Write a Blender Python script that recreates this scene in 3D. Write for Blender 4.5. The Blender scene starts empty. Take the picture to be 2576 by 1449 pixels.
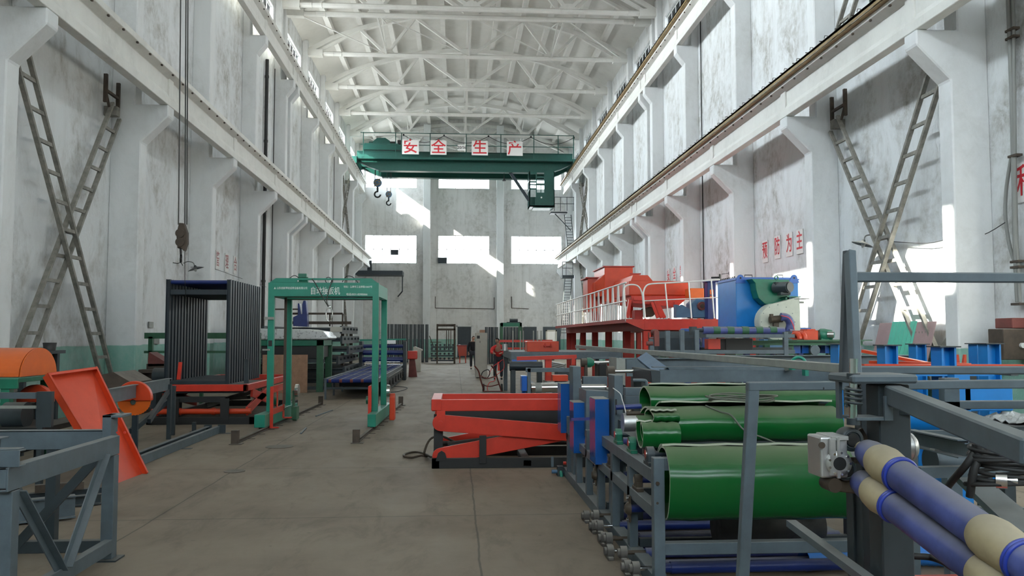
import bpy, bmesh, math, random
from math import sin, cos, pi, radians, sqrt, atan2
from mathutils import Vector, Matrix

# ---------------------------------------------------------------- camera
SC = bpy.context.scene
COL = SC.collection
random.seed(7)
CAM_F, CAM_YAW, CAM_PITCH, CAM_H = 2105.0, 0.0672, 0.0581, 1.7
cam_data = bpy.data.cameras.new('camera')
cam = bpy.data.objects.new('camera', cam_data)
COL.objects.link(cam)
cam.location = (0, 0, CAM_H)
cam.rotation_euler = (pi/2 + CAM_PITCH, 0, -CAM_YAW)
cam_data.sensor_width = 36.0
cam_data.lens = CAM_F / 2576.0 * 36.0
cam_data.clip_start = 0.05
cam_data.clip_end = 400
SC.camera = cam

# ---------------------------------------------------------------- exposure, world, sun
SC.view_settings.view_transform = 'Standard'
SC.view_settings.look = 'None'
SC.view_settings.gamma = 1.0
SC.view_settings.use_curve_mapping = False
SC.view_settings.exposure = 1.05
SC.cycles.use_denoising = True
SC.cycles.max_bounces = 10
SC.cycles.diffuse_bounces = 6
SC.cycles.glossy_bounces = 3
SC.cycles.transparent_max_bounces = 12
SC.cycles.sample_clamp_indirect = 6.0
SC.cycles.caustics_reflective = False
SC.cycles.caustics_refractive = False

SUN_DIR = Vector((1.0, 0.285, -0.72)).normalized()
SUN_STRENGTH = 26.0
SKY_STRENGTH = 13.0
world = bpy.data.worlds.new('sky')
SC.world = world
world.use_nodes = True
wn, wl = world.node_tree.nodes, world.node_tree.links
wn.clear()
wo = wn.new('ShaderNodeOutputWorld')
wb = wn.new('ShaderNodeBackground')
tc = wn.new('ShaderNodeTexCoord')
sep = wn.new('ShaderNodeSeparateXYZ')
wl.new(tc.outputs['Generated'], sep.inputs[0])
# brighter, hazier sky on the sunny (-X) side, bluish overhead
mr = wn.new('ShaderNodeMapRange')
mr.inputs['From Min'].default_value = -1; mr.inputs['From Max'].default_value = 1
mr.inputs['To Min'].default_value = 1.5; mr.inputs['To Max'].default_value = 0.14
wl.new(sep.outputs['X'], mr.inputs['Value'])
mz = wn.new('ShaderNodeMapRange')
mz.inputs['From Min'].default_value = -0.05; mz.inputs['From Max'].default_value = 0.7
wl.new(sep.outputs['Z'], mz.inputs['Value'])
mc = wn.new('ShaderNodeMix'); mc.data_type = 'RGBA'
mc.inputs[6].default_value = (0.97, 0.985, 1.0, 1)
mc.inputs[7].default_value = (0.80, 0.90, 1.0, 1)
wl.new(mz.outputs[0], mc.inputs[0])
ms = wn.new('ShaderNodeMath'); ms.operation = 'MULTIPLY'
ms.inputs[1].default_value = SKY_STRENGTH
wl.new(mr.outputs[0], ms.inputs[0])
# ground outside is darker than the sky
mg = wn.new('ShaderNodeMapRange')
mg.inputs['From Min'].default_value = -0.05; mg.inputs['From Max'].default_value = 0.0
mg.inputs['To Min'].default_value = 0.3; mg.inputs['To Max'].default_value = 1.0
wl.new(sep.outputs['Z'], mg.inputs['Value'])
mm = wn.new('ShaderNodeMath'); mm.operation = 'MULTIPLY'
wl.new(ms.outputs[0], mm.inputs[0]); wl.new(mg.outputs[0], mm.inputs[1])
wl.new(mc.outputs[2], wb.inputs['Color'])
wl.new(mm.outputs[0], wb.inputs['Strength'])
wl.new(wb.outputs[0], wo.inputs['Surface'])

sd = bpy.data.lights.new('sun', 'SUN')
sd.energy = SUN_STRENGTH
sd.angle = radians(0.6)
sd.color = (1.0, 0.93, 0.82)
sun = bpy.data.objects.new('sun', sd)
COL.objects.link(sun)
sun.rotation_euler = SUN_DIR.to_track_quat('-Z', 'Y').to_euler()

def portal(cx, cy, cz, w, h, normal):
    """daylight portal in a window opening (guides sampling of the sky, gives no light of its own)"""
    d = bpy.data.lights.new('window_portal', 'AREA')
    d.shape = 'RECTANGLE'; d.size = w; d.size_y = h
    d.cycles.is_portal = True
    o = bpy.data.objects.new('window_portal', d)
    COL.objects.link(o)
    o.location = (cx, cy, cz)
    o.rotation_euler = Vector(normal).to_track_quat('-Z', 'Z').to_euler()

# ---------------------------------------------------------------- point helpers (pixel of the 2576x1449 photograph + a known plane -> world)
_cy, _sy, _cp, _sp = cos(CAM_YAW), sin(CAM_YAW), cos(CAM_PITCH), sin(CAM_PITCH)
_fw = Vector((_sy*_cp, _cy*_cp, _sp)); _rt = Vector((_cy, -_sy, 0)); _up = _rt.cross(_fw)
def _ray(px, py): return _fw + _rt*((px-1288)/CAM_F) - _up*((py-724.5)/CAM_F)
def at(px, py, D):
    r = _ray(px, py); return Vector((0, 0, CAM_H)) + r*(D/r.y)
def fl(px, py, z=0.0):
    r = _ray(px, py); return Vector((0, 0, CAM_H)) + r*((z-CAM_H)/r.z)
def onx(px, py, X):
    r = _ray(px, py); return Vector((0, 0, CAM_H)) + r*(X/r.x)

# ---------------------------------------------------------------- mesh builder
def _basis(d, up=None):
    d = Vector(d).normalized()
    u = Vector(up) if up is not None else Vector((0, 0, 1))
    if abs(d.dot(u)) > 0.98: u = Vector((0, 1, 0)) if abs(d.y) < 0.9 else Vector((1, 0, 0))
    s = d.cross(u).normalized(); u = s.cross(d).normalized()
    return d, s, u

class MB:
    def __init__(self): self.v = []; self.f = []; self.sm = []; self.mi = []; self.cur = 0
    def _add(self, vs, fs, smooth=False):
        n = len(self.v); self.v += [Vector(p) for p in vs]
        for f in fs: self.f.append(tuple(i+n for i in f)); self.sm.append(smooth); self.mi.append(self.cur)
        return self
    def box(self, x0, y0, z0, x1, y1, z1):
        if x0 > x1: x0, x1 = x1, x0
        if y0 > y1: y0, y1 = y1, y0
        if z0 > z1: z0, z1 = z1, z0
        v = [(x0,y0,z0),(x1,y0,z0),(x1,y1,z0),(x0,y1,z0),(x0,y0,z1),(x1,y0,z1),(x1,y1,z1),(x0,y1,z1)]
        return self._add(v, [(0,3,2,1),(4,5,6,7),(0,1,5,4),(1,2,6,5),(2,3,7,6),(3,0,4,7)])
    def bar(self, a, b, w, h, up=None):
        a, b = Vector(a), Vector(b); d, s, u = _basis(b-a, up)
        v = [p + s*(i*w/2) + u*(j*h/2) for p in (a, b) for i, j in ((-1,-1),(1,-1),(1,1),(-1,1))]
        return self._add(v, [(0,1,2,3),(7,6,5,4),(0,4,5,1),(1,5,6,2),(2,6,7,3),(3,7,4,0)])
    def sec(self, a, b, poly, up=None):
        """extrude a closed 2D section (s,u) from a to b"""
        a, b = Vector(a), Vector(b); d, s, u = _basis(b-a, up); n = len(poly)
        ar = sum(poly[i][0]*poly[(i+1) % n][1]-poly[(i+1) % n][0]*poly[i][1] for i in range(n))
        if ar > 0: poly = poly[::-1]
        v = [p + s*x + u*y for p in (a, b) for x, y in poly]
        fs = [tuple(range(n-1, -1, -1)), tuple(range(n, 2*n))] + [(i, (i+1) % n, n+(i+1) % n, n+i) for i in range(n)]
        return self._add(v, fs)
    def chan(self, a, b, w, h, t=0.008, up=None, flip=1):
        """C channel: web of height h, flanges of width w"""
        f = flip
        return self.sec(a, b, [(0,-h/2),(f*w,-h/2),(f*w,-h/2+t),(f*t,-h/2+t),(f*t,h/2-t),(f*w,h/2-t),(f*w,h/2),(0,h/2)], up)
    def ibeam(self, a, b, w, h, t=0.01, up=None):
        return self.sec(a, b, [(-w/2,-h/2),(w/2,-h/2),(w/2,-h/2+t),(t/2,-h/2+t),(t/2,h/2-t),(w/2,h/2-t),(w/2,h/2),(-w/2,h/2),(-w/2,h/2-t),(-t/2,h/2-t),(-t/2,-h/2+t),(-w/2,-h/2+t)], up)
    def angle(self, a, b, w, t=0.006, up=None, sx=1, sy=1):
        return self.sec(a, b, [(0,0),(sx*w,0),(sx*w,sy*t),(sx*t,sy*t),(sx*t,sy*w),(0,sy*w)], up)
    def cyl(self, a, b, r, seg=20, r2=None, cap=True):
        a, b = Vector(a), Vector(b); d, s, u = _basis(b-a); r2 = r if r2 is None else r2; n = seg
        v = [p + s*(R*cos(2*pi*i/n)) + u*(R*sin(2*pi*i/n)) for p, R in ((a, r), (b, r2)) for i in range(n)]
        self._add(v, [(i, n+i, n+(i+1) % n, (i+1) % n) for i in range(n)], True)
        if cap: self._add(v, [tuple(range(n)), tuple(range(2*n-1, n-1, -1))])
        return self
    def lathe(self, a, d, prof, seg=24):
        """prof: list of (distance along d, radius)"""
        a = Vector(a); d, s, u = _basis(d); n = seg; m = len(prof)
        v = [a + d*t + s*(R*cos(2*pi*i/n)) + u*(R*sin(2*pi*i/n)) for t, R in prof for i in range(n)]
        self._add(v, [(k*n+i, (k+1)*n+i, (k+1)*n+(i+1) % n, k*n+(i+1) % n) for k in range(m-1) for i in range(n)], True)
        if prof[0][1] > 1e-4: self._add(v[:n], [tuple(range(n))])
        if prof[-1][1] > 1e-4: self._add(v[-n:], [tuple(range(n-1, -1, -1))])
        return self
    def ring(self, a, d, R, r, seg=24, k=8, arc=2*pi, start=0.0):
        a = Vector(a); d, s, u = _basis(d)
        closed = arc > 2*pi-1e-3; m = seg if closed else seg+1
        v = []
        for i in range(m):
            t = start+arc*i/seg; c = s*cos(t)+u*sin(t)
            for j in range(k):
                q = 2*pi*j/k; v.append(a + c*(R+r*cos(q)) + d*(r*sin(q)))
        L = m if closed else m-1
        return self._add(v, [(i*k+j, i*k+(j+1) % k, ((i+1) % m)*k+(j+1) % k, ((i+1) % m)*k+j) for i in range(L) for j in range(k)], True)
    def tube(self, pts, r, k=8, smooth_n=0):
        P = [Vector(p) for p in pts]
        if smooth_n:
            Q = []
            for i in range(len(P)-1):
                p0 = P[max(i-1, 0)]; p1 = P[i]; p2 = P[i+1]; p3 = P[min(i+2, len(P)-1)]
                for j in range(smooth_n):
                    t = j/smooth_n
                    Q.append(0.5*((2*p1)+(p2-p0)*t+(2*p0-5*p1+4*p2-p3)*t*t+(3*p1-p0-3*p2+p3)*t**3))
            Q.append(P[-1]); P = Q
        v = []; prev = None
        for i, p in enumerate(P):
            d = (P[min(i+1, len(P)-1)]-P[max(i-1, 0)])
            if d.length < 1e-7: d = Vector((0, 0, 1))
            d.normalize()
            if prev is None: _, s, u = _basis(d)
            else:
                s = (prev - d*prev.dot(d)); s = s.normalized() if s.length > 1e-5 else _basis(d)[1]; u = s.cross(d)
            prev = s
            for j in range(k): q = 2*pi*j/k; v.append(p + s*(r*cos(q)) + u*(r*sin(q)))
        n = len(P)
        self._add(v, [(i*k+j, i*k+(j+1) % k, (i+1)*k+(j+1) % k, (i+1)*k+j) for i in range(n-1) for j in range(k)], True)
        return self._add(v, [tuple(range(k-1, -1, -1)), tuple((n-1)*k+j for j in range(k))])
    def prism(self, pts, vec):
        """closed planar polygon (3D points) extruded by vec"""
        P = [Vector(p) for p in pts]; vec = Vector(vec); n = len(P)
        nr = Vector((0, 0, 0))
        for i in range(n): nr += P[i].cross(P[(i+1) % n])
        if nr.dot(vec) > 0: P = P[::-1]
        v = P + [p+vec for p in P]
        return self._add(v, [tuple(range(n)), tuple(range(2*n-1, n-1, -1))] + [(i, n+i, n+(i+1) % n, (i+1) % n) for i in range(n)])
    def build(self, name, mat, parent=None, bevel=0.0, origin=None, local=False, seg=1):
        me = bpy.data.meshes.new(name)
        if local: inv = None
        elif parent is not None:
            inv = WM[parent.name].inverted()
        else:
            if origin is None:
                xs = [p.x for p in self.v]; ys = [p.y for p in self.v]; zs = [p.z for p in self.v]
                origin = Vector(((min(xs)+max(xs))/2, (min(ys)+max(ys))/2, min(zs)))
            inv = Matrix.Translation(-Vector(origin))
        vs = self.v if inv is None else [inv @ p for p in self.v]
        me.from_pydata([tuple(p) for p in vs], [], self.f)
        me.polygons.foreach_set('use_smooth', self.sm)
        mats = mat if isinstance(mat, (list, tuple)) else [mat]
        for m in mats: me.materials.append(m)
        if len(mats) > 1: me.polygons.foreach_set('material_index', self.mi)
        me.validate(); me.update()
        o = bpy.data.objects.new(name, me); COL.objects.link(o)
        if parent is not None:
            o.parent = parent; WM[o.name] = WM[parent.name].copy()
        else:
            o.location = origin if origin is not None else (0, 0, 0); WM[o.name] = Matrix.Translation(Vector(o.location))
        if bevel > 0:
            b = o.modifiers.new('bevel', 'BEVEL'); b.width = bevel; b.segments = seg; b.limit_method = 'ANGLE'; b.angle_limit = radians(40)
        return o

WM = {}
def thing(name, label, cat, loc=(0, 0, 0), rz=0.0, group=None):
    o = bpy.data.objects.new(name, None); COL.objects.link(o)
    o.empty_display_size = 0.2
    o.location = loc; o.rotation_euler = (0, 0, rz)
    WM[o.name] = Matrix.Translation(Vector(loc)) @ Matrix.Rotation(rz, 4, 'Z')
    return tag(o, label, cat, group)
def tag(o, label, cat, group=None):
    o['label'] = label; o['category'] = cat
    if group: o['group'] = group
    return o
def struct(o): o['kind'] = 'structure'; return o
def stuff(o): o['kind'] = 'stuff'; return o
def copy_tree(o, loc=None, rz=None, label=None, group=None, parent=None, drot=None):
    c = o.copy(); COL.objects.link(c)
    if parent is not None: c.parent = parent
    if loc is not None: c.location = loc
    if rz is not None: c.rotation_euler.z = rz
    if label: c['label'] = label
    if group: c['group'] = group
    WM[c.name] = Matrix.Translation(c.location) @ Matrix.Rotation(c.rotation_euler.z, 4, 'Z')
    for ch in list(o.children): copy_tree(ch, parent=c)
    return c
def text(body, size, loc, rot, mat, parent, name='lettering', ext=0.002, align='CENTER', sx=1.0):
    cu = bpy.data.curves.new(name, 'FONT'); cu.body = body; cu.size = size; cu.extrude = ext
    cu.align_x = align; cu.align_y = 'CENTER'
    cu.materials.append(mat); cu.offset = size*0.012
    o = bpy.data.objects.new(name, cu); COL.objects.link(o)
    o.parent = parent
    m = WM[parent.name].inverted() @ (Matrix.Translation(Vector(loc)) @ rot.to_4x4() @ Matrix.Diagonal((sx, 1, 1, 1)))
    o.matrix_local = m; TEXTS.append(o)
    return o
TEXTS = []
def texts_to_meshes():
    """turn every lettering curve into a real mesh object"""
    dg = bpy.context.evaluated_depsgraph_get(); dg.update()
    for o in TEXTS:
        me = bpy.data.meshes.new_from_object(o.evaluated_get(dg), depsgraph=dg)
        me.name = o.name; nm = o.name
        n = bpy.data.objects.new('lettering', me); COL.objects.link(n)
        n.parent = o.parent; n.matrix_local = o.matrix_local.copy()
        bpy.data.objects.remove(o, do_unlink=True)
FACE_CAM = Matrix.Rotation(pi/2, 3, 'X')                                   # text facing -Y
FACE_LEFT = Matrix.Rotation(-pi/2, 3, 'Z') @ Matrix.Rotation(pi/2, 3, 'X')   # on right wall, facing -X
FACE_RIGHT = Matrix.Rotation(pi/2, 3, 'Z') @ Matrix.Rotation(pi/2, 3, 'X')   # on left wall, facing +X

# ---------------------------------------------------------------- materials
def srgb(r, g, b):
    f = lambda c: (c/255/12.92) if c/255 <= 0.04045 else ((c/255+0.055)/1.055)**2.4
    return (f(r), f(g), f(b), 1.0)
class NT:
    def __init__(self, name):
        self.m = bpy.data.materials.new(name); self.m.use_nodes = True
        self.n = self.m.node_tree.nodes; self.l = self.m.node_tree.links
        self.b = self.n['Principled BSDF']; self.out = self.n['Material Output']
    def new(self, t, **kw):
        x = self.n.new(t)
        for k, v in kw.items(): setattr(x, k, v)
        return x
    def link(self, a, b): self.l.new(a, b)
    def pos(self, scale=(1, 1, 1)):
        g = self.new('ShaderNodeNewGeometry'); mp = self.new('ShaderNodeMapping'); mp.inputs['Scale'].default_value = scale
        self.link(g.outputs['Position'], mp.inputs['Vector']); return mp.outputs[0]
    def noise(self, vec, scale, detail=5, rough=0.6, dist=0.0):
        x = self.new('ShaderNodeTexNoise'); x.inputs['Scale'].default_value = scale; x.inputs['Detail'].default_value = detail
        x.inputs['Roughness'].default_value = rough; x.inputs['Distortion'].default_value = dist
        self.link(vec, x.inputs['Vector']); return x.outputs['Fac']
    def rng(self, v, a, b, c=0.0, d=1.0):
        x = self.new('ShaderNodeMapRange')
        x.inputs['From Min'].default_value = a; x.inputs['From Max'].default_value = b
        x.inputs['To Min'].default_value = c; x.inputs['To Max'].default_value = d
        self.link(v, x.inputs['Value']); return x.outputs[0]
    def mix(self, f, a, b):
        x = self.new('ShaderNodeMix', data_type='RGBA')
        for i, v in ((0, f), (6, a), (7, b)):
            if isinstance(v, (tuple, float, int)): x.inputs[i].default_value = v
            else: self.link(v, x.inputs[i])
        return x.outputs[2]
    def math(self, op, a, b=0.0):
        x = self.new('ShaderNodeMath', operation=op)
        for i, v in ((0, a), (1, b)):
            if isinstance(v, (float, int)): x.inputs[i].default_value = v
            else: self.link(v, x.inputs[i])
        return x.outputs[0]
    def bump(self, h, strength=0.3, dist=0.02):
        x = self.new('ShaderNodeBump'); x.inputs['Strength'].default_value = strength; x.inputs['Distance'].default_value = dist
        self.link(h, x.inputs['Height']); self.link(x.outputs[0], self.b.inputs['Normal'])

def paint(name, col, rough=0.4, dust=0.35, metallic=0.0, dustcol=(0.30, 0.28, 0.25, 1), scuff=0.12):
    """painted steel: slight tone variation, scuffs, settled dust on upward faces"""
    t = NT(name); p = t.pos()
    n1 = t.noise(p, 6, 6, 0.65)
    dark = tuple(c*(1-2.2*scuff) for c in col[:3])+(1,)
    base = t.mix(t.rng(n1, 0.35, 0.7), dark, col)
    if dust > 0:
        g = t.new('ShaderNodeNewGeometry'); s = t.new('ShaderNodeSeparateXYZ'); t.link(g.outputs['Normal'], s.inputs[0])
        upf = t.rng(s.outputs['Z'], 0.35, 1.0, 0.0, dust*1.8)
        n2 = t.rng(t.noise(p, 3.0, 4, 0.6), 0.2, 0.7, 0.45, 1.0)
        f = t.math('MULTIPLY', upf, n2)
        base = t.mix(t.math('MINIMUM', f, 0.9), base, dustcol)
        t.link(t.math('ADD', t.math('MULTIPLY', f, 0.5), rough), t.b.inputs['Roughness'])
    else: t.b.inputs['Roughness'].default_value = rough
    t.link(base, t.b.inputs['Base Color']); t.b.inputs['Metallic'].default_value = metallic
    return t.m
def plain(name, col, rough=0.5, metallic=0.0, spec=0.5):
    t = NT(name); t.b.inputs['Specular IOR Level'].default_value = spec; t.b.inputs['Base Color'].default_value = col
    n = t.noise(t.pos(), 14, 4, 0.6)
    t.link(t.rng(n, 0.3, 0.7, max(rough-0.08, 0.03), rough+0.1), t.b.inputs['Roughness'])
    t.b.inputs['Metallic'].default_value = metallic
    return t.m

def whitewash(name, stain=0.5, dado=False, base=(0.80, 0.81, 0.82, 1), bump=0.5, seams=0.0):
    t = NT(name)
    p1 = t.pos((1, 1, 0.55)); p2 = t.pos((1.3, 1.3, 0.12)); p3 = t.pos()
    blot = t.rng(t.noise(p1, 0.75, 7, 0.70, 0.5), 0.44, 0.66)
    fine = t.rng(t.noise(p3, 3.2, 6, 0.72, 0.3), 0.34, 0.62)
    streak = t.rng(t.noise(p2, 1.6, 5, 0.6), 0.5, 0.75)
    f = t.math('MULTIPLY', t.math('MULTIPLY', blot, fine), stain)
    f = t.math('ADD', f, t.math('MULTIPLY', streak, stain*0.25))
    if seams:
        sx = t.rng(t.noise(t.pos((5.5, 0.3, 0.06)), 1.0, 4, 0.8), 0.56, 0.74)
        lo = t.rng(t.noise(t.pos((0.5, 0.5, 3.5)), 1.0, 5, 0.7, 0.8), 0.60, 0.75)
        f = t.math('MINIMUM', t.math('ADD', f, t.math('MULTIPLY', t.math('ADD', sx, lo), seams)), 0.9)
    c = t.mix(f, base, (0.33, 0.315, 0.285, 1))
    if dado:
        g = t.new('ShaderNodeNewGeometry'); s = t.new('ShaderNodeSeparateXYZ'); t.link(g.outputs['Position'], s.inputs[0])
        wob = t.math('MULTIPLY', t.noise(p3, 3, 2), 0.03)
        edge = t.rng(t.math('ADD', s.outputs['Z'], wob), 1.50, 1.52, 1.0, 0.0)
        green = t.mix(t.rng(t.noise(p3, 2.5, 6, 0.7), 0.4, 0.7), (0.22, 0.44, 0.37, 1), (0.34, 0.50, 0.44, 1))
        green = t.mix(t.math('MULTIPLY', f, 0.6), green, (0.2, 0.22, 0.2, 1))
        c = t.mix(edge, c, green)
    t.link(c, t.b.inputs['Base Color']); t.b.inputs['Roughness'].default_value = 0.9
    h = t.math('ADD', t.noise(p1, 3.5, 6, 0.65, 0.4), t.math('MULTIPLY', t.noise(p3, 22, 4, 0.6), 0.15))
    t.bump(h, bump, 0.06)
    return t.m

M = {}
M['wall'] = whitewash('whitewashed_wall', 1.0, True, (0.70, 0.715, 0.725, 1), 0.55)
M['end_wall'] = whitewash('whitewashed_end_wall', 0.7, True, (0.70, 0.69, 0.68, 1), 0.3, seams=0.45)
M['col'] = whitewash('whitewashed_concrete', 0.32, True, (0.72, 0.73, 0.735, 1), 0.15)
M['conc'] = whitewash('white_painted_concrete', 0.28, False, (0.73, 0.72, 0.685, 1), 0.12)
M['roof'] = whitewash('white_roof_slab', 0.25, False, (0.66, 0.645, 0.61, 1), 0.1)
def floor_mat():
    t = NT('dusty_concrete_floor'); p = t.pos(); p2 = t.pos((1, 0.35, 1))
    n = t.noise(p, 0.55, 8, 0.65); n2 = t.noise(p2, 2.3, 6, 0.7, 0.5)
    c = t.mix(t.rng(n, 0.32, 0.7), (0.178, 0.142, 0.106, 1), (0.265, 0.220, 0.170, 1))
    c = t.mix(t.rng(n2, 0.52, 0.78, 0, 0.55), c, (0.085, 0.073, 0.060, 1))
    sp = t.noise(p, 9, 3, 0.6)
    c = t.mix(t.rng(sp, 0.70, 0.78, 0, 0.6), c, (0.05, 0.045, 0.04, 1))
    g = t.new('ShaderNodeNewGeometry'); s = t.new('ShaderNodeSeparateXYZ'); t.link(g.outputs['Position'], s.inputs[0])
    wob = t.math('MULTIPLY', t.noise(p, 1.2, 3), 0.05)
    def joint(o, off, per, w=0.012):
        a = t.math('ADD', t.math('ADD', o, wob), -off)
        a = t.math('ABSOLUTE', t.math('SUBTRACT', t.math('FRACT', t.math('ADD', t.math('DIVIDE', a, per), 100.5)), 0.5))
        return t.rng(t.math('MULTIPLY', a, per), w*0.4, w, 1.0, 0.0)
    j = t.math('MAXIMUM', joint(s.outputs['Y'], 8.12, 3.0), joint(s.outputs['X'], 0.22, 3.0))
    c = t.mix(t.math('MULTIPLY', j, 0.6), c, (0.05, 0.045, 0.04, 1))
    t.link(c, t.b.inputs['Base Color'])
    t.link(t.rng(n2, 0.3, 0.7, 0.60, 0.8), t.b.inputs['Roughness']); t.b.inputs['Specular IOR Level'].default_value = 0.22
    t.bump(t.noise(p, 6, 5, 0.6), 0.08, 0.01)
    return t.m
M['floor'] = floor_mat()
def glass_mat():
    t = NT('window_glass'); t.n.remove(t.b)
    tr = t.new('ShaderNodeBsdfTransparent'); tr.inputs[0].default_value = (0.93, 0.96, 0.96, 1)
    gl = t.new('ShaderNodeBsdfGlossy'); gl.inputs['Roughness'].default_value = 0.05
    fr = t.new('ShaderNodeFresnel'); fr.inputs[0].default_value = 1.12
    mx = t.new('ShaderNodeMixShader'); t.link(fr.outputs[0], mx.inputs[0]); t.link(tr.outputs[0], mx.inputs[1]); t.link(gl.outputs[0], mx.inputs[2])
    t.link(mx.outputs[0], t.out.inputs['Surface']); return t.m
M['glass'] = glass_mat()
M['frame_w'] = plain('painted_window_frame', (0.62, 0.63, 0.62, 1), 0.6)
M['grey'] = paint('grey_painted_steel', srgb(90, 103, 111), 0.45, 0.26)
M['grey_d'] = paint('dark_grey_painted_steel', srgb(50, 60, 65), 0.5, 0.22)
M['grey_l'] = paint('light_grey_steel', srgb(150, 152, 146), 0.5, 0.3)
M['slate'] = paint('slate_grey_steel', srgb(38, 50, 58), 0.45, 0.18)
M['orange'] = paint('orange_red_paint', (0.62, 0.055, 0.014, 1), 0.33, 0.10, scuff=0.06)
M['red'] = paint('red_paint', (0.62, 0.042, 0.022, 1), 0.33, 0.14, scuff=0.08)
M['dred'] = paint('dark_red_paint', (0.40, 0.028, 0.018, 1), 0.5, 0.1, scuff=0.1)
M['brown'] = paint('red_oxide_paint', (0.20, 0.05, 0.04, 1), 0.6, 0.12)
M['orange2'] = paint('bright_orange_paint', (0.72, 0.13, 0.014, 1), 0.35, 0.05, scuff=0.05)
M['teal'] = paint('teal_green_paint', (0.012, 0.24, 0.165, 1), 0.38, 0.15, scuff=0.08)
M['green'] = paint('machine_green_paint', (0.012, 0.17, 0.10, 1), 0.38, 0.2, scuff=0.1)
M['crane'] = paint('crane_green_paint', (0.008, 0.070, 0.055, 1), 0.35, 0.1, scuff=0.1)
M['dgreen'] = paint('dark_green_paint', (0.03, 0.12, 0.06, 1), 0.5, 0.25)
M['blue'] = paint('blue_paint', (0.012, 0.11, 0.45, 1), 0.30, 0.14, scuff=0.05)
M['blue2'] = paint('bright_blue_paint', (0.006, 0.19, 0.55, 1), 0.34, 0.10, scuff=0.05)
M['navy'] = paint('dark_blue_paint', (0.012, 0.03, 0.17, 1), 0.35, 0.15)
M['steelblue'] = paint('steel_blue_paint', (0.07, 0.17, 0.30, 1), 0.4, 0.2)
M['rollblue'] = paint('dusty_blue_roller', (0.075, 0.098, 0.31, 1), 0.45, 0.70, dustcol=(0.22, 0.215, 0.24, 1), scuff=0.22)
M['beige'] = paint('dusty_beige_sleeve', (0.46, 0.38, 0.23, 1), 0.75, 0.35, dustcol=(0.42, 0.38, 0.32, 1), scuff=0.1)
M['black'] = paint('black_painted_steel', (0.012, 0.012, 0.012, 1), 0.5, 0.10, scuff=0.1)
M['rust'] = paint('rusty_brown_steel', (0.085, 0.062, 0.045, 1), 0.75, 0.3, scuff=0.2)
M['lattice'] = paint('weathered_lattice_steel', (0.28, 0.265, 0.23, 1), 0.7, 0.2, dustcol=(0.45, 0.43, 0.38, 1), scuff=0.22)
M['yellowrail'] = paint('yellow_ochre_steel', (0.36, 0.24, 0.10, 1), 0.6, 0.3, scuff=0.2)
M['chrome'] = plain('bright_steel', (0.75, 0.75, 0.74, 1), 0.16, 1.0)
M['alu'] = plain('cast_aluminium', (0.55, 0.55, 0.54, 1), 0.38, 0.85)
M['zinc'] = plain('galvanised_tube', (0.80, 0.79, 0.76, 1), 0.45, 0.2)
M['rubber'] = plain('black_rubber', (0.015, 0.015, 0.015, 1), 0.6)
M['hose'] = plain('brown_hose', (0.05, 0.035, 0.022, 1), 0.55)
M['cable'] = plain('grey_green_cable', (0.10, 0.11, 0.085, 1), 0.6)
M['redhose'] = plain('red_hose', (0.8, 0.03, 0.03, 1), 0.4)
M['rope'] = plain('steel_wire_rope', (0.06, 0.06, 0.055, 1), 0.6, 0.3)
M['cream'] = paint('cream_paint', (0.50, 0.53, 0.46, 1), 0.45, 0.12, scuff=0.06)
M['cabinet'] = paint('ivory_cabinet_paint', (0.46, 0.44, 0.38, 1), 0.5, 0.12, scuff=0.05)
M['ply'] = paint('plywood', (0.42, 0.24, 0.15, 1), 0.75, 0.0, scuff=0.12)
M['signw'] = plain('white_sign_board', (0.72, 0.70, 0.68, 1), 0.6)
M['signr'] = plain('red_sign_lettering', (0.55, 0.02, 0.03, 1), 0.6)
M['signfaded'] = plain('faded_sign_lettering', (0.42, 0.22, 0.22, 1), 0.8)
M['letter'] = plain('white_lettering', (0.70, 0.78, 0.74, 1), 0.6)
M['letterk'] = plain('black_lettering', (0.03, 0.03, 0.03, 1), 0.6)
M['foil'] = plain('crinkled_foil_wrap', (0.55, 0.56, 0.56, 1), 0.3, 0.5)
M['bluegloss'] = plain('glossy_blue_sheet_metal', (0.010, 0.085, 0.33, 1), 0.14, 0.0, 0.9)
M['bluebelt'] = plain('dark_blue_belt', (0.020, 0.035, 0.15, 1), 0.8, 0.0, 0.1)
M['dustbearing'] = paint('dusty_cast_bearing', (0.12, 0.11, 0.10, 1), 0.8, 0.5, scuff=0.15)
M['rollcollar'] = paint('blue_roller_collar', (0.03, 0.06, 0.42, 1), 0.3, 0.2)
M['duct'] = plain('blue_plastic_hose', (0.03, 0.20, 0.62, 1), 0.35)
M['pipe'] = plain('dark_drain_pipe', (0.02, 0.02, 0.02, 1), 0.6)
M['conduit'] = plain('grey_conduit', (0.22, 0.22, 0.21, 1), 0.6)
def belt_mats():
    t = NT('green_conveyor_belt'); p = t.pos()
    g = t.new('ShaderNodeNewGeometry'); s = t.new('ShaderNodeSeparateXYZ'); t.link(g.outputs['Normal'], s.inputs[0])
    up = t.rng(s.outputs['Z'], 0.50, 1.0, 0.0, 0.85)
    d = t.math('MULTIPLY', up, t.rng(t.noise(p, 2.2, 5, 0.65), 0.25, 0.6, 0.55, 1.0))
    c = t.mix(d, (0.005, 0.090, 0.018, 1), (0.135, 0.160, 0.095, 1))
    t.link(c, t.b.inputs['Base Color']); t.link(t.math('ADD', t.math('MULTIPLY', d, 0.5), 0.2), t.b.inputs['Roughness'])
    e = NT('belt_cut_edge'); e.b.inputs['Base Color'].default_value = (0.40, 0.42, 0.33, 1); e.b.inputs['Roughness'].default_value = 0.8
    return t.m, e.m
M['belt'], M['beltedge'] = belt_mats()
def corr(name, col):
    return paint(name, col, 0.4, 0.1, scuff=0.06)
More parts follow.
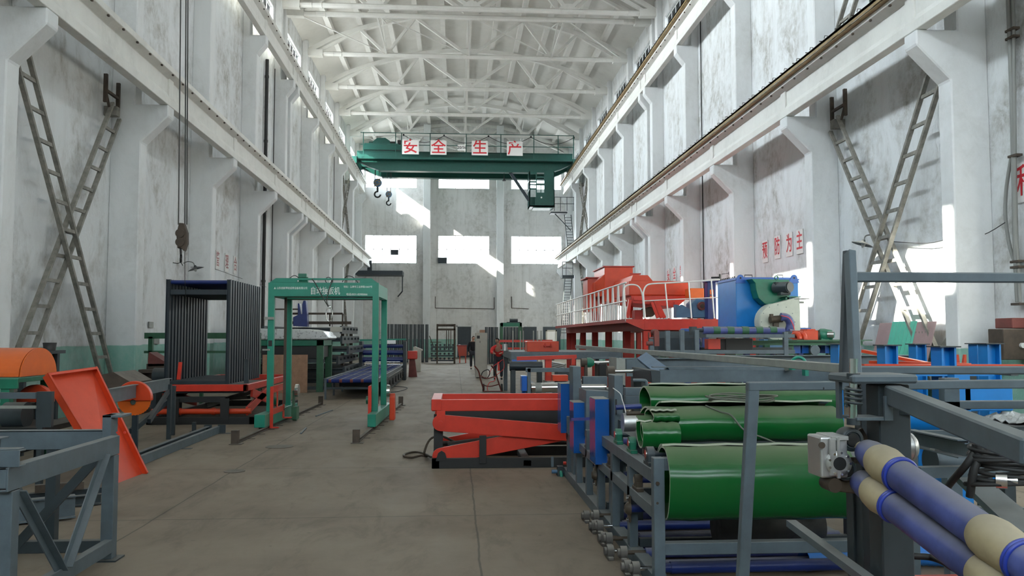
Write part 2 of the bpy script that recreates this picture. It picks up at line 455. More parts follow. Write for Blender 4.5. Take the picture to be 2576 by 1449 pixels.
M['sheetg'] = corr('green_corrugated_sheet', (0.10, 0.50, 0.36, 1))
M['sheetm'] = corr('mauve_corrugated_sheet', (0.36, 0.24, 0.24, 1))
# ================================================================ THE BUILDING
MIR = 1.4                                   # the hall is symmetrical about x = 0.7
def mx(x, side): return x if side < 0 else MIR-x
DK = {k: 14.37+6*k for k in range(-4, 5)}
DK[4] = 38.0
for k in range(5, 10): DK[k] = 14.37+6*k+0.32
JOINT2 = 39.05
COLS = sorted([DK[k] for k in range(-4, 10)]+[JOINT2])
D0, D1 = -12.0, 69.0
# floor
struct(MB().box(-8.6, D0-6, -0.25, 10.0, D1+0.4, 0).build('floor', M['floor'], origin=(0, 0, 0)))
# bays with a clerestory window
BAYS = []
cs = COLS
for a, b in zip(cs[:-1], cs[1:]):
    if b-a < 2: continue
    mid = (a+0.5+b)/2; BAYS.append((mid-2.1, mid+2.1))
WZ0, WZ1 = 14.45, 16.55
nwin = [0]
def window(name_n, quad, frames, panes, portal_args):
    w = thing('window_%d' % name_n, 'x', 'x'); del w['label']; del w['category']; struct(w)
    frames.build('window_frame', M['frame_w'], w); panes.build('pane', M['glass'], w)
    portal(*portal_args)
for side, nm in ((-1, 'left'), (1, 'right')):
    b = MB(); xi, xo = mx(-8.25, side), mx(-8.5, side)
    b.box(xi, D0, 0, xo, D1, WZ0); b.box(xi, D0, WZ1, xo, D1, 17.75)
    e = [D0]+[v for ab in BAYS for v in ab]+[D1]
    for i in range(0, len(e), 2): b.box(xi, e[i], WZ0, xo, e[i+1], WZ1)
    struct(b.build('wall_'+nm, M['wall'], origin=(xi, 0, 0)))
    for (y0, y1) in BAYS:
        nwin[0] += 1
        fr, pn = MB(), MB(); xa = mx(-8.395, side); xb = mx(-8.375, side)
        for zz in (WZ0, (WZ0+WZ1)/2-0.02, WZ1-0.04): fr.box(xa, y0, zz, xb, y1, zz+0.04)
        n = 6
        for i in range(n+1):
            yy = y0+(y1-y0)*i/n; fr.box(xa, yy-0.011, WZ0, xb, yy+0.011, WZ1)
        pn.box(mx(-8.385, side), y0, WZ0, mx(-8.39, side), y1, WZ1)
        window(nwin[0], None, fr, pn, (mx(-8.52, side), (y0+y1)/2, (WZ0+WZ1)/2, (y1-y0), WZ1-WZ0, (-side, 0, 0)))
# end walls
def end_wall(name, ya, yb, door, mat):
    b = MB(); xs = [(-7.45, -3.25), (-1.46, 2.75), (4.58, 8.78)]
    rows = [(7.71, 10.07), (13.96, 16.3)]
    X0, X1 = -8.5, 9.9
    def ztop(x): return 20.0-((x-0.7)/8.9)**2*2.25+0.2
    # vertical strips
    cuts = sorted([X0, X1]+[v for p in xs for v in p]+[v for d in door for v in d[:2]])
    for x0, x1 in zip(cuts[:-1], cuts[1:]):
        if x1-x0 < 1e-4: continue
        c = (x0+x1)/2; holes = []
        if any(p[0] < c < p[1] for p in xs): holes += rows
        for d in door:
            if d[0] < c < d[1]: holes.append((0, d[2]))
        z = 0
        for h in sorted(holes):
            if h[0] > z: b.box(x0, ya, z, x1, yb, h[0])
            z = h[1]
        b.prism([(x0, ya, z), (x1, ya, z), (x1, ya, ztop(x1)), (c, ya, ztop(c)), (x0, ya, ztop(x0))], (0, yb-ya, 0))
    o = struct(b.build(name, mat, origin=(0.7, ya, 0)))
    return xs, rows
xs, rows = end_wall('wall_far', 69.0, 69.3, [(0.13, 1.28, 2.55)], M['end_wall'])
for p in xs:
    for r in rows:
        nwin[0] += 1; fr, pn = MB(), MB()
        for zz in (r[0], (r[0]+r[1])/2-0.02, r[1]-0.05): fr.box(p[0], 69.1, zz, p[1], 69.16, zz+0.05)
        for i in range(7):
            xx = p[0]+(p[1]-p[0])*i/6; fr.box(xx-0.025, 69.1, r[0], xx+0.025, 69.16, r[1])
        pn.box(p[0], 69.125, r[0], p[1], 69.13, r[1])
        window(nwin[0], None, fr, pn, ((p[0]+p[1])/2, 69.32, (r[0]+r[1])/2, p[1]-p[0], r[1]-r[0], (0, -1, 0)))
end_wall('wall_near', D0-0.3, D0, [], M['end_wall'])
for p in xs:
    for r in rows:
        nwin[0] += 1; fr, pn = MB(), MB()
        for zz in (r[0], (r[0]+r[1])/2-0.02, r[1]-0.05): fr.box(p[0], D0-0.16, zz, p[1], D0-0.1, zz+0.05)
        for i in range(7):
            xx = p[0]+(p[1]-p[0])*i/6; fr.box(xx-0.025, D0-0.16, r[0], xx+0.025, D0-0.1, r[1])
        pn.box(p[0], D0-0.13, r[0], p[1], D0-0.125, r[1])
        window(nwin[0], None, fr, pn, ((p[0]+p[1])/2, D0-0.32, (r[0]+r[1])/2, p[1]-p[0], r[1]-r[0], (0, 1, 0)))
# pilasters on the far wall
for x0, x1 in ((-2.68, -2.1), (3.35, 3.93)):
    struct(MB().box(x0, 68.45, 0, x1, 69.0, 19.2).build('pilaster', M['col'], bevel=0.02))
# door in the far wall
d = thing('door_1', 'x', 'x'); del d['label']; del d['category']; struct(d)
MB().box(0.12, 69.05, 0, 1.29, 69.12, 2.56).build('door_leaf', M['slate'], d)
MB().box(0.05, 68.96, 0, 0.15, 69.1, 2.62).box(1.26, 68.96, 0, 1.36, 69.1, 2.62).box(0.05, 68.96, 2.52, 1.36, 69.1, 2.62).build('door_frame', M['frame_w'], d)
MB().cyl((0.28, 69.04, 1.05), (0.28, 68.98, 1.05), 0.03, 10).box(0.28, 68.96, 1.03, 0.42, 68.98, 1.06).build('door_handle', M['chrome'], d)

# columns with two corbels each
def column(D, side):
    b = MB(); y0, y1 = D, D+0.5
    P = lambda x, z: (mx(x, side), y0, z)
    b.prism([P(-8.26, 0), P(-7.55, 0), P(-7.55, 6.36), P(-6.92, 7.0), P(-6.92, 7.28), P(-7.70, 7.28), P(-7.70, 12.62),
             P(-7.37, 13.04), P(-7.37, 13.37), P(-7.98, 13.37), P(-7.98, 17.6), P(-8.26, 17.6)], (0, 0.42, 0))
    return struct(b.build('column', M['col'], bevel=0.025))
for D in COLS:
    for s in (-1, 1): column(D, s)
# crane runway beams
def runway(side, dx, dz, name):
    b = MB(); a = lambda x: mx(x-dx, side)
    sec = [(-7.15, 7.285), (-6.93, 7.285), (-6.93, 7.46), (-6.985, 7.58), (-6.985, 7.93), (-6.78, 8.0), (-6.78, 8.14), (-7.32, 8.14), (-7.32, 8.0), (-7.10, 7.93), (-7.10, 7.58), (-7.15, 7.46)]
    b.prism([(a(x), D0+0.01, z+dz) for x, z in sec], (0, 68.05-D0, 0))
    for D in COLS:
        x0, x1 = a(-7.14), a(-6.94)
        if D+0.43 < 68.0: b.box(x0, D+0.10, 7.46+dz, x1, D+0.40, 8.01+dz)
    o = struct(b.build(name, M['conc'], bevel=0.01))
    r = MB(); xc = a(-7.05)
    r.sec((xc, D0+0.02, 8.14+dz+0.05), (xc, 68.0, 8.14+dz+0.05), [(-0.05, -0.05), (0.05, -0.05), (0.05, -0.04), (0.012, -0.03), (0.012, 0.03), (0.03, 0.035), (0.03, 0.05), (-0.03, 0.05), (-0.03, 0.035), (-0.012, 0.03), (-0.012, -0.03), (-0.05, -0.04)])
    struct(r.build('crane_rail', M['rust']))
for s in (-1, 1):
    runway(s, 0.0, 0.0, 'runway_beam'); runway(s, 0.47, 6.09, 'runway_beam')
# small clips under the flanges are visible as dots: rail clips
for s in (-1, 1):
    for dx, dz in ((0, 0), (0.47, 6.09)):
        b = MB(); x = mx(-6.80-dx, s); y = 3.0
        while y < 68:
            b.box(x-0.02, y, 7.955+dz, x+0.02, y+0.05, 7.99+dz); y += 0.75
        o = b.build('rail_clips', M['rust']); struct(o)
# conductor rail along the right-hand beams
for dx, dz, nm in ((0.0, 0.0, 1), (0.47, 6.09, 2)):
    b = MB(); x = MIR+6.78+dx-0.11
    b.box(x-0.03, 2, 8.15+dz, x+0.03, 68.3, 8.21+dz).box(x-0.03, 2, 8.09+dz, x-0.02, 68.3, 8.21+dz)
    b.box(x, 2, 8.07+dz, x+0.16, 68.3, 8.10+dz)
    o = b.build('conductor_rail', M['yellowrail']); struct(o)
    h = MB(); y = 3.2
    while y < 67:
        h.tube([(x+0.02, y, 8.20+dz), (x+0.02, y, 8.27+dz), (x-0.04, y, 8.27+dz), (x-0.04, y+0.03, 8.22+dz)], 0.008, 5)
        h.box(x-0.06, y+0.22, 8.22+dz, x+0.07, y+0.235, 8.235+dz); h.box(x, y+0.22, 8.19+dz, x+0.02, y+0.235, 8.23+dz)
        y += 0.75
    struct(h.build('conductor_clips', M['rust']))

# roof trusses: bottom chord, polygonal top chord, webs
def arc_z(dx, base=19.35, rise=2.25): return base-(dx/8.9)**2*rise
NX = [-8.6, -7.4, -5.9, -4.4, -2.95, -1.5, 0, 1.5, 2.95, 4.4, 5.9, 7.4, 8.6]
def truss(Dc):
    t = thing('roof_truss', 'x', 'x', (0.7, Dc, 16.8)); del t['label']; del t['category']; struct(t)
    c = MB()
    c.sec((0.7-8.95, Dc, 16.95), (0.7+8.95, Dc, 16.95), [(0.13*cos(a), 0.13*sin(a)) for a in [pi/8+i*pi/4 for i in range(8)]])
    for s in (-1, 1):
        c.bar((0.7+s*8.95, Dc, 16.98), (0.7+s*7.9, Dc, 16.95), 0.34, 0.36)
        for q in (6.9, 7.35): c.ring((0.7+s*q, Dc, 16.95), (1, 0, 0), 0.135, 0.012, 16, 5)
    c.build('bottom_chord', M['conc'], t)
    c = MB()
    pts = [Vector((0.7+x, Dc, arc_z(x))) for x in NX]
    pts[0].z = pts[-1].z = 17.1
    for a, b in zip(pts[:-1], pts[1:]): c.bar(a+(a-b).normalized()*0.05, b+(b-a).normalized()*0.05, 0.26, 0.24)
    c.build('top_chord', M['conc'], t)
    w = MB()
    T = lambda x: Vector((0.7+x, Dc, arc_z(x)-0.05)); B = lambda x: Vector((0.7+x, Dc, 16.98))
    for a, b in ((T(-2.95), B(0)), (T(2.95), B(0)), (T(-2.95), B(-4.5)), (T(2.95), B(4.5)), (T(-5.9), B(-4.5)), (T(5.9), B(4.5)), (T(0), B(0)), (T(-5.9), B(-8.3)), (T(5.9), B(8.3))):
        w.bar(a, b, 0.16, 0.15)
    for x in (-4.5, 0, 4.5):
        w.prism([(0.7+x-0.45, Dc-0.09, 17.05), (0.7+x+0.45, Dc-0.09, 17.05), (0.7+x+0.18, Dc-0.09, 17.3), (0.7+x-0.18, Dc-0.09, 17.3)], (0, 0.18, 0))
    w.build('web_members', M['conc'], t)
    return t
t0 = None
for D in COLS:
    if t0 is None: t0 = truss(D+0.25)
    else: copy_tree(t0, loc=(0.7, D+0.25, 16.8))
# roof: ribbed slabs following the arc
def roof_top(x): return arc_z(x)+0.16
r = MB(); xsr = [-9.0, -7.4, -5.9, -4.4, -2.95, -1.5, 0, 1.5, 2.95, 4.4, 5.9, 7.4, 9.0]
for a, b in zip(xsr[:-1], xsr[1:]):
    za, zb = roof_top(a)+0.30, roof_top(b)+0.30
    r.prism([(0.7+a, D0-0.3, za), (0.7+b, D0-0.3, zb), (0.7+b, D0-0.3, zb+0.12), (0.7+a, D0-0.3, za+0.12)], (0, D1-D0+0.6, 0))
for x in xsr[1:-1]:
    z = roof_top(x); r.box(0.7+x-0.13, D0, z, 0.7+x+0.13, D1, z+0.32)
struct(r.build('ceiling', M['roof'], origin=(0.7, 0, 19)))
# horizontal / vertical cross bracing of the roof in three bays
def steel_bracing(y0, y1):
    b = MB()
    for xa, xb in ((-8.4, -4.5), (-4.5, 0), (0, 4.5), (4.5, 8.4)):
        b.bar((0.7+xa, y0, 17.0), (0.7+xb, y1, 17.0), 0.045, 0.045)
    for x in (-4.5, 0, 4.5):
        b.bar((0.7+x, y0, 17.0), (0.7+x, y1, 17.0), 0.08, 0.08)
        b.bar((0.7+x, y0, 17.1), (0.7+x, y1, arc_z(x)-0.1), 0.06, 0.06); b.bar((0.7+x, y1, 17.1), (0.7+x, y0, arc_z(x)-0.1), 0.06, 0.06)
    struct(b.build('roof_bracing', M['conc']))
steel_bracing(JOINT2+0.25, DK[5]+0.25); steel_bracing(DK[8]+0.25, DK[9]+0.25)
# ================================================================ CRANE, BRACING, WALL FITTINGS
# ---- X-shaped lattice bracing between columns
def lattice_arm(b, y0, z0, y1, z1, x, wid, n, depth=0.09):
    """ladder-like arm in the plane x = const from (y0,z0) to (y1,z1)"""
    a, c = Vector((x, y0, z0)), Vector((x, y1, z1)); d = (c-a).normalized(); s = Vector((0, -d.z, d.y))
    for q in (-1, 1):
        b.bar(a+s*(q*wid/2), c+s*(q*wid/2), depth, 0.06, up=s)
    return a, c, d, s
def cross_brace(side, ya, yb, za, zb, x, label, wid=0.5, n=13, group=None):
    xm = mx(x, side)
    t = thing('cross_brace', label, 'steel bracing', (xm, (ya+yb)/2, za), 0, group)
    for i, (p, q, xx) in enumerate((((ya, za), (yb, zb), xm), ((yb, za), (ya, zb), xm-side*0.11))):
        b = MB(); a, c, d, s = lattice_arm(b, p[0], p[1], q[0], q[1], xx, wid, n)
        L = (c-a).length
        for k in range(1, n):
            m = a+d*(L*k/n); h = wid/2-0.01
            # rungs are level, as on a ladder
            dy = h/abs(s.y) if abs(s.y) > 0.2 else h
            b.bar(m-Vector((0, dy, 0)), m+Vector((0, dy, 0)), 0.05, 0.07)
        b.build('lattice_arm', M['lattice'], t)
    xw = mx(-8.24, side)
    for y in (ya, yb):
        for z in (za, zb): MB().box(xw, y-0.10, z-0.12, xm-side*0.05, y+0.10, z+0.10).build('anchor_plate', M['lattice'], t)
    return t
cross_brace(-1, DK[0]+1.0, DK[1]-0.35, 0.2, 7.0, -8.0, 'tall X-shaped ladder-like steel bracing on the wall behind the orange drum cover', group='lattice wall braces')
cross_brace(1, DK[0]+0.9, DK[1]-0.35, 0.2, 7.0, -8.0, 'tall X-shaped ladder-like steel bracing in the bright sunlit wall patch', group='lattice wall braces')
cross_brace(1, DK[0]+0.9, DK[1]-0.35, 8.3, 13.3, -8.0, 'steel lattice bracing cut off at the top of the right wall, above the yellow rail', n=10, group='lattice wall braces')
for s, nm in ((-1, 'left'), (1, 'right')):
    far = 'beside the hanging hooks' if s < 0 else 'beside the crane cab'
    cross_brace(s, DK[7]+0.85, DK[8]-0.35, 8.3, 13.2, -7.95, 'distant steel lattice bracing above the lower runway beam, %s' % far, n=11, group='far lattice braces')
    cross_brace(s, DK[7]+0.85, DK[8]-0.35, 0.2, 7.2, -7.95, 'distant lower steel lattice bracing on the far %s wall, under the lower runway beam' % nm, n=14, group='far lattice braces')
# steel struts standing on the corbel ends beside the bracing (rusty stubs)
# ---- rusty bracket stubs over the bracing
for s, nm in ((-1, 'left'), (1, 'right')):
    b = MB(); xm = mx(-8.0, s); y = DK[1]-0.25
    b.box(xm-0.04, y-0.04, 7.05, xm+0.04, y+0.03, 7.7).box(xm-0.04, y-0.75, 7.05, xm+0.04, y-0.68, 7.7).box(xm-0.03, y-0.7, 7.3, xm+0.03, y, 7.36)
    b.bar((xm, y-0.7, 7.3), (xm, y-0.5, 7.0), 0.05, 0.04)
    tag(b.build('rusty_bracket', M['rust']), 'rusty steel bracket over the top of the %s wall bracing' % nm, 'bracket')

# ---- overhead travelling crane (green)
cr = thing('bridge_crane', 'green overhead travelling crane with red lettered boards, spanning the hall near its far end', 'crane', (0.7, 63, 14.3))
YF = 62.0
for y, nmx in ((YF, 0), (YF+2.6, 1)):
    b = MB(); X0, X1 = -7.35, 8.75
    # box girder with haunched ends
    b.prism([(X0, y, 14.72), (X0+0.9, y, 14.28), (X0+1.7, y, 14.02), (X1-1.7, y, 14.02), (X1-0.9, y, 14.28), (X1, y, 14.72), (X1, y, 15.42), (X0, y, 15.42)], (0, 0.5, 0))
    b.box(X0, y-0.08, 15.42, X1, y+0.58, 15.46).box(X0+1.6, y-0.06, 14.0, X1-1.6, y+0.56, 14.03)
    b.box(X0, y-0.03, 14.80, X1, y, 14.84)
    b.build('main_girder', M['crane'], cr)
b = MB(); b.box(-7.4, YF-0.9, 14.78, 8.8, YF-0.08, 14.83).box(-7.4, YF-0.92, 14.70, 8.8, YF-0.88, 14.86); b.build('walkway', M['crane'], cr)
for x in (-7.45, 8.85):
    MB().box(x-0.2, YF-1.0, 14.36, x+0.2, YF+3.9, 14.86).cyl((x-0.1, YF-0.6, 14.44), (x+0.1, YF-0.6, 14.44), 0.2, 20).cyl((x-0.1, YF+3.5, 14.44), (x+0.1, YF+3.5, 14.44), 0.2, 20).build('end_truck', M['crane'], cr)
b = MB(); yr = YF-0.9
for z in (16.63, 15.75): b.bar((-7.0, yr, z), (8.75, yr, z), 0.045, 0.045)
for i, px in enumerate((914, 995, 1010, 1082, 1173, 1260, 1343, 1404, 1443)):
    x = at(px, 380, yr).x; b.bar((x, yr, 14.8), (x, yr, 16.66), 0.06, 0.06)
b.build('railing', M['crane'], cr)
b = MB(); prev = None
for px in (1015, 1117, 1229, 1336, 1444):
    x = at(px, 356, yr).x
    if prev is not None: b.tube([(prev, yr+0.1, 16.5), ((prev*3+x)/4, yr+0.1, 16.12), ((prev+x)/2, yr+0.1, 15.98), ((prev+3*x)/4, yr+0.1, 16.12), (x, yr+0.1, 16.5)], 0.022, 6, 4)
    b.box(x-0.06, yr+0.05, 16.45, x+0.06, yr+0.15, 16.58); prev = x
b.build('festoon_cable', M['rubber'], cr)
b = MB(); b.bar((-7.0, YF+3.4, 15.9), (8.8, YF+3.4, 15.9), 0.05, 0.3).bar((-7.0, YF+3.4, 15.65), (8.8, YF+3.4, 15.65), 0.05, 0.05); b.build('cable_tray', M['grey_l'], cr)
for ch, px, w, lab in (('安', 1032.5, 1.22, 0), ('全', 1103, 1.18, 0), ('生', 1207, 1.2, 0), ('产', 1295, 1.18, 0)):
    c = at(px, 386, yr-0.05)
    pl = MB().box(c.x-w/2, yr-0.07, 15.05, c.x+w/2, yr-0.04, 16.12).build('letter_board', M['signw'], cr)
    pl['label'] = 'white board with a red Chinese character'
    text(ch, 1.10, (c.x, yr-0.075, 15.57), FACE_CAM, M['signr'], pl)
c = at(1161, 386, yr-0.05)
pl = MB().box(c.x-0.29, yr-0.07, 15.38, c.x+0.29, yr-0.04, 15.82).build('capacity_plate', M['signw'], cr)
text('20/5t', 0.30, (c.x, yr-0.075, 15.60), FACE_CAM, M['letterk'], pl)
# trolley on top at the left
b = MB(); tx0, tx1 = -6.9, -4.0
b.box(tx0, YF-0.1, 15.55, tx1, YF+2.9, 15.95); b.box(tx0+0.1, YF-0.15, 15.95, tx1-0.3, YF+0.1, 16.02)
b.build('trolley_frame', M['crane'], cr)
b = MB(); b.prism([(-6.2, YF+0.2, 15.98), (-6.2, YF+0.2, 16.25), (-5.9, YF+0.2, 16.5), (-5.3, YF+0.2, 16.52), (-4.95, YF+0.2, 16.3), (-4.95, YF+0.2, 15.98)], (0, 1.0, 0)); b.cyl((-6.6, YF+1.4, 16.25), (-4.6, YF+1.4, 16.25), 0.28, 20)
b.build('gear_housing', M['crane'], cr)
b = MB(); b.cyl((-4.9, YF+0.5, 16.15), (-4.5, YF+0.5, 16.15), 0.16, 16).cyl((-4.4, YF+0.5, 16.2), (-4.15, YF+0.5, 16.2), 0.24, 18); b.build('hoist_motor', M['black'], cr)
b = MB()
for x in (-6.15, -5.85, -5.0, -4.9): b.cyl((x, YF+1.4, 13.6), (x, YF+1.4, 16.0), 0.02, 6)
b.build('hoist_ropes', M['rope'], cr)
# hook blocks
def hook_block(px, py, sc, label):
    c = at(px, py, YF+1.4); t = thing('hook_block', label, 'crane hook', tuple(c))
    b = MB(); b.cyl(c+Vector((0, -0.12*sc, 0)), c+Vector((0, 0.12*sc, 0)), 0.32*sc, 24); b.cyl(c+Vector((0, -0.17*sc, 0)), c+Vector((0, 0.17*sc, 0)), 0.08*sc, 12)
    b.build('sheave_guard', M['steelblue'], t)
    q = MB()
    for o in (-0.16, 0.02, 0.2):
        q.bar(c+Vector((-0.26*sc, -0.128*sc, (o-0.14)*sc*1.0)), c+Vector((0.24*sc, -0.128*sc, (o+0.12)*sc)), 0.012, 0.07*sc, up=(0, 0, 1))
    q.build('warning_stripe', M['yellowrail'], t)
    q = MB(); q.cyl(c+Vector((0, 0, -0.3*sc)), c+Vector((0, 0, -0.62*sc)), 0.075*sc, 12)
    q.build('shank', M['grey_d'], t)
    q = MB(); q.ring(c+Vector((0, 0, -0.88*sc)), (0, 1, 0), 0.22*sc, 0.062*sc, 22, 8, arc=1.55*pi, start=0.42*pi)
    q.build('hook', M['rubber'], t)
    q = MB()
    for dx in (-0.17, 0.17): q.cyl(c+Vector((dx*sc, 0, 0.1)), Vector((c.x+dx*sc, c.y, 15.6)), 0.018, 6)
    q.build('hoist_rope', M['rope'], t)
hook_block(950, 460, 1.0, 'large striped hook block hanging from the crane, the higher and left one')
hook_block(978, 489, 0.75, 'small striped hook block hanging from the crane, to the right of the large one')
# operator cab
cb = thing('operator_cab', 'green glazed operator cab hung under the crane beside the far ladders', 'crane cab', tuple(at(1362, 520, YF+0.2)))
p0 = at(1330, 455, YF); p1 = at(1393, 520, YF); x0, x1 = p0.x, p1.x; zt, zb = 14.0, p1.z-0.1; xm_ = at(1349, 500, YF).x
b = MB()
b.prism([(x0, YF-0.6, zt-0.3), (x0+0.06, YF-0.6, zb+0.25), (x1, YF-0.6, zb), (x1, YF-0.6, zt), (x0, YF-0.6, zt)], (0, 0.04, 0)) if False else None
xr_ = at(1367, 470, YF).x; xw_ = at(1358, 480, YF).x
F = [(x0, zt-0.22, xm_, zt), (x0, zb+0.65, x0+0.08, zt-0.22), (xm_-0.08, zb+0.65, xm_, zt-0.22), (x0+0.08, 13.15, xm_-0.08, 13.27), (x0+0.08, 12.62, xm_-0.08, 12.74),
     (x0, zb, x0+0.10, zb+0.65), (x0+0.10, zb, x0+0.42, zb+0.12), (x0+0.42, zb, xm_, zb+0.65),
     (xm_, zb, x1, 12.40), (xr_, 12.40, x1, zt), (xm_, 12.98, xr_, 13.10), (xm_, 13.52, xr_, 13.62), (xw_, 12.40, xw_+0.06, 12.98)]
for q in F: b.box(q[0], YF-0.55, q[1], q[2], YF-0.5, q[3])
b.box(x0, YF-0.55, zb, x1, YF+0.9, zb+0.1).box(x0+0.3, YF-0.5, zb-0.08, x1-0.1, YF+0.8, zb)
b.box(x1-0.05, YF-0.55, zb, x1, YF+0.9, zt)
for zz in (zb, 12.6, 13.3): b.box(x0, YF-0.5, zz, x0+0.05, YF+0.9, zz+0.1)
for yy in (YF-0.55, YF+0.15, YF+0.85): b.box(x0, yy, zb, x0+0.06, yy+0.06, zt)
for q in ((x0, YF+0.86, zb, x1, YF+0.9, 12.3), (x1-0.4, YF+0.86, zb, x1, YF+0.9, zt), (x0, YF+0.86, 13.2, x1, YF+0.9, 13.3)): b.box(*q)
b.build('cab_body', M['crane'], cb)
MB().box(x0+0.03, YF-0.49, zb+0.15, xr_, YF-0.48, zt-0.2).build('cab_window', M['glass'], cb)
b = MB(); b.bar((at(1283, 446, YF+0.2).x, YF+0.2, 14.05), (at(1331, 505, YF+0.2).x, YF+0.2, at(1331, 505, YF+0.2).z), 0.14, 0.22); b.build('diagonal_strut', M['slate'], cb)
b = MB(); c = at(1362, 497, YF-0.55); b.cyl(c, c+Vector((0, -0.05, 0)), 0.06, 12); b.build('cab_lamp', M['signw'], cb)
# lamp under the girder
c = at(1268, 447, YF+0.2)
lt = thing('pendant_lamp', 'small dark bell-shaped lamp hanging under the crane girder', 'lamp', (c.x, c.y, c.z-0.1))
MB().lathe((c.x, c.y, c.z), (0, 0, -1), [(0, 0.03), (0.1, 0.05), (0.25, 0.16)], 16).build('lamp_shade', M['rubber'], lt)
MB().cyl((c.x, c.y, c.z-0.02), (c.x, c.y, 14.05), 0.015, 6).build('lamp_cord', M['rubber'], lt)

# ---- hoist hook hanging near the left, from a low-level crane above the picture
gd = thing('hoist_girder', 'low-level crane girder just above the picture carrying the left hoist', 'crane', (0.7, 15.5, 9.2))
MB().box(-6.9, 15.2, 8.75, 8.3, 15.8, 9.5).build('main_girder', M['crane'], gd)
for x in (-7.0, 8.4): MB().box(x-0.15, 14.7, 8.31, x+0.15, 15.9, 8.76).build('end_truck', M['crane'], gd)
HD = 15.5
hk = thing('hoist_hook', 'dark hook block hanging on wire ropes in front of the left wall', 'crane hook', tuple(at(456, 640, HD)))
b = MB()
for (xa, xb) in ((455, 449), (468, 465), (473, 470)):
    p, q = at(xa, -60, HD), at(xb, 565, HD); b.tube([p+(p-q).normalized()*0.4, q], 0.012, 6)
p = at(465, 560, HD); q = at(465, 690, HD+0.5)
b.build('wire_rope', M['rope'], hk)
a, c = at(455, 560, HD), at(457, 618, HD)
b = MB(); b.prism([at(450, 560, HD-0.06), at(462, 561, HD-0.06), at(470, 585, HD-0.06), at(470, 612, HD-0.06), at(463, 632, HD-0.06), at(452, 622, HD-0.06), at(446, 625, HD-0.06), at(443, 590, HD-0.06)], (0, 0.12, 0))
for z in (0, 1):
    cc = at(456, 588+z*22, HD); b.cyl(cc+Vector((0, -0.09, 0)), cc+Vector((0, 0.09, 0)), 0.08, 16)
b.build('block_housing', M['rust'], hk, bevel=0.01)
b = MB(); b.cyl(at(454, 622, HD), at(455, 640, HD), 0.02, 10)
cc = at(455, 650, HD); b.ring(cc, (1, 0.3, 0), 0.065, 0.02, 18, 8, arc=1.5*pi, start=0.5*pi)
b.build('hook', M['rubber'], hk)
b = MB(); b.tube([at(435, 661, HD), at(447, 663, HD), at(455, 660, HD), at(460, 668, HD)], 0.008, 5); b.tube([at(465, 560, HD), at(465, 640, HD), at(465, 705, HD+0.8), at(470, 790, 17.2)], 0.006, 5)
b.build('trip_line', M['rope'], hk)

# ---- drain pipes, conduits and wires
def tagd(o, l, c, g=None): return tag(o, l, c, g)
x = -8.13; y = onx(668, 400, x).y
b = MB(); b.cyl((x, y, 0.05), (x, y, 13.6), 0.075, 12)
for z in (1.5, 4, 7, 10, 12.8): b.cyl((x, y, z), (x, y, z+0.1), 0.092, 12)
tagd(b.build('drain_pipe', M['pipe']), 'thick black drain pipe running down the wall behind the portal frames', 'pipe')
for px, X, l in ((688, -8.2, 'thin dark cable running down the left wall just beyond the thick drain pipe'), (841, -8.2, 'thin dark cable on the far part of the left wall')):
    y = onx(px, 400, X).y; tagd(MB().cyl((X, y, 0.05), (X, y, 13.8), 0.02, 8).build('wall_cable', M['pipe']), l, 'cable')
y = onx(1765, 300, 9.6).y
tagd(MB().cyl((9.6, y, 2.2), (9.6, y, 14.3), 0.022, 8).build('wall_cable', M['pipe']), 'thin dark cable running down the right wall behind the blue machine', 'cable')
y = onx(1497, 600, 9.6).y
tagd(MB().cyl((9.6, y, 2.2), (9.6, y, 14.0), 0.03, 8).build('wall_cable', M['pipe']), 'thin dark cable on the right wall left of the red hopper', 'cable')
# conduit bundle at the right edge
cd = thing('conduit_bundle', 'bundle of grey conduits with clamps running down to the rusty switch cabinet', 'conduits', (9.5, 14, 2))
b = MB(); D = 13.9
def cp(px, py): return onx(px, py, 9.53)
b.tube([cp(2535, -60), cp(2541, 90), cp(2545, 200), cp(2550, 395), cp(2556, 650), cp(2561, 760)], 0.045, 8, 5)
b.tube([cp(2546, -60), cp(2550, 90), cp(2553, 390), cp(2553, 540), cp(2560, 650), cp(2566, 760)], 0.03, 8, 5)
b.tube([cp(2544, 395), cp(2532, 470), cp(2529, 540), cp(2538, 610), cp(2552, 660)], 0.03, 8, 5)
b.build('conduit', M['conduit'], cd)
b = MB()
for py in (75, 95, 392, 658, 672, 765):
    p = cp(2545+(py-75)*0.022, py); MB().box(p.x-0.05, p.y-0.11, p.z-0.02, p.x+0.07, p.y+0.11, p.z+0.02).build('pipe_clamp', M['rust'], cd)
# switch boxes at the right edge
p = at(2557, 823, 13.4)
sb = thing('switch_box', 'dark rusty switch cabinet on the wall at the right edge', 'switch box', (p.x, 13.4, 1.3))
a, c = at(2523, 827, 13.4), at(2640, 905, 13.4)
MB().box(a.x, 13.4, c.z, c.x, 13.8, a.z).build('cabinet_body', M['rust'], sb, bevel=0.01)
a, c = at(2531, 800, 13.6), at(2660, 826, 13.6); MB().box(a.x, 13.45, c.z, c.x, 13.9, a.z).build('upper_box', M['brown'], sb, bevel=0.01)
b = MB(); p = at(2570, 869, 13.4); b.cyl(p, p-Vector((0, 0.05, 0)), 0.045, 10); b.build('knob', M['frame_w'], sb)
# brown pipes leaning at the column
p, q = at(2372, 872, 15.2), at(2421, 800, 14.9)
tagd(MB().bar(p, q+(q-p)*0.3, 0.05, 0.08).bar(p+Vector((0.1, 0, 0)), q+(q-p)*0.3+Vector((0.1, 0, 0)), 0.05, 0.08).build('leaning_angles', M['lattice']), 'dark steel angles leaning on the right wall at the foot of the bracing', 'steel angles')

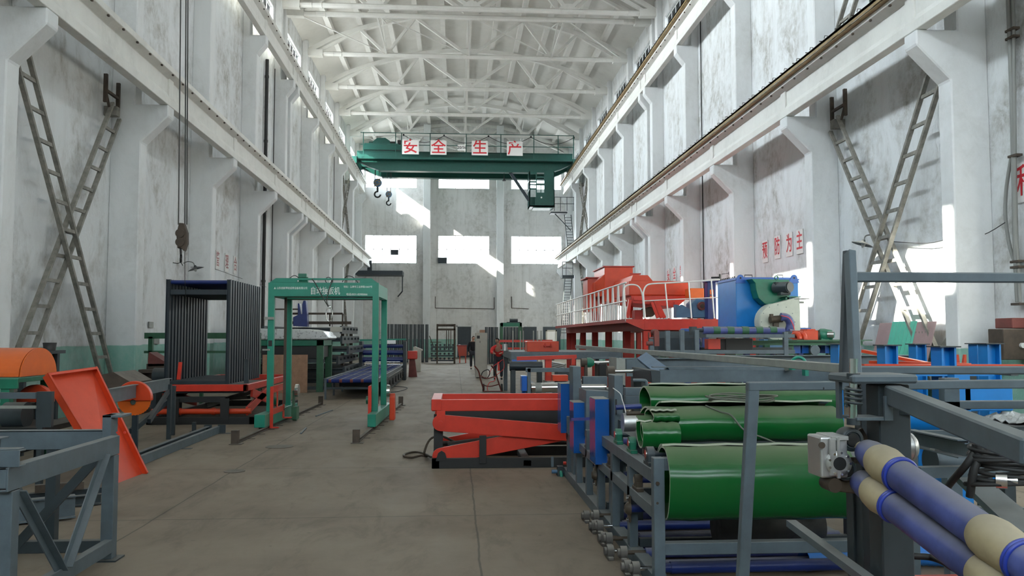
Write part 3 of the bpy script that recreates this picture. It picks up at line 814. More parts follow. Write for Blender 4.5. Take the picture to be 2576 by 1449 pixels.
# ---- wall lamps
def wall_lamp(px, py, X, s, label):
    c = onx(px, py, X)
    t = thing('dish_lamp', label, 'lamp', tuple(c))
    tip = c+Vector((-s*0.42, -0.3, 0.0))
    MB().tube([c+Vector((0, 0, 0.12)), c+Vector((-s*0.15, -0.1, 0.16)), c+Vector((-s*0.34, -0.22, 0.12)), tip], 0.015, 8, 4).build('lamp_arm', M['conduit'], t)
    MB().lathe(tip+Vector((0, 0, 0.03)), (-s*0.3, 0.1, -1), [(0, 0.03), (0.05, 0.05), (0.07, 0.12), (0.12, 0.24), (0.115, 0.235), (0.08, 0.1)], 24).build('lamp_shade', M['grey_d'], t)
    MB().lathe(tip+Vector((0, 0, -0.03)), (-s*0.3, 0.1, -1), [(0, 0.03), (0.05, 0.045), (0.12, 0.03), (0.14, 0)], 12).build('bulb', M['frame_w'], t)
wall_lamp(2202, 610, 9.64, 1, 'small dish-shaped lamp on a curved arm beside the right wall bracing')
wall_lamp(462, 672, -8.24, -1, 'small dish-shaped lamp on the left wall behind the hanging hook')
for X, pts, l in ((9.5, [(2235, 607), (2330, 612), (2400, 598), (2470, 592), (2528, 560)], 'thin wire sagging along the right wall above the sunlit patch'),
                  (-8.1, [(480, 672), (530, 674), (600, 698), (670, 722)], 'thin wire running along the left wall from the lamp')):
    tagd(MB().tube([onx(px, py, X) for px, py in pts], 0.008, 5, 4).build('wire', M['rubber']), l, 'wire')

# ---- characters painted on small plates on the walls
def wall_char(ch, px, py, X, side, h, label, group, ink='signr'):
    c = onx(px, py, X); t = MB().box(c.x-0.01, c.y-h*0.36, c.z-h*0.55, c.x+0.01, c.y+h*0.36, c.z+h*0.55).build('sign_plate', M['signw'])
    tag(t, label, 'sign', group)
    text(ch, h*0.92, (c.x-side*0.014, c.y, c.z), FACE_LEFT if side > 0 else FACE_RIGHT, M[ink], t, sx=0.75)
for ch, px, py, w in (('预', 1925, 633, 'first'), ('防', 1956, 622, 'second'), ('为', 1986, 615, 'third'), ('主', 2012, 608, 'last')):
    wall_char(ch, px, py, 9.63, 1, 0.62, 'small white plate with a red character, %s of the four above the blue machine' % w, 'prevention slogan plates')
for ch, px, py, w in (('安', 1682, 695, 'first'), ('全', 1697, 690, 'second'), ('第', 1714, 685, 'third')):
    wall_char(ch, px, py, 9.63, 1, 0.6, 'tiny distant red character plate over the red hopper, %s of three' % w, 'slogan plates over the hopper')
for ch, px, py, w in (('管', 547, 654, 'first'), ('理', 570, 661, 'second'), ('合', 591, 667, 'last')):
    wall_char(ch, px, py, -8.23, -1, 0.6, 'faded red character plate on the left wall, %s of three' % w, 'slogan plates on the left wall', 'signfaded')
wall_char('和', 2580, 457, 9.63, 1, 0.62, 'white plate with a large red character cut by the right edge', None)
for px, py, w, h, l in ((378, 817, 0.16, 0.16, 'small grey square plate on the left wall above the lower plate'), (392, 853, 0.2, 0.26, 'grey rectangular plate on the left wall just above the green dado')):
    c = onx(px, py, -8.24); tag(MB().box(c.x, c.y-w, c.z-h/2, c.x+0.03, c.y+w, c.z+h/2).build('wall_plate', M['grey_l']), l, 'plate')

# ---- far wall fittings
def far_box(px, py, w, h, l):
    c = at(px, py, 68.9); tag(MB().box(c.x-w/2, 68.7, c.z-h/2, c.x+w/2, 69.08, c.z+h/2).build('exhaust_fan', M['slate'], bevel=0.02), l, 'exhaust fan')
far_box(993, 635, 0.6, 0.42, 'dark square exhaust fan in the lower left window of the far wall')
far_box(1113, 655, 0.72, 0.45, 'dark exhaust fan at the lower left corner of the middle window')
for xa, xb, l in ((1095, 1243, 'thin rusty pipe run low on the far wall between the pilasters'), (1287, 1330, 'thin rusty pipe run low on the far wall right of the pilasters')):
    a, c = at(xa, 775, 68.95), at(xb, 777, 68.95)
    b = MB().bar(a, c, 0.04, 0.05); b.bar(a, a+Vector((0, 0, 0.95)), 0.05, 0.06)
    if xb == 1243: b.bar(c, c+Vector((0, 0, 0.95)), 0.05, 0.06)
    tag(b.build('wall_pipe', M['rust']), l, 'pipe')
# left platform under the far runway end
pf = thing('service_platform', 'dark steel service platform bracketed on the far left corner under the window', 'platform', tuple(at(965, 690, 67.5)))
a, c = at(933, 683, 67.5), at(1014, 694, 67.5)
MB().box(-7.9, 66.5, c.z, c.x, 68.4, a.z).build('deck', M['slate'], pf)
b = MB(); b.bar((c.x-0.1, 68.3, c.z), (c.x-0.1, 68.3, c.z-1.2), 0.08, 0.08).bar((c.x-0.1, 68.3, c.z-1.2), (c.x-0.5, 68.9, c.z-1.6), 0.07, 0.07); b.build('bracket', M['slate'], pf)
b = MB(); a = at(935, 650, 66); b.box(-7.15, 68.12, c.z, -6.8, 68.4, c.z+1.3); b.build('post', M['slate'], pf)
# access ladders and landings at the right far corner
def ladder(b, a, c, w, n, rail=0.05):
    a, c = Vector(a), Vector(c); s = Vector((w/2, 0, 0))
    b.bar(a-s, c-s, rail, rail).bar(a+s, c+s, rail, rail)
    for k in range(1, n): m = a+(c-a)*(k/n); b.bar(m-s, m+s, 0.035, 0.035)
ld = thing('access_stairs', 'grey steel ladders and landings climbing to the crane cab in the far right corner', 'stairs', tuple(at(1430, 800, 63)))
D = 63.0
b = MB(); a, c = at(1384, 533, D), at(1425, 537, D)
b.box(a.x, D-0.5, c.z-0.05, c.x, D+0.6, c.z+0.05)
b2 = MB()
for px in (1393, 1408, 1424, 1440): p = at(px, 533, D); b2.bar((p.x, D-0.5, p.z), (p.x, D-0.5, p.z+1.05), 0.04, 0.04)
for dz in (0.55, 1.05): p = at(1393, 533, D); q = at(1442, 533, D); b2.bar((p.x, D-0.5, p.z+dz), (q.x, D-0.5, p.z+dz), 0.04, 0.04)
p, q = at(1428, 540, D-0.5), at(1438, 641, D-0.5); ladder(b2, q, p, 0.5, 14)
b2.bar(at(1396, 538, D), at(1436, 580, D), 0.07, 0.07)
b.build('upper_landing', M['slate'], ld); b2.build('upper_ladder', M['grey_d'], ld)
b = MB(); a, c = at(1413, 692, D-3), at(1442, 696, D-3); b.box(a.x, D-3.4, c.z-0.12, c.x, D-2.4, c.z+0.08); b.build('middle_landing', M['slate'], ld)
b = MB()
for px in (1415, 1424, 1441): p = at(px, 692, D-3.3); b.bar(p, p+Vector((0, 0, 0.95)), 0.04, 0.04)
for dz in (0.5, 0.95): p = at(1415, 692, D-3.3); q = at(1441, 692, D-3.3); b.bar(p+Vector((0, 0, dz)), (q.x, q.y, p.z+dz), 0.04, 0.04)
ladder(b, at(1419, 845, D-6), at(1430, 700, D-3.4), 0.5, 20)
b.build('lower_ladder', M['grey_d'], ld)
# ================================================================ LEFT SIDE, FRONT TO BACK
def gusset(b, p, w=0.2, h=0.2): pass
# ---- foreground steel stand
st = thing('steel_stand', 'grey steel stand with diagonal braces and foot plates in front of the orange tray', 'steel stand', (-3.05, 5.85, 0))
XR, XL, Y0_, Y1_, H = -2.60, -3.50, 5.12, 6.75, 0.935
up = (0, 0, 1)
b = MB(); b.chan((XR, Y0_, H-0.07), (XR, Y1_, H-0.07), 0.07, 0.14, 0.012, flip=-1).build('top_rail', M['grey'], st, bevel=0.003)
MB().chan((XL, Y0_, H-0.07), (XL, Y1_, H-0.07), 0.07, 0.14, 0.012).build('top_rail', M['grey'], st, bevel=0.003)
MB().chan((XL, Y0_, H-0.06), (XR-0.01, Y0_, H-0.06), 0.07, 0.12, 0.01, flip=-1).build('cross_rail', M['grey'], st, bevel=0.003)
MB().bar((XL, Y1_-0.03, 0.10), (XR-0.03, Y1_-0.03, 0.10), 0.06, 0.09).build('bottom_rail', M['grey_d'], st, bevel=0.003)
MB().bar((XR-0.03, Y0_, 0.11), (XR-0.03, Y1_-0.06, 0.11), 0.06, 0.10).build('bottom_rail', M['grey'], st, bevel=0.003)
for x, y in ((XR-0.045, Y1_-0.05), (XR-0.045, Y0_+0.1), (XL+0.05, Y1_-0.05), (XL+0.05, Y0_+0.1)):
    l = MB().box(x-0.045, y-0.045, 0.012, x+0.045, y+0.045, H-0.145).build('leg', M['grey'], st, bevel=0.004)
    MB().box(x-0.09, y-0.09, 0, x+0.09, y+0.09, 0.012).build('foot_plate', M['grey_d'], l)
x = XR-0.02
for a, c in (((x, 6.50, 0.82), (x, 5.92, 0.15)), ((x, 5.27, 0.78), (x, 5.86, 0.15))):
    MB().angle(a, c, 0.055, 0.008, up=(1, 0, 0)).bar(a, c, 0.012, 0.07, up=(0, 1, 0)).build('diagonal_brace', M['grey'], st)
MB().bar((XR-0.12, Y1_-0.05, 0.80), (XL+0.18, Y1_-0.05, 0.12), 0.03, 0.07).build('diagonal_brace', M['grey_d'], st)
MB().chan((XL-0.4, Y0_+0.02, H+0.05), (XR+0.05, Y0_+0.02, H+0.05), 0.08, 0.10, 0.01, flip=-1).box(XL-0.4, Y0_+0.02, H+0.10, XR+0.04, Y0_+0.10, H+0.108).build('top_channel', M['grey'], st, bevel=0.003)
# ---- channel beam lying across behind it
cbm = thing('channel_beam', 'long grey channel beam with red dots and chipped end, laid across behind the braced stand', 'steel beam', (-3.9, 7.2, 0.77))
MB().chan((-5.2, 7.15, 0.855), (-2.885, 7.15, 0.855), 0.09, 0.155, 0.012, flip=-1).box(-5.2, 7.15, 0.92, -2.885, 7.24, 0.932).build('channel', M['grey'], cbm, bevel=0.003)
b = MB()
for px in (295, 313): p = at(px, 1088, 7.143); b.cyl(p, p+Vector((0, 0.01, 0)), 0.010, 12)
b.build('red_dot', M['red'], cbm)
b = MB(); b.box(-2.87, 7.08, 0.76, -2.80, 7.22, 1.06).box(-2.87, 7.08, 1.04, -2.72, 7.30, 1.06).cyl((-2.79, 7.15, 0.86), (-2.77, 7.15, 0.86), 0.012, 8); b.build('end_bracket', M['grey'], cbm, bevel=0.003)
for x in (-5.0, -3.3): MB().box(x-0.04, 7.16, 0, x+0.04, 7.24, 0.776).build('leg', M['grey_d'], cbm)

# ---- tipped orange tray
A, B_, C_, D_ = at(120, 938, 10.2), at(245, 922, 11.0), fl(374, 1188, 0.02), fl(291, 1220, 0.02)
nrm = (B_-A).cross(D_-A).normalized()
if nrm.dot(Vector((4, -10, 1))) < 0: nrm = -nrm
dep = 0.085
tr = thing('sheet_tray', 'orange-red sheet steel tray tipped on edge against the machinery', 'steel tray', ((C_+D_)/2).to_tuple())
b = MB(); bk = -nrm*dep
b.prism([A+bk, B_+bk, C_+bk, D_+bk], -nrm*0.006).build('tray_base', M['orange'], tr)
b = MB()
ctr = (A+B_+C_+D_)/4
for p, q in ((A, B_), (B_, C_), (D_, A)):
    inw = (ctr-(p+q)/2); inw = (inw-(q-p).normalized()*inw.dot((q-p).normalized())).normalized()
    b.prism([p, q, q+bk, p+bk], inw*0.006)
    b.prism([p, q, q+inw*0.035, p+inw*0.035], -nrm*0.005)
b.build('tray_side', M['orange'], tr)

# ---- long orange half-drum cover on a green machine
dc = thing('drum_cover', 'long orange half-cylinder cover on the green machine behind the braced stand', 'machine cover', (-6.4, 11, 1.21))
pts = [(-5.27, 11+0.46*cos(pi*i/24), 1.215+0.345*sin(pi*i/24)) for i in range(25)]
MB().prism(pts, (-2.6, 0, 0)).build('half_drum', M['orange2'], dc)
b = MB(); b.prism([(-5.26, y, z) for _, y, z in pts], (0.012, 0, 0)); b.build('end_plate', M['orange2'], dc)
gm = thing('green_conveyor', 'dark green roller machine under the orange drum cover', 'machine', (-6.4, 11, 0))
MB().box(-7.9, 10.4, 1.15, -5.2, 11.5, 1.21).box(-7.9, 10.38, 1.08, -5.2, 10.42, 1.2).build('table_top', M['green'], gm, bevel=0.005)
b = MB()
for i, z in enumerate((0.98, 0.80, 0.62)): b.cyl((-7.9, 10.55, z), (-5.35, 10.55, z), 0.055 if i % 2 else 0.04, 16)
b.build('roller', M['teal'], gm)
for x in (-7.6, -6.4, -5.35):
    for y in (10.45, 11.4): MB().box(x-0.05, y-0.05, 0, x+0.05, y+0.05, 1.15).build('leg', M['green'], gm)
MB().box(-7.9, 10.6, 0.25, -5.4, 11.3, 0.85).build('gear_case', M['black'], gm)
MB().bar((-7.9, 10.4, 0.35), (-5.3, 10.4, 0.35), 0.08, 0.12).build('bottom_rail', M['green'], gm)
# ---- black drum bucket behind
c = at(125, 872, 13); tag(MB().lathe((c.x, 13, 1.49), (0, 0, 1), [(0, 0.08), (0.12, 0.095), (0.12, 0.085), (0.02, 0.07)], 24).build('black_tub', M['rubber']), 'small black tub on top of the machinery by the left wall', 'tub')
rk = thing('wall_workbench', 'dark low workbench with scrap along the left wall behind the orange tray', 'workbench', (-6.9, 13.5, 0))
MB().box(-7.7, 12.4, 1.44, -6.1, 13.6, 1.49).build('bench_top', M['grey_d'], rk)
for x, y in ((-7.6, 12.5), (-6.2, 12.5), (-7.6, 13.5), (-6.2, 13.5)): MB().box(x-0.04, y-0.04, 0, x+0.04, y+0.04, 1.44).build('leg', M['grey_d'], rk)
# dark steel hood shapes between bench and lift
p = [at(240, 946, 13.5), at(285, 936, 13.5), at(330, 962, 13.5), at(330, 985, 13.5), at(240, 975, 13.5)]
tag(MB().prism(p, (0, 0.9, 0)).build('sheet_hood', M['rust']), 'dull brown steel hood in front of the green dado, left of the frames', 'steel hood')

# ---- saw machine with grey frame and orange blade guards
sm = thing('saw_machine', 'grey framed saw machine with two round orange blade guards', 'saw machine', (-5.4, 12, 0))
q0, q1 = at(262, 1000, 11.3), at(425, 978, 14.4); q1.z = q0.z
MB().bar(q0, q1, 0.02, 0.19).bar(q0+Vector((0, 0, 0.095)), q1+Vector((0, 0, 0.095)), 0.09, 0.01).build('side_rail', M['grey'], sm)
MB().bar(at(0, 995, 9.8), at(92, 995, 9.8), 0.05, 0.07).build('front_rail', M['grey'], sm); MB().bar(at(0, 1024, 9.8), at(92, 1024, 9.8), 0.05, 0.03).build('front_rail', M['grey_l'], sm)
MB().bar(at(-20, 1000, 10.4), at(130, 978, 12.0), 0.06, 0.05).build('side_rail', M['grey'], sm)
MB().bar(at(250, 963, 15.0), at(425, 962, 15.0), 0.06, 0.07).build('rear_rail', M['grey'], sm)
p = at(92, 990, 9.8); q = at(128, 1075, 9.8); MB().box(p.x, 9.8, q.z, q.x, 9.86, p.z+0.02).build('end_plate', M['grey_d'], sm)
for x, y, z in ((q1.x+0.03, q1.y-0.05, q1.z), (p.x+0.04, 9.84, q.z+0.02), (-6.6, 9.84, p.z-0.03), (-7.0, 14.9, 0.8), (q1.x-0.1, 14.95, 0.85)):
    MB().box(x-0.03, y-0.03, 0, x+0.03, y+0.03, z).build('leg', M['grey_d'], sm)
MB().bar(at(423, 985, 14.3), at(375, 1060, 13.0), 0.05, 0.07).bar(at(420, 1010, 14.4), at(330, 1085, 13.2), 0.06, 0.08).build('diagonal_brace', M['slate'], sm)
MB().box(-6.7, 10.0, 0.60, p.x, 11.0, 0.66).build('lower_shelf', M['black'], sm)
c = at(42, 1044, 10.2); MB().cyl(c+Vector((-0.12, 0, 0)), c+Vector((0.12, 0, 0)), 0.15, 24).build('motor', M['grey_d'], sm)
def guard(px, py, D, r, blade=True):
    c = at(px, py, D)
    pts = [c+Vector((r*cos(a), 0, r*sin(a))) for a in [pi*i/20 for i in range(21)]]
    b = MB(); b.prism(pts + ([c+Vector((-r*0.85, 0, -0.03)), c+Vector((r, 0, -0.03))] if blade else []), (0, 0.09, 0)); g = b.build('blade_guard', M['orange'], sm, bevel=0.008)
    if blade:
        n = 72; pp = []
        for i in range(n): rr = r*0.95*(1.0 if i % 2 else 0.965); a = 2*pi*i/n; pp.append(c+Vector((0.0, 0.04, -0.03))+Vector((rr*cos(a), 0, rr*sin(a)*0.9)))
        MB().prism(pp, (0, 0.006, 0)).build('saw_blade', M['orange2'], g)
        MB().cyl(c+Vector((0, 0.0, -0.05)), c+Vector((0, 0.1, -0.05)), 0.04, 16).build('arbor', M['chrome'], g)
        MB().box(c.x-0.03, c.y+0.05, 0, c.x+0.05, c.y+0.1, c.z-0.05).build('guard_post', M['slate'], sm)
    else: MB().box(c.x-0.03, c.y+0.1, 0, c.x+0.05, c.y+0.15, c.z).build('guard_post', M['slate'], sm)
guard(335, 1003, 12.6, 0.255)
guard(85, 1012, 11.0, 0.22, blade=False)
# ---- blue-grey steel piled on the floor under
sp = thing('steel_offcuts', 'short grey steel channel offcuts on the floor behind the stand', 'steel offcuts', (-3.9, 7.9, 0))
MB().ibeam((-4.05, 7.9, 0.12), (-3.55, 8.2, 0.12), 0.12, 0.2, 0.012).build('beam_offcut', M['grey'], sp)
MB().chan((-4.2, 8.6, 0.06), (-3.6, 8.9, 0.06), 0.08, 0.1, 0.01).build('beam_offcut', M['grey_d'], sp)
MB().bar((-4.6, 8.9, 0.05), (-3.7, 9.4, 0.05), 0.08, 0.08).build('beam_offcut', M['slate'], sp)
MB().bar((-4.3, 9.0, 0.14), (-3.9, 9.2, 0.14), 0.06, 0.08).build('beam_offcut', M['rust'], sp)
# ---- channels on the floor
for i, (x, z) in enumerate(((-4.36, 0.0), (-4.12, 0.0))):
    t = thing('floor_channel', ['long grey steel channel on the floor, the farther of the pair by the red lift', 'long grey steel channel on the floor, the nearer of the pair by the red lift'][i], 'steel channel', (x, 13.3, 0), 0, 'steel channels on the floor')
    MB().chan((x, 11.0-i*0.2, 0.065), (x-0.02, 15.2+i*0.05, 0.065), 0.07, 0.12, 0.01, flip=1 if i == 0 else -1).build('channel', M['grey'], t)
    MB().box(x-0.05, 15.17, 0, x+0.08, 15.19, 0.15).box(x-0.1, 15.1, 0, x+0.18, 15.24, 0.008).box(x-0.08, 13.1, 0, x+0.12, 13.2, 0.006).build('end_plate', M['grey_d'], t)
c = fl(488, 1086); tag(MB().box(c.x-0.03, c.y-0.03, 0, c.x+0.03, c.y+0.03, 0.17).box(c.x-0.06, c.y-0.05, 0, c.x+0.12, c.y+0.05, 0.01).build('floor_stop', M['grey_d']), 'short upright steel stop on the floor beside the channels', 'floor stop')

# ---- scissor lift tables
def scissor_lift(name, label, loc, L, W, dark, H=0.88, rz=0.0, arm_z=None):
    """local frame: x along the length, y depth, front at y = 0"""
    t = thing(name, label, 'lift table', loc, rz); T = WM[t.name]
    def bl(b, n, m, **k):
        b.v = [T @ p for p in b.v]; return b.build(n, m, t, **k)
    b = MB()
    b.box(0, 0, 0, L, 0.06, 0.13).box(0, W-0.06, 0, L, W, 0.13).box(0, 0, 0, 0.1, W, 0.13).box(L-0.1, 0, 0, L, W, 0.13).box(L*0.55, 0, 0.02, L*0.6, W, 0.10)
    bl(b, 'base_frame', M['black'], bevel=0.004)
    for y in (0, W-0.07):
        b = MB(); b.box(0, y, H-0.15, L, y+0.06, H)
        bl(b, 'top_rail', M['red'], bevel=0.006)
    b = MB(); b.box(-0.01, -0.01, H-0.14, 0.12, W+0.01, H+0.005); bl(b, 'end_rail', M['red'], bevel=0.006)
    b = MB(); b.box(L-0.1, 0, H-0.14, L, W, H); bl(b, 'end_rail', M['red'], bevel=0.006)
    for y in (0.0, W-0.05):
        for s, (za, zc) in enumerate(((H-0.30, 0.42), (0.15, 0.50))):
            xa, xc = 0.11, L-0.12; yy = y+(0.0 if s == 0 else 0.055)*(1 if y == 0 else -1); w = 0.105
            a, c = Vector((xa, yy, za)), Vector((xc, yy, zc)); d = (c-a).normalized(); u = Vector((-d.z, 0, d.x))
            pts = [a+d*(-w*sin(q))+u*(w*cos(q)) for q in [pi*i/10 for i in range(11)]]
            pts += [c+d*(w*sin(q))-u*(w*cos(q)) for q in [pi*i/10 for i in range(11)]]
            b = MB(); b.prism(pts, (0, 0.045, 0)); bl(b, 'scissor_arm', M['red'], bevel=0.004)
            b = MB(); b.cyl(a+Vector((0, -0.03, 0)), a+Vector((0, 0.05, 0)), 0.03, 14); bl(b, 'pivot_pin', M['red'] if s == 0 else M['hose'])
        b = MB(); b.prism([(0.06, y-0.02, H-0.14), (0.17, y-0.02, H-0.14), (0.17, y-0.02, H-0.33), (0.115, y-0.02, H-0.37), (0.06, y-0.02, H-0.33)], (0, 0.02, 0)); bl(b, 'lug', M['red'])
        b = MB(); b.prism([(0.05, y-0.015, 0.1), (0.2, y-0.015, 0.1), (0.17, y-0.015, 0.2), (0.125, y-0.015, 0.23), (0.08, y-0.015, 0.2)], (0, 0.02, 0)); bl(b, 'lug', M['black'])
    for x, w, h in ((0.02, 0.12, H-0.2), (L*0.285, 0.09, 0.42), (L-0.25, 0.05, H-0.05)):
        b = MB(); b.box(x, W*0.12, 0.1, x+w, W*0.12+0.05, h) if x < 0.1 else b.box(x, -0.02 if x < L/2 else -0.03, 0.06, x+w, 0.03-0.02, h)
        bl(b, 'prop_post', M['black'], bevel=0.003)
    b = MB(); b.cyl((0.2, W*0.5, 0.22), (L*0.8, W*0.5, 0.40), 0.05, 16); bl(b, 'hydraulic_cylinder', M['black'])
    b = MB(); b.cyl((0.15, 0.08, 0.30), (L-0.2, 0.08, 0.30), 0.045, 16) if dark else b.cyl((0.12, W-0.2, 0.2), (L-0.1, W-0.2, 0.2), 0.035, 12)
    bl(b, 'torsion_bar', M['red'] if dark else M['black'])
    b = MB(); b.box(0.1, W-0.13, 0.45, L-0.1, W-0.10, H-0.18) if not dark else b.box(0.1, W-0.15, 0.2, L-0.1, W-0.12, H-0.2)
    bl(b, 'side_plate', M['black'])
    return t
lf = scissor_lift('scissor_lift', 'orange-red scissor lift table in the middle of the floor beside the conveyor', (-0.30, 10.95, 0), 2.15, 1.18, False, 0.885)
hs = MB(); hs.tube([fl(1085, 1150, 0.05), fl(1070, 1142, 0.03), fl(1045, 1137, 0.02), fl(1022, 1141, 0.02), fl(1016, 1147, 0.02), fl(1035, 1151, 0.02), fl(1060, 1146, 0.03), fl(1074, 1148, 0.03), (-0.42, 11.5, 0.12), (-0.35, 11.7, 0.28), (-0.2, 11.7, 0.33), (0.0, 11.65, 0.25)], 0.016, 8, 5)
tag(hs.build('hydraulic_hose', M['hose']), 'brown hydraulic hose looped on the floor at the end of the front red lift', 'hose')

# left lift with the stack of frames on it
l2 = thing('scissor_lift', 'red and black scissor lift table under the stack of dark portal frames', 'lift table', (-4.9, 18.5, 0))
X0, X1, Yf, Yb = -5.85, -4.05, 16.7, 21.2
MB().box(X0-0.1, Yf, 0, X1+0.15, Yf+0.1, 0.14).box(X0-0.1, Yb-0.1, 0, X1+0.15, Yb, 0.14).box(X0-0.1, Yf, 0, X0, Yb, 0.14).box(X1+0.05, Yf, 0, X1+0.15, Yb, 0.14).build('base_frame', M['black'], l2, bevel=0.004)
MB().box(X0, Yf, 0.64, X1, Yf+0.08, 0.77).build('front_rail', M['red'], l2, bevel=0.005)
MB().box(X1-0.08, Yf, 0.64, X1, Yb, 0.77).build('side_rail', M['red'], l2, bevel=0.005)
MB().box(X0, Yf+0.08, 0.64, X0+0.08, Yb, 0.77).build('side_rail', M['red'], l2, bevel=0.005)
MB().box(X0, Yb-0.08, 0.64, X1, Yb, 0.77).build('rear_rail', M['red'], l2, bevel=0.005)
MB().box(X0+0.08, Yf+0.1, 0.60, X1-0.08, Yb-0.08, 0.64).build('deck_plate', M['slate'], l2)
MB().box(X0+0.15, Yf+0.1, 0.42, X1-0.45, Yf+0.18, 0.53).build('black_crossbar', M['black'], l2)
for x in (X0+0.35, X1-0.5): MB().box(x, Yf-0.02, 0.05, x+0.16, Yf+0.02, 0.5).build('prop_post', M['black'], l2)
b = MB(); b.cyl((X0-0.05, Yf+0.15, 0.24), (X1+0.05, Yf+0.15, 0.24), 0.055, 18); 
for x in (X0+0.45, X1-0.7): b.cyl((x, Yf+0.15, 0.24), (x+0.06, Yf+0.15, 0.24), 0.07, 18)
b.build('torsion_bar', M['orange'], l2)
for x in (X1-0.03, X0+0.05):
    for (ya, za, yb, zb) in ((Yf+0.15, 0.24, Yf+2.3, 0.62), (Yf+0.5, 0.58, Yf+2.6, 0.24)):
        b = MB(); b.bar((x, ya, za), (x, yb, zb), 0.05, 0.17, up=(0, 0, 1)); b.build('scissor_arm', M['red'], l2, bevel=0.004)
MB().bar((X0+0.6, Yf+1.5, 0.25), (X1-0.4, Yf+2.2, 0.5), 0.09, 0.09).bar((X0+0.3, Yf+2.5, 0.3), (X1-0.2, Yf+1.0, 0.45), 0.07, 0.07).build('hydraulic_cylinder', M['grey_l'], l2)
c = at(450, 932, 16.75); MB().prism([at(444, 955, 16.72), at(453, 955, 16.72), at(457, 911, 16.72), at(449, 911, 16.72)], (0, 0.05, 0)).build('red_stop', M['red'], l2)
c = at(621, 950, 17.3); MB().box(c.x-0.03, 17.2, 0.77, c.x+0.05, 17.26, 1.25).build('post', M['grey_d'], l2)
# portal frames
pf0 = thing('steel_portal', 'tall slate-grey steel portal frame, the foremost of the stack standing on the red lift', 'steel frame', (-5.05, 16.95, 0.77), 0, 'portal frames standing on the red lift')
fx0, fx1, fz0, fz1, fy = -5.69, -4.44, 0.77, 2.83, 16.9
for x in (fx0, fx1-0.075): MB().chan((x+0.037, fy+0.06, fz0), (x+0.037, fy+0.06, fz1), 0.10, 0.075, 0.01, up=(1, 0, 0), flip=-1).box(x, fy, fz0, x+0.075, fy+0.012, fz1).build('post', M['slate'], pf0)
MB().box(fx0+0.07, fy+0.01, fz1-0.30, fx1-0.07, fy+0.08, fz1-0.20).build('crossbar', M['slate'], pf0, bevel=0.003)
MB().box(fx0+0.07, fy+0.01, fz0, fx1-0.07, fy+0.09, fz0+0.06).build('bottom_bar', M['slate'], pf0)
MB().cyl((fx0+0.06, fy+0.05, fz1-0.05), (fx1-0.07, fy+0.05, fz1-0.05), 0.04, 14).build('top_roller', M['navy'], pf0)
words_n = ['second', 'third', 'fourth', 'fifth', 'sixth', 'seventh', 'eighth', 'ninth', 'tenth', 'eleventh', 'twelfth', 'thirteenth', 'last']
for i in range(1, 14):
    copy_tree(pf0, loc=(-5.05, 16.95+0.19*i, 0.77), label='slate-grey steel portal frame, the %s from the front of the stack on the red lift' % words_n[i-1])
# scrap by the wall: red brackets, cart
c = at(398, 900, 19)
rb = thing('red_bracket_stand', 'dull red triangular bracket stand by the green dado left of the frames', 'bracket', (c.x, 19, 0.9))
b = MB(); z0 = at(398, 925, 19).z
b.prism([at(372, 905, 19), at(375, 886, 19), at(418, 912, 19), at(418, 920, 19), at(372, 922, 19)], (0, 0.5, 0)); b.build('triangle_plate', M['brown'], rb)
b = MB(); a, c2 = at(348, 930, 18.8), at(420, 938, 18.8); b.box(a.x, 18.8, c2.z, c2.x, 19.8, a.z); b.box(a.x+0.1, 19, a.z, c2.x, 19.6, a.z+0.12); b.build('timber', M['rust'], rb)
b = MB()
for px in (352, 412): p = at(px, 938, 19); b.box(p.x-0.05, 18.9, 0, p.x+0.05, 19.6, p.z)
b.build('leg', M['rust'], rb)
c = at(412, 945, 18.3); tag(MB().cyl((c.x-0.3, 18.6, 0.86), (c.x+0.25, 18.6, 0.86), 0.17, 24).box(c.x-0.3, 18.45, 0, c.x-0.2, 18.75, 0.8).box(c.x+0.15, 18.45, 0, c.x+0.25, 18.75, 0.8).build('steel_drum', M['grey_d']), 'grey horizontal steel drum left of the portal frames', 'drum')
# ================================================================ GREEN GANTRY MACHINE AND THE BACK OF THE HALL
gz = thing('board_stacker', 'tall green portal machine with white lettering on its beam, standing on two floor rails', 'gantry machine', (-2.475, 16.8, 0), -radians(1.3))
def gb(b, n, m, parent=None, **k):
    T = WM[gz.name]; b.v = [T @ p for p in b.v]; return b.build(n, m, parent or gz, **k)
hx = 1.035
for x in (-hx, hx-0.115):
    for y in (-0.8, 0.72): b = MB(); b.box(x, y, 0.30, x+0.115, y+0.09, 2.47); gb(b, 'post', M['teal'], bevel=0.004)
b = MB(); b.box(-hx, -0.8, 2.46, hx, -0.74, 2.72); b.prism([(-hx+0.02, -0.8, 2.72), (-hx+0.14, -0.8, 2.805), (-0.5, -0.8, 2.805), (-0.5, -0.8, 2.72)], (0, 0.05, 0))
b.prism([(hx-0.02, -0.8, 2.72), (hx-0.14, -0.8, 2.805), (0.68, -0.8, 2.805), (0.68, -0.8, 2.72)], (0, 0.05, 0)); b.box(-0.5, -0.8, 2.77, 0.68, -0.75, 2.805)
front = gb(b, 'front_beam', M['teal'], bevel=0.003)
b = MB(); b.box(-hx, 0.75, 2.46, hx, 0.81, 2.70); gb(b, 'rear_beam', M['teal'])
for x in (-hx, hx-0.05): b = MB(); b.box(x, -0.74, 2.46, x+0.05, 0.75, 2.70); gb(b, 'side_beam', M['teal'])
b = MB(); b.box(-hx+0.05, -0.74, 2.455, hx-0.05, -0.30, 2.47).box(-hx+0.05, 0.3, 2.455, hx-0.05, 0.75, 2.47); gb(b, 'bottom_plate', M['green'])
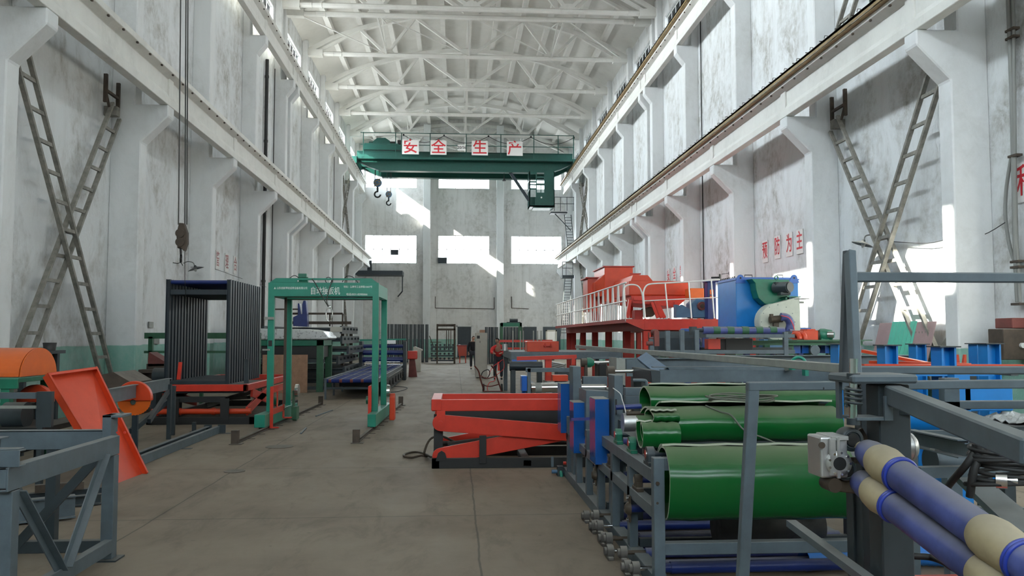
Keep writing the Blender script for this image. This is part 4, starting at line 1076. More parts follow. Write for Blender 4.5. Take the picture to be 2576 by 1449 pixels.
for x, w in ((-hx-0.06, 0.19), (hx-0.11, 0.15)):
    b = MB(); b.box(x, -1.42, 0.07, x+w, 1.35, 0.30); tr_ = gb(b, 'end_carriage', M['teal'], bevel=0.006)
    b = MB(); b.cyl((x+w/2-0.03, -1.3, 0.09), (x+w/2+0.03, -1.3, 0.09), 0.06, 16).cyl((x+w/2-0.03, 1.2, 0.09), (x+w/2+0.03, 1.2, 0.09), 0.06, 16); gb(b, 'wheel', M['rust'], tr_)
# small hole, hooks and brackets on the left post
b = MB(); b.box(-hx+0.02, -0.806, 1.52, -hx+0.09, -0.799, 1.63); gb(b, 'post_opening', M['black'])
b = MB(); b.box(-hx-0.06, -0.83, 2.02, -hx+0.115, -0.8, 2.07); gb(b, 'post_bracket', M['grey_l']); b = MB(); b.box(-hx-0.08, -0.84, 1.44, -hx+0.05, -0.8, 1.47); gb(b, 'post_bracket', M['grey_l'])
b = MB(); b.bar((-hx+0.22, -0.3, 0.4), (-hx+0.22, -0.3, 2.46), 0.05, 0.02); gb(b, 'drive_chain', M['rust'])
b = MB(); b.bar((hx-0.05, -0.3, 0.4), (hx-0.05, -0.3, 2.46), 0.02, 0.05); gb(b, 'drive_chain', M['rust'])
# red carriage plates with windows and bolts
for x, ys in ((-hx+0.13, -1.05), (hx-0.16, -0.95)):
    b = MB(); L = 1.15; z0, z1 = 0.02, 0.78
    b.box(x, ys, z0, x+0.012, ys+0.12, z1).box(x, ys+L-0.14, z0+0.1, x+0.012, ys+L, z1).box(x, ys, z1-0.12, x+0.012, ys+L, z1).box(x, ys, 0.25, x+0.012, ys+L, 0.36)
    b.box(x, ys-0.01, z0, x+0.06, ys, z1).box(x, ys+0.5, 0.36, x+0.012, ys+0.58, z1-0.12)
    b.box(x, ys, z0, x+0.16, ys+0.08, z0+0.02).box(x, ys+L-0.1, z0+0.08, x+0.16, ys+L, z0+0.10)
    pl = gb(b, 'lifting_plate', M['red'])
    b = MB()
    for yy in (ys+0.06, ys+L-0.07):
        for k in range(5): b.cyl((x+0.012, yy, 0.12+k*0.15), (x+0.024, yy, 0.12+k*0.15), 0.014, 8)
    o = gb(b, 'bolts', M['rust'], pl); stuff(o)
    b = MB(); b.cyl((x-0.12, ys+0.7, 0.47), (x-0.02, ys+0.7, 0.47), 0.08, 16); gb(b, 'motor', M['green'])
b = MB(); b.cyl((-hx+0.30, 0.35, 0.62), (-hx+0.36, 0.35, 0.62), 0.13, 24); gb(b, 'pulley', M['chrome'])
b = MB(); b.cyl((-hx+0.25, 0.35, 0.10), (-hx+0.33, 0.35, 0.10), 0.08, 16).box(-hx+0.25, 0.27, 0.1, -hx+0.27, 0.45, 0.62).box(-hx+0.24, 0.25, 0.05, -hx+0.34, 0.5, 0.3); gb(b, 'belt_guard', M['dgreen'])
b = MB(); b.cyl((hx+0.08, 0.1, 0.62), (hx+0.14, 0.1, 0.62), 0.12, 24); gb(b, 'pulley', M['chrome'])
b = MB(); b.prism([(hx+0.14, 0.0, 0.05), (hx+0.14, 0.0, 0.5), (hx+0.14, 0.12, 0.58), (hx+0.14, 0.26, 0.5), (hx+0.14, 0.26, 0.05)], (0.10, 0, 0)); gb(b, 'belt_guard', M['orange'], bevel=0.01)
# lettering
def glabel(s, px, py, size, sx=1.0):
    c = at(px, py, 16.0); T = WM[gz.name]; p = T.inverted() @ c; p.y = -0.806; text(s, size, T @ p, FACE_CAM, M['letter'], front, ext=0.001, sx=sx)
glabel('自动接板机', 818, 733, 0.155, 0.72)
glabel('▲ 山东创新建材成套设备有限公司', 731, 725, 0.050, 0.82)
glabel('地址：济南市工业南路10607号', 901, 722, 0.047, 0.85)
glabel('电话:0531-82985866', 898, 741, 0.052, 0.9)
# motor on the top and wire sling
b = MB(); b.cyl((-0.55, -0.35, 2.80), (-0.38, -0.35, 2.80), 0.06, 16).box(-0.56, -0.42, 2.84, -0.40, -0.28, 2.92).box(-0.62, -0.45, 2.70, -0.36, -0.25, 2.76); gb(b, 'top_motor', M['green'], bevel=0.004)
b = MB(); b.ring((0.02, -0.4, 2.79), (0, 1, 0.2), 0.06, 0.008, 20, 6); gb(b, 'power_cable', M['rubber']); b = MB(); b.tube([(0.30, -0.5, 2.75), (0.38, -0.5, 2.86), (0.5, -0.5, 2.85), (0.6, -0.5, 2.74)], 0.008, 6, 4); gb(b, 'power_cable', M['rubber']); b = MB(); b.tube([(-0.75, -0.5, 2.78), (-0.62, -0.45, 2.88), (-0.5, -0.4, 2.78)], 0.008, 6, 4); gb(b, 'power_cable', M['rubber'])
sl = thing('lifting_sling', 'wire rope sling with a long chain link on the green portal machine', 'lifting sling', tuple(at(828, 800, 15.9)))
b = MB(); D = 15.88
b.tube([at(785, 702, 16.0), at(795, 716, D), at(812, 748, D), at(826, 772, D)], 0.010, 6, 3); b.tube([at(838, 703, 16.0), at(832, 716, D), at(826, 735, D), at(822, 758, D), at(827, 772, D)], 0.010, 6, 3)
b.build('wire_rope', M['rope'], sl)
b = MB(); c = at(828, 790, D); pts = [c+Vector((0.06*cos(a), 0, 0.135*sin(a))) for a in [2*pi*i/24 for i in range(25)]]; b.tube(pts, 0.010, 6); b.build('chain_link', M['chrome'], sl)
b = MB(); b.ring(at(829, 772, D), (0.3, 1, 0), 0.025, 0.008, 14, 6); b.build('shackle', M['chrome'], sl)
# floor rails of the machine with end stops
for pa, pb, w in (((-3.47, 13.62), (-3.34, 21.25), 'left'), ((-1.57, 13.62), (-1.34, 21.0), 'right')):
    t = thing('floor_rail', 'rusty floor rail with upright end stops under the %s side of the green portal machine' % w, 'floor rail', ((pa[0]+pb[0])/2, 17.3, 0), 0, 'floor rails of the portal machine')
    A, B = Vector((pa[0], pa[1], 0)), Vector((pb[0], pb[1], 0)); up3 = Vector((0, 0, 0.03))
    MB().ibeam(A+up3, B+up3, 0.05, 0.055, 0.01).build('rail', M['rust'], t)
    for p in (A, B): MB().box(p.x-0.065, p.y-0.02, 0, p.x+0.045, p.y+0.07, 0.22).box(p.x-0.09, p.y-0.06, 0, p.x+0.11, p.y+0.11, 0.01).build('end_stop', M['rust'], t, bevel=0.004)
    b = MB()
    for k in range(1, 11):
        p = A+(B-A)*(k/11); b.box(p.x-0.02, p.y-0.02, 0, p.x+0.13, p.y+0.02, 0.008)
    stuff(b.build('rail_clips', M['rust'], t))
for (a, c, l) in (((795, 1048), (836, 1033), 'thin dark steel bar lying on the floor between the rails'), ((757, 1092), (770, 1078), 'short grey angle piece lying on the floor near the green machine')):
    p, q = fl(*a), fl(*c); p.z = q.z = 0.012; tag(MB().bar(p, q, 0.03, 0.02).build('steel_bar', M['grey']), l, 'steel bar')
for px, py, l in ((703, 1124, 'round iron floor cover near the end of the left floor rail'), (590, 1186, 'round iron floor cover nearest the camera, left of the aisle')):
    c = fl(px, py); tag(MB().cyl((c.x, c.y, 0.0), (c.x, c.y, 0.006), 0.21 if py < 1150 else 0.13, 28).build('floor_cover', M['rust']), l, 'floor cover')

# ---- green table machine with foil wrapped pack
gt = thing('green_table', 'dark green steel table carrying a foil-wrapped pack, behind the green portal machine', 'steel table', (-5.3, 27, 0))
x0, x1, y0, y1 = -6.9, -4.05, 26.2, 28.0
MB().box(x0, y0, 1.42, x1, y1, 1.60).build('table_top', M['green'], gt, bevel=0.01)
MB().box(x0, y0+0.05, 1.05, x1-0.1, y1-0.1, 1.40).build('inner_case', M['black'], gt)
for x, y in ((x1-0.22, y0), (x0, y0), (x1-0.2, y1-0.2), (x0, y1-0.2)): MB().box(x, y, 0, x+0.2, y+0.16, 1.62 if x < x1-0.3 else 1.75).build('leg', M['dgreen'], gt)
MB().bar((x0, y0+0.1, 0.95), (x1, y0+0.1, 0.95), 0.08, 0.12).bar((x0, y0+0.1, 0.12), (x1, y0+0.1, 0.12), 0.08, 0.1).build('cross_rail', M['grey_d'], gt)
MB().box(x1-0.65, y0, 0.1, x1-0.55, y0+0.06, 0.95).box(x1-0.75, y0-0.02, 0.75, x1-0.5, y0+0.08, 0.95).build('valve_stand', M['steelblue'], gt)
tag(MB().prism([(-7.0, 26.1, 1.605), (-3.95, 26.1, 1.605), (-3.88, 26.1, 1.66), (-4.05, 26.1, 1.86), (-4.5, 26.1, 1.93), (-7.0, 26.1, 1.97)], (0, 1.8, 0)).build('foil_pack', M['foil'], bevel=0.04, seg=2), 'long pack wrapped in crinkled silvery film on the dark green table', 'wrapped pack')
pw = MB().box(-5.85, 25.95, 0, -4.5, 26.0, 1.15).build('plywood_board', M['ply'], bevel=0.003); tag(pw, 'reddish plywood board leaning against the dark green table', 'plywood board')
# wall-side green frame seen through the portal frames
tag(MB().box(-7.9, 21.9, 1.65, -5.0, 22.0, 1.80).box(-7.9, 21.9, 1.28, -5.0, 22.0, 1.34).box(-7.8, 21.9, 0, -7.7, 22.0, 1.7).box(-5.1, 21.9, 0, -5.0, 22.0, 1.7).box(-6.5, 21.9, 0, -6.42, 22, 1.7).build('green_rack', M['dgreen']), 'dark green rack by the wall seen through the portal frames', 'rack')
# ---- pile of grey roller frames
def roller_frame(name, label, x, y, z, w, L, h=0.26, group=None, mat='grey_d'):
    t = thing(name, label, 'steel frame', (x, y, z), 0, group); b = MB()
    b.box(x, y, z, x+0.07, y+L, z+h).box(x+w-0.07, y, z, x+w, y+L, z+h); b.build('side_rail', M[mat], t)
    n = max(2, int(L/0.9))
    b = MB()
    for k in range(n+1): yy = y+L*k/n; b.bar((x+0.05, yy, z+h*0.4), (x+w-0.05, yy, z+h*0.4), 0.06, 0.06)
    b.build('cross_tubes', M['slate'], t)
    b = MB()
    for k in range(n): yy = y+L*(k+0.5)/n; b.cyl((x-0.03, yy, z+h*0.65), (x+w+0.06, yy, z+h*0.65), 0.045, 10)
    b.build('rollers', M['grey_d'], t); return t
GP = 'dark roller frames stacked by the left wall'
ords = ['lowest', 'second from the bottom', 'third from the bottom', 'fourth from the bottom', 'fifth from the bottom', 'topmost']
for k in range(6):
    w = 2.9-0.12*(k % 3); L = 6.5-0.4*k
    top_rack = roller_frame('roller_rack', 'dark grey roller frame in the stack behind the green table, %s' % ords[k], -6.6+0.1*(k % 2), 28.55+0.03*k, 0.08+0.345*k, w, L, 0.26, GP, 'slate' if k % 2 else 'grey_d')
for k in range(4):
    px_, py_ = -6.25+2.2*(k % 2), 30.0+2.4*(k//2)
    for j in range(6):
        zb_ = 0.0 if j == 0 else 0.345*j-0.005
        tag(MB().box(px_, py_, zb_, px_+0.1, py_+0.2, 0.08+0.345*j-(0.0 if j == 0 else 0.0)).build('packing_block', M['rust']), 'small packing block between the stacked dark roller racks by the wall', 'packing block', 'packing blocks in the rack stack')
rl = thing('guard_railing', 'dark pipe railing on top of the stacked roller frames', 'railing', (-5.5, 30, 2.12))
b = MB(); p0, p1 = at(733, 789, 29.5), at(862, 789, 29.5); zb = 2.06
b.bar(p0, p1, 0.05, 0.07); b.bar(p1, (p1.x, p1.y, zb), 0.05, 0.05); b.bar((p0.x, 29.5, zb+0.12), (p1.x+0.3, 29.5, zb+0.12), 0.06, 0.1)
for px in (760, 830): q = at(px, 789, 29.5); b.bar(q, (q.x, q.y, zb), 0.05, 0.05)
b.bar(at(690, 778, 29.4), at(754, 778, 29.4), 0.04, 0.05)
b.build('rails', M['rust'], rl)
dm = thing('mast_unit', 'dark blue upright double-pronged machine part on top of the stacked frames', 'machine part', (-5.6, 29, 2.06))
b = MB(); a = lambda px, py: at(px, py, 28.9)
b.prism([a(737, 820), a(737, 798), a(749, 792), a(749, 763), a(753, 763), a(757, 790), a(760, 790), a(760, 766), a(763, 756), a(769, 756), a(772, 790), a(773, 822)], (0, 0.35, 0)); b.build('mast_body', M['navy'], dm, bevel=0.01)
MB().box(a(835, 824).x, 28.5, 1.86, a(864, 824).x, 28.55, 2.03).build('end_board', M['cabinet'], top_rack)

# ---- long blue belt conveyor
bc = thing('belt_conveyor', 'long low conveyor with dark blue belts and pale strips beside the aisle', 'conveyor', (-2.85, 29, 0))
x0, x1, y0, y1 = -3.55, -2.08, 23.1, 36.0
for x in (x0, x1-0.06): MB().box(x, y0, 0.45, x+0.06, y1, 0.57).build('side_rail', M['grey'], bc, bevel=0.004)
b = MB(); b.box(x0+0.06, y0+0.08, 0.50, x1-0.06, y1, 0.535).cyl((x0+0.06, y0+0.1, 0.485), (x1-0.06, y0+0.1, 0.485), 0.045, 14); b.build('blue_belt', M['bluebelt'], bc)
b = MB()
for k in range(5): xx = x0+0.13+k*0.29; b.box(xx, y0+0.05, 0.535, xx+0.022, y1, 0.545)
for k in range(1, 5): b.box(x0+0.06, y0+k*2.6, 0.548, x1-0.06, y0+k*2.6+0.05, 0.552)
b.build('guide_strips', M['grey_l'], bc)
b = MB()
for k in range(5): xx = x0+0.145+k*0.29; b.cyl((xx-0.035, y0+0.05, 0.50), (xx+0.035, y0+0.05, 0.50), 0.05, 14)
b.build('red_pulleys', M['brown'], bc)
for y in (y0+0.03, y0+1.6, y0+3.4): 
    for x in (x0+0.03, x1-0.03): MB().box(x-0.025, y-0.025, 0, x+0.025, y+0.025, 0.46).build('leg', M['grey'], bc)
MB().bar((x0+0.03, y0+0.03, 0.30), (x1-0.03, y0+0.03, 0.30), 0.04, 0.06).bar((x1-0.02, y0+1.2, 0.05), (x1-0.02, y1, 0.05), 0.05, 0.06).bar((x0+0.3, y0+0.8, 0.36), (x1-0.3, y0+0.8, 0.36), 0.06, 0.12).build('cross_rail', M['grey_d'], bc)
b = MB(); b.box(x1+0.0, y0+1.4, 0.12, x1+0.03, y1-1, 0.44)
for k in range(7): b.cyl((x1+0.03, y0+2+k*1.3, 0.26), (x1+0.07, y0+2+k*1.3, 0.26), 0.11, 16)
b.build('chain_cover', M['rubber'], bc)
hd = thing('roller_press', 'blue roller press across the far end of the blue belt conveyor', 'roller machine', (-2.8, 34, 0))
for z, r in ((0.80, 0.11), (1.08, 0.10), (1.33, 0.07)): MB().cyl((-3.62, 33.2, z), (-2.05, 33.2, z), r, 18).build('press_roller', M['navy'], hd)
for x in (-3.75, -2.05): MB().box(x, 33.0, 0, x+0.12, 33.6, 1.52).build('side_frame', M['grey_d'], hd, bevel=0.01)
MB().bar((-3.75, 33.3, 1.56), (-1.95, 33.3, 1.60), 0.08, 0.06).build('top_bar', M['teal'], hd)
MB().cyl((-3.5, 33.05, 0.62), (-2.15, 33.05, 0.62), 0.03, 10).cyl((-3.5, 33.0, 0.72), (-2.15, 33.0, 0.72), 0.02, 10).build('shiny_roller', M['chrome'], hd)
MB().box(-2.75, 33.1, 1.42, -2.35, 33.3, 1.56).build('gauge_box', M['alu'], hd)
rm = thing('red_motor_stand', 'small red motor stand beside the far end of the blue conveyor', 'motor', (-1.85, 36, 0))
MB().box(-2.02, 35.6, 0.75, -1.62, 36.1, 1.10).build('motor_case', M['red'], rm, bevel=0.02)
MB().prism([(-1.98, 35.7, 0), (-1.62, 35.7, 0), (-1.72, 35.7, 0.75), (-1.95, 35.7, 0.75)], (0, 0.3, 0)).build('stand_plate', M['brown'], rm)
cp2 = fl(995, 985); 
tag(MB().tube([fl(935, 975, 0.01), fl(965, 972, 0.01), fl(1000, 972, 0.01), fl(1025, 976, 0.01), fl(1000, 985, 0.01), fl(960, 987, 0.01)], 0.012, 6, 4).build('floor_cable', M['rubber']), 'thin black cable looped on the aisle floor beside the blue conveyor', 'cable')
# ivory console
cs_ = thing('control_console', 'ivory control console with a sloping top standing in the aisle', 'control console', (-1.85, 41.5, 0))
MB().prism([(-2.05, 41.1, 0), (-1.68, 41.1, 0), (-1.68, 41.1, 0.98), (-1.60, 41.1, 1.03), (-1.62, 41.1, 1.08), (-1.98, 41.1, 1.22), (-2.05, 41.1, 1.20)], (0, 0.5, 0)).build('console_body', M['cabinet'], cs_, bevel=0.01)

# ---- upright dark steel posts standing in rows at the back
def ordw(i, n): return ['first', 'second', 'third', 'fourth', 'fifth', 'sixth', 'seventh', 'eighth', 'ninth', 'tenth', 'last'][i if i < n-1 else 10]
def upright_row(xs_, D, h, base, w, group, txt, lean=0.0):
    first = None
    for i, x in enumerate(xs_):
        if first is None:
            t = thing('steel_upright', 'x', 'steel post', (x, D, 0), 0, group)
            MB().chan((x, D, 0), (x, D, h), 0.22, w, 0.02, up=(1, 0, 0)).build('channel_post', M['slate'], t)
            MB().bar((x+0.02, D-0.02, 0.1), (x+0.02, D-0.02, h), 0.03, 0.02).build('bright_edge', M['grey_l'], t)
            first = t; o = t
        else: o = copy_tree(first, loc=(x, D+0.12*i, 0))
        o['label'] = txt % ordw(i, len(xs_))
upright_row([at(px, 850, 55).x for px in (975, 985, 995, 1004, 1013, 1022, 1032, 1042, 1052, 1061, 1072)], 55, 2.52, 0, 0.2, 'dark uprights left of the door', 'dark steel upright beside the far door, %s from the blue conveyor side of the row')
upright_row([at(px, 850, 52).x for px in (1224, 1233, 1241, 1250, 1262, 1272, 1281, 1290, 1299, 1308, 1318)], 52, 2.3, 0, 0.19, 'dark uprights right of the door', 'dark steel upright behind the grey tables, %s from the ivory cabinet side of the row')
# frame rack in the middle background
fr_ = thing('frame_rack', 'tall open rusty frame with stacked rollers at the far end of the aisle', 'rack', (-0.5, 53.5, 0))
a, c = at(1098, 816, 53), at(1146, 816, 53)
MB().box(a.x, 53, 0, a.x+0.1, 53.2, a.z).box(c.x-0.12, 53, 0, c.x, 53.2, a.z).box(a.x, 53, a.z-0.38, c.x, 53.15, a.z-0.26).cyl((a.x, 53.1, a.z-0.05), (c.x, 53.1, a.z-0.05), 0.08, 12).build('portal', M['rust'], fr_)
b = MB()
for z in (0.15, 0.45, 0.75, 1.0):
    b.box(a.x-0.35, 53.3, z, c.x-0.05, 54.0, z+0.08)
    for k in range(6): b.cyl((a.x-0.3+k*0.27, 53.25, z+0.17), (a.x-0.3+k*0.27, 54, z+0.17), 0.07, 8)
b.build('stacked_rollers', M['slate'], fr_)
b = MB()
for k in range(3): xx = a.x+0.62+k*0.14; b.bar((xx, 54.1, 0.9), (xx, 54.1, 2.1), 0.05, 0.05)
b.bar((a.x-0.45, 53.3, 1.75), (a.x-0.2, 53.4, 1.1), 0.04, 0.04).bar((a.x-0.4, 53.3, 1.35), (a.x+0.3, 53.3, 1.35), 0.04, 0.04); b.build('rods', M['rust'], fr_)
# red chute bin
bn = thing('red_chute_bin', 'small bright red chute bin on legs in front of the far door', 'chute bin', (0.5, 54.6, 0))
a, c = at(1150, 869, 54.5), at(1174, 869, 54.5)
MB().prism([(a.x, 54.4, 1.13), (c.x, 54.4, 1.13), (c.x, 54.4, 0.45), (a.x+0.1, 54.4, 0.45), (a.x+0.04, 54.4, 0.9)], (0, 0.5, 0)).build('bin_body', M['orange'], bn)
MB().box(a.x-0.02, 54.35, 1.08, c.x+0.02, 54.92, 1.16).build('rim', M['dred'], bn)
for x in (a.x+0.14, c.x-0.1):
    for y in (54.42, 54.82): MB().box(x, y, 0, x+0.07, y+0.06, 0.5).build('leg', M['orange'], bn)

# ---- electric cabinet
ec = thing('electric_cabinet', 'tall ivory electric cabinet with a small dark meter, right of the aisle', 'electric cabinet', (1.05, 34.8, 0))
a, c = at(1196, 840, 34.6), at(1226, 840, 34.6)
MB().box(a.x, 34.6, 0.03, c.x, 35.2, 1.86).build('cabinet_body', M['cabinet'], ec, bevel=0.01)
MB().box(a.x+0.02, 34.585, 0.1, c.x-0.03, 34.6, 1.82).build('cabinet_door', M['cabinet'], ec, bevel=0.004)
MB().box(a.x+0.06, 34.57, 1.62, a.x+0.18, 34.586, 1.74).build('meter', M['black'], ec)
MB().box(a.x+0.18, 34.56, 1.45, a.x+0.20, 34.586, 1.52).build('door_handle', M['rubber'], ec)
for y in (34.7, 35.1): MB().box(a.x+0.05, y-0.03, 0, c.x-0.05, y+0.03, 0.04).build('foot', M['black'], ec)
tag(MB().box(a.x+0.18, 34.75, 1.865, a.x+0.40, 35.0, 1.98).build('cardboard_box', M['ply']), 'small cardboard box on top of the tall ivory cabinet', 'box')

# ---- hand truck
ht = thing('hand_truck', 'rusty red two-wheeled hand truck leaning by the grey table right of the aisle', 'hand truck', (1.1, 26.0, 0))
D = 26.0
def hp(px, py, dy=0.0): return at(px, py, D+dy)
b = MB(); b.tube([hp(1194, 921, -0.5), hp(1204, 934, -0.3), hp(1209, 955, -0.1), hp(1218, 985, 0.1)], 0.022, 8, 4); b.tube([hp(1236, 920, -0.5), hp(1245, 932, -0.3), hp(1252, 955, -0.1), hp(1262, 986, 0.1)], 0.022, 8, 4); b.build('handle_frame', M['brown'], ht)
b = MB(); b.tube([hp(1209, 945, -0.15), hp(1225, 952, -0.1), hp(1250, 945, -0.15)], 0.018, 8, 4); b.tube([hp(1214, 968, 0), hp(1232, 972, 0), hp(1257, 966, 0)], 0.018, 8, 4); b.build('cross_bar', M['brown'], ht)
for px in (1216, 1262):
    p = hp(px, 985, 0.15); MB().cyl((p.x-0.03, p.y, 0.12), (p.x+0.03, p.y, 0.12), 0.12, 20).build('wheel', M['rubber'], ht)
MB().box(hp(1218, 985).x, D-0.1, 0.01, hp(1260, 985).x, D+0.15, 0.03).build('toe_plate', M['brown'], ht)
tag(MB().tube([hp(1228, 950, 0.2), hp(1238, 925, 0.2), hp(1255, 912, 0.3), hp(1266, 905, 0.3), hp(1268, 925, 0.3), hp(1256, 938, 0.2), hp(1248, 945, 0.1), hp(1244, 958, 0.0), hp(1232, 962, 0), hp(1226, 975, 0), hp(1230, 985, 0.1), hp(1245, 985, 0.2)], 0.010, 6, 5).build('air_hose', M['redhose']), 'bright red air hose draped over the hand truck', 'hose')
tag(MB().tube([hp(1210, 946, 0.1), hp(1215, 935, 0.1), hp(1228, 930, 0.1), hp(1232, 940, 0.1), hp(1224, 952, 0.1), hp(1212, 950, 0.1)], 0.016, 6, 5).build('black_hose', M['rubber']), 'black hose coiled on the hand truck handle', 'hose')

# ---- people
SKIN = plain('skin', (0.42, 0.24, 0.17, 1), 0.6); DARKCL = plain('dark_jacket_cloth', (0.012, 0.013, 0.016, 1), 0.9); TROU = plain('grey_trouser_cloth', (0.035, 0.038, 0.048, 1), 0.9); HAIR = plain('black_hair', (0.008, 0.007, 0.006, 1), 0.7)
REDCL = plain('red_jacket_cloth', (0.6, 0.03, 0.03, 1), 0.8); SHOE = plain('black_shoes', (0.01, 0.01, 0.01, 1), 0.5)
def skin_mesh(name, pts, edges, rad, mat, parent, root=0, sub=2):
    me = bpy.data.meshes.new(name); inv = WM[parent.name].inverted()
    me.from_pydata([tuple(inv @ Vector(p)) for p in pts], edges, []); o = bpy.data.objects.new(name, me); COL.objects.link(o); o.parent = parent; WM[o.name] = WM[parent.name].copy()
    o.modifiers.new('skin', 'SKIN').use_smooth_shade = True
    if not me.skin_vertices: 
        bpy.context.view_layer.update()
    sv = me.skin_vertices[0].data if me.skin_vertices else None
    if sv:
        for i, r in enumerate(rad): sv[i].radius = r if isinstance(r, tuple) else (r, r)
        sv[root].use_root = True
    s = o.modifiers.new('sub', 'SUBSURF'); s.levels = 1; s.render_levels = sub
    me.materials.append(mat); return o
def person(base, face, label, joints, cloth, trou, head_tilt=(0, 0, 0), jacket2=None):
    """joints: dict of world offsets from base"""
    t = thing('person', label, 'person', tuple(base)); B = Vector(base)
    J = {k: B+Vector(v) for k, v in joints.items()}
    # body: one continuous surface of skin
    names = ['pelvis', 'waist', 'chest', 'neck', 'head', 'ls', 'le', 'lw', 'rs', 're', 'rw', 'lh', 'lk', 'la', 'rh', 'rk', 'ra', 'lf', 'rf', 'lp', 'rp']
    J['lp'] = J['lw']+(J['lw']-J['le']).normalized()*0.09; J['rp'] = J['rw']+(J['rw']-J['re']).normalized()*0.09
    idx = {n: i for i, n in enumerate(names)}
    E = [('pelvis', 'waist'), ('waist', 'chest'), ('chest', 'neck'), ('neck', 'head'), ('chest', 'ls'), ('ls', 'le'), ('le', 'lw'), ('lw', 'lp'), ('chest', 'rs'), ('rs', 're'), ('re', 'rw'), ('rw', 'rp'), ('pelvis', 'lh'), ('lh', 'lk'), ('lk', 'la'), ('la', 'lf'), ('pelvis', 'rh'), ('rh', 'rk'), ('rk', 'ra'), ('ra', 'rf')]
    R = dict(pelvis=0.13, waist=0.115, chest=0.14, neck=0.055, head=0.06, ls=0.065, le=0.045, lw=0.03, rs=0.065, re=0.045, rw=0.03, lh=0.08, lk=0.055, la=0.04, rh=0.08, rk=0.055, ra=0.04, lf=0.035, rf=0.035, lp=0.035, rp=0.035)
    body = skin_mesh('body', [J[n] for n in names], [(idx[a], idx[b]) for a, b in E], [R[n] for n in names], SKIN, t)
    # fingers
    for w, p in (('lw', 'lp'), ('rw', 'rp')):
        d = (J[p]-J[w]).normalized(); s = d.cross(Vector((0, 0, 1))) if abs(d.z) < 0.9 else Vector((1, 0, 0)); s.normalize(); n = s.cross(d)
        b = MB()
        for k in range(4):
            o = J[p]+s*(0.018*(k-1.5)); L = (0.062, 0.075, 0.07, 0.055)[k]; b.tube([o, o+d*L*0.5, o+d*L*0.85-n*0.018], 0.009, 6)
        b.tube([J[w]+d*0.03+s*0.03, J[w]+d*0.07+s*0.055, J[w]+d*0.10+s*0.055-n*0.01], 0.010, 6); b.build('hand_fingers', SKIN, body)
    # head with face
    hc = J['head']+(J['head']-J['neck']).normalized()*0.05; f = Vector(face).normalized(); s = Vector((f.y, -f.x, 0)).normalized(); u = (J['head']-J['neck']).normalized()
    b = MB(); n, m = 16, 12; v = []
    for i in range(m+1):
        th = pi*i/m
        for j in range(n):
            ph = 2*pi*j/n; q = f*(0.095*sin(th)*cos(ph))+s*(0.075*sin(th)*sin(ph))+u*(0.115*cos(th)); v.append(hc+q)
    b._add(v, [(i*n+j, i*n+(j+1) % n, (i+1)*n+(j+1) % n, (i+1)*n+j) for i in range(m) for j in range(n)], True)
    b.prism([hc+f*0.085+u*0.02, hc+f*0.12-u*0.02+s*0.012, hc+f*0.12-u*0.02-s*0.012], -f*0.02)
    for q in (-1, 1): b.cyl(hc+s*(q*0.07)+u*0.0, hc+s*(q*0.085), 0.022, 8)
    b.build('head', SKIN, t)
    b = MB()
    for q in (-1, 1): b.cyl(hc+f*0.085+s*(q*0.032)+u*0.015, hc+f*0.096+s*(q*0.032)+u*0.015, 0.009, 8)
    b.bar(hc+f*0.09-u*0.05-s*0.025, hc+f*0.09-u*0.05+s*0.025, 0.01, 0.006); b.build('face_features', HAIR, t)
    b = MB(); v = []
    for i in range(7):
        th = pi*0.52*i/6
        for j in range(n):
            ph = 2*pi*j/n; k = 1.12 if cos(ph) < 0.3 else (1.1 if th < 0.9 else 0.93); q = f*(0.095*k*sin(th)*cos(ph)-0.01)+s*(0.078*k*sin(th)*sin(ph))+u*(0.125*cos(th)+0.004); v.append(hc+q)
    b._add(v, [(i*n+j, i*n+(j+1) % n, (i+1)*n+(j+1) % n, (i+1)*n+j) for i in range(6) for j in range(n)], True); b.build('hair', HAIR, t)
    jn = ['waist2', 'waist', 'chest', 'coll', 'ls', 'le', 'lc', 'rs', 're', 'rc']; J['waist2'] = J['pelvis']+Vector((0, 0, 0.0)); J['coll'] = J['chest']+(J['neck']-J['chest'])*0.7
    J['lc'] = J['le']+(J['lw']-J['le'])*0.92; J['rc'] = J['re']+(J['rw']-J['re'])*0.92; ix = {k: i for i, k in enumerate(jn)}
    skin_mesh('jacket', [J[k] for k in jn], [(ix[a], ix[c]) for a, c in (('waist2', 'waist'), ('waist', 'chest'), ('chest', 'coll'), ('chest', 'ls'), ('ls', 'le'), ('le', 'lc'), ('chest', 'rs'), ('rs', 're'), ('re', 'rc'))], [0.165, 0.15, 0.17, 0.075, 0.085, 0.062, 0.048, 0.085, 0.062, 0.048], cloth, t)
    jn = ['pelvis', 'lh', 'lk', 'lb', 'rh', 'rk', 'rb']; J['lb'] = J['lk']+(J['la']-J['lk'])*0.95; J['rb'] = J['rk']+(J['ra']-J['rk'])*0.95; ix = {k: i for i, k in enumerate(jn)}
    skin_mesh('trousers', [J[k] for k in jn], [(ix[a], ix[c]) for a, c in (('pelvis', 'lh'), ('lh', 'lk'), ('lk', 'lb'), ('pelvis', 'rh'), ('rh', 'rk'), ('rk', 'rb'))], [0.155, 0.105, 0.078, 0.062, 0.105, 0.078, 0.062], trou, t)
    for a, q in (('la', 'lf'), ('ra', 'rf')):
        d = (J[q]-J[a]); d.z = 0; d.normalize(); p = Vector((J[a].x, J[a].y, 0)); MB().lathe(p-d*0.08+Vector((0, 0, 0.045)), d, [(0, 0.02), (0.03, 0.045), (0.12, 0.045), (0.22, 0.042), (0.27, 0.02)], 12).build('shoe', SHOE, t)
    return t
bx = at(1190, 900, 43.5).x
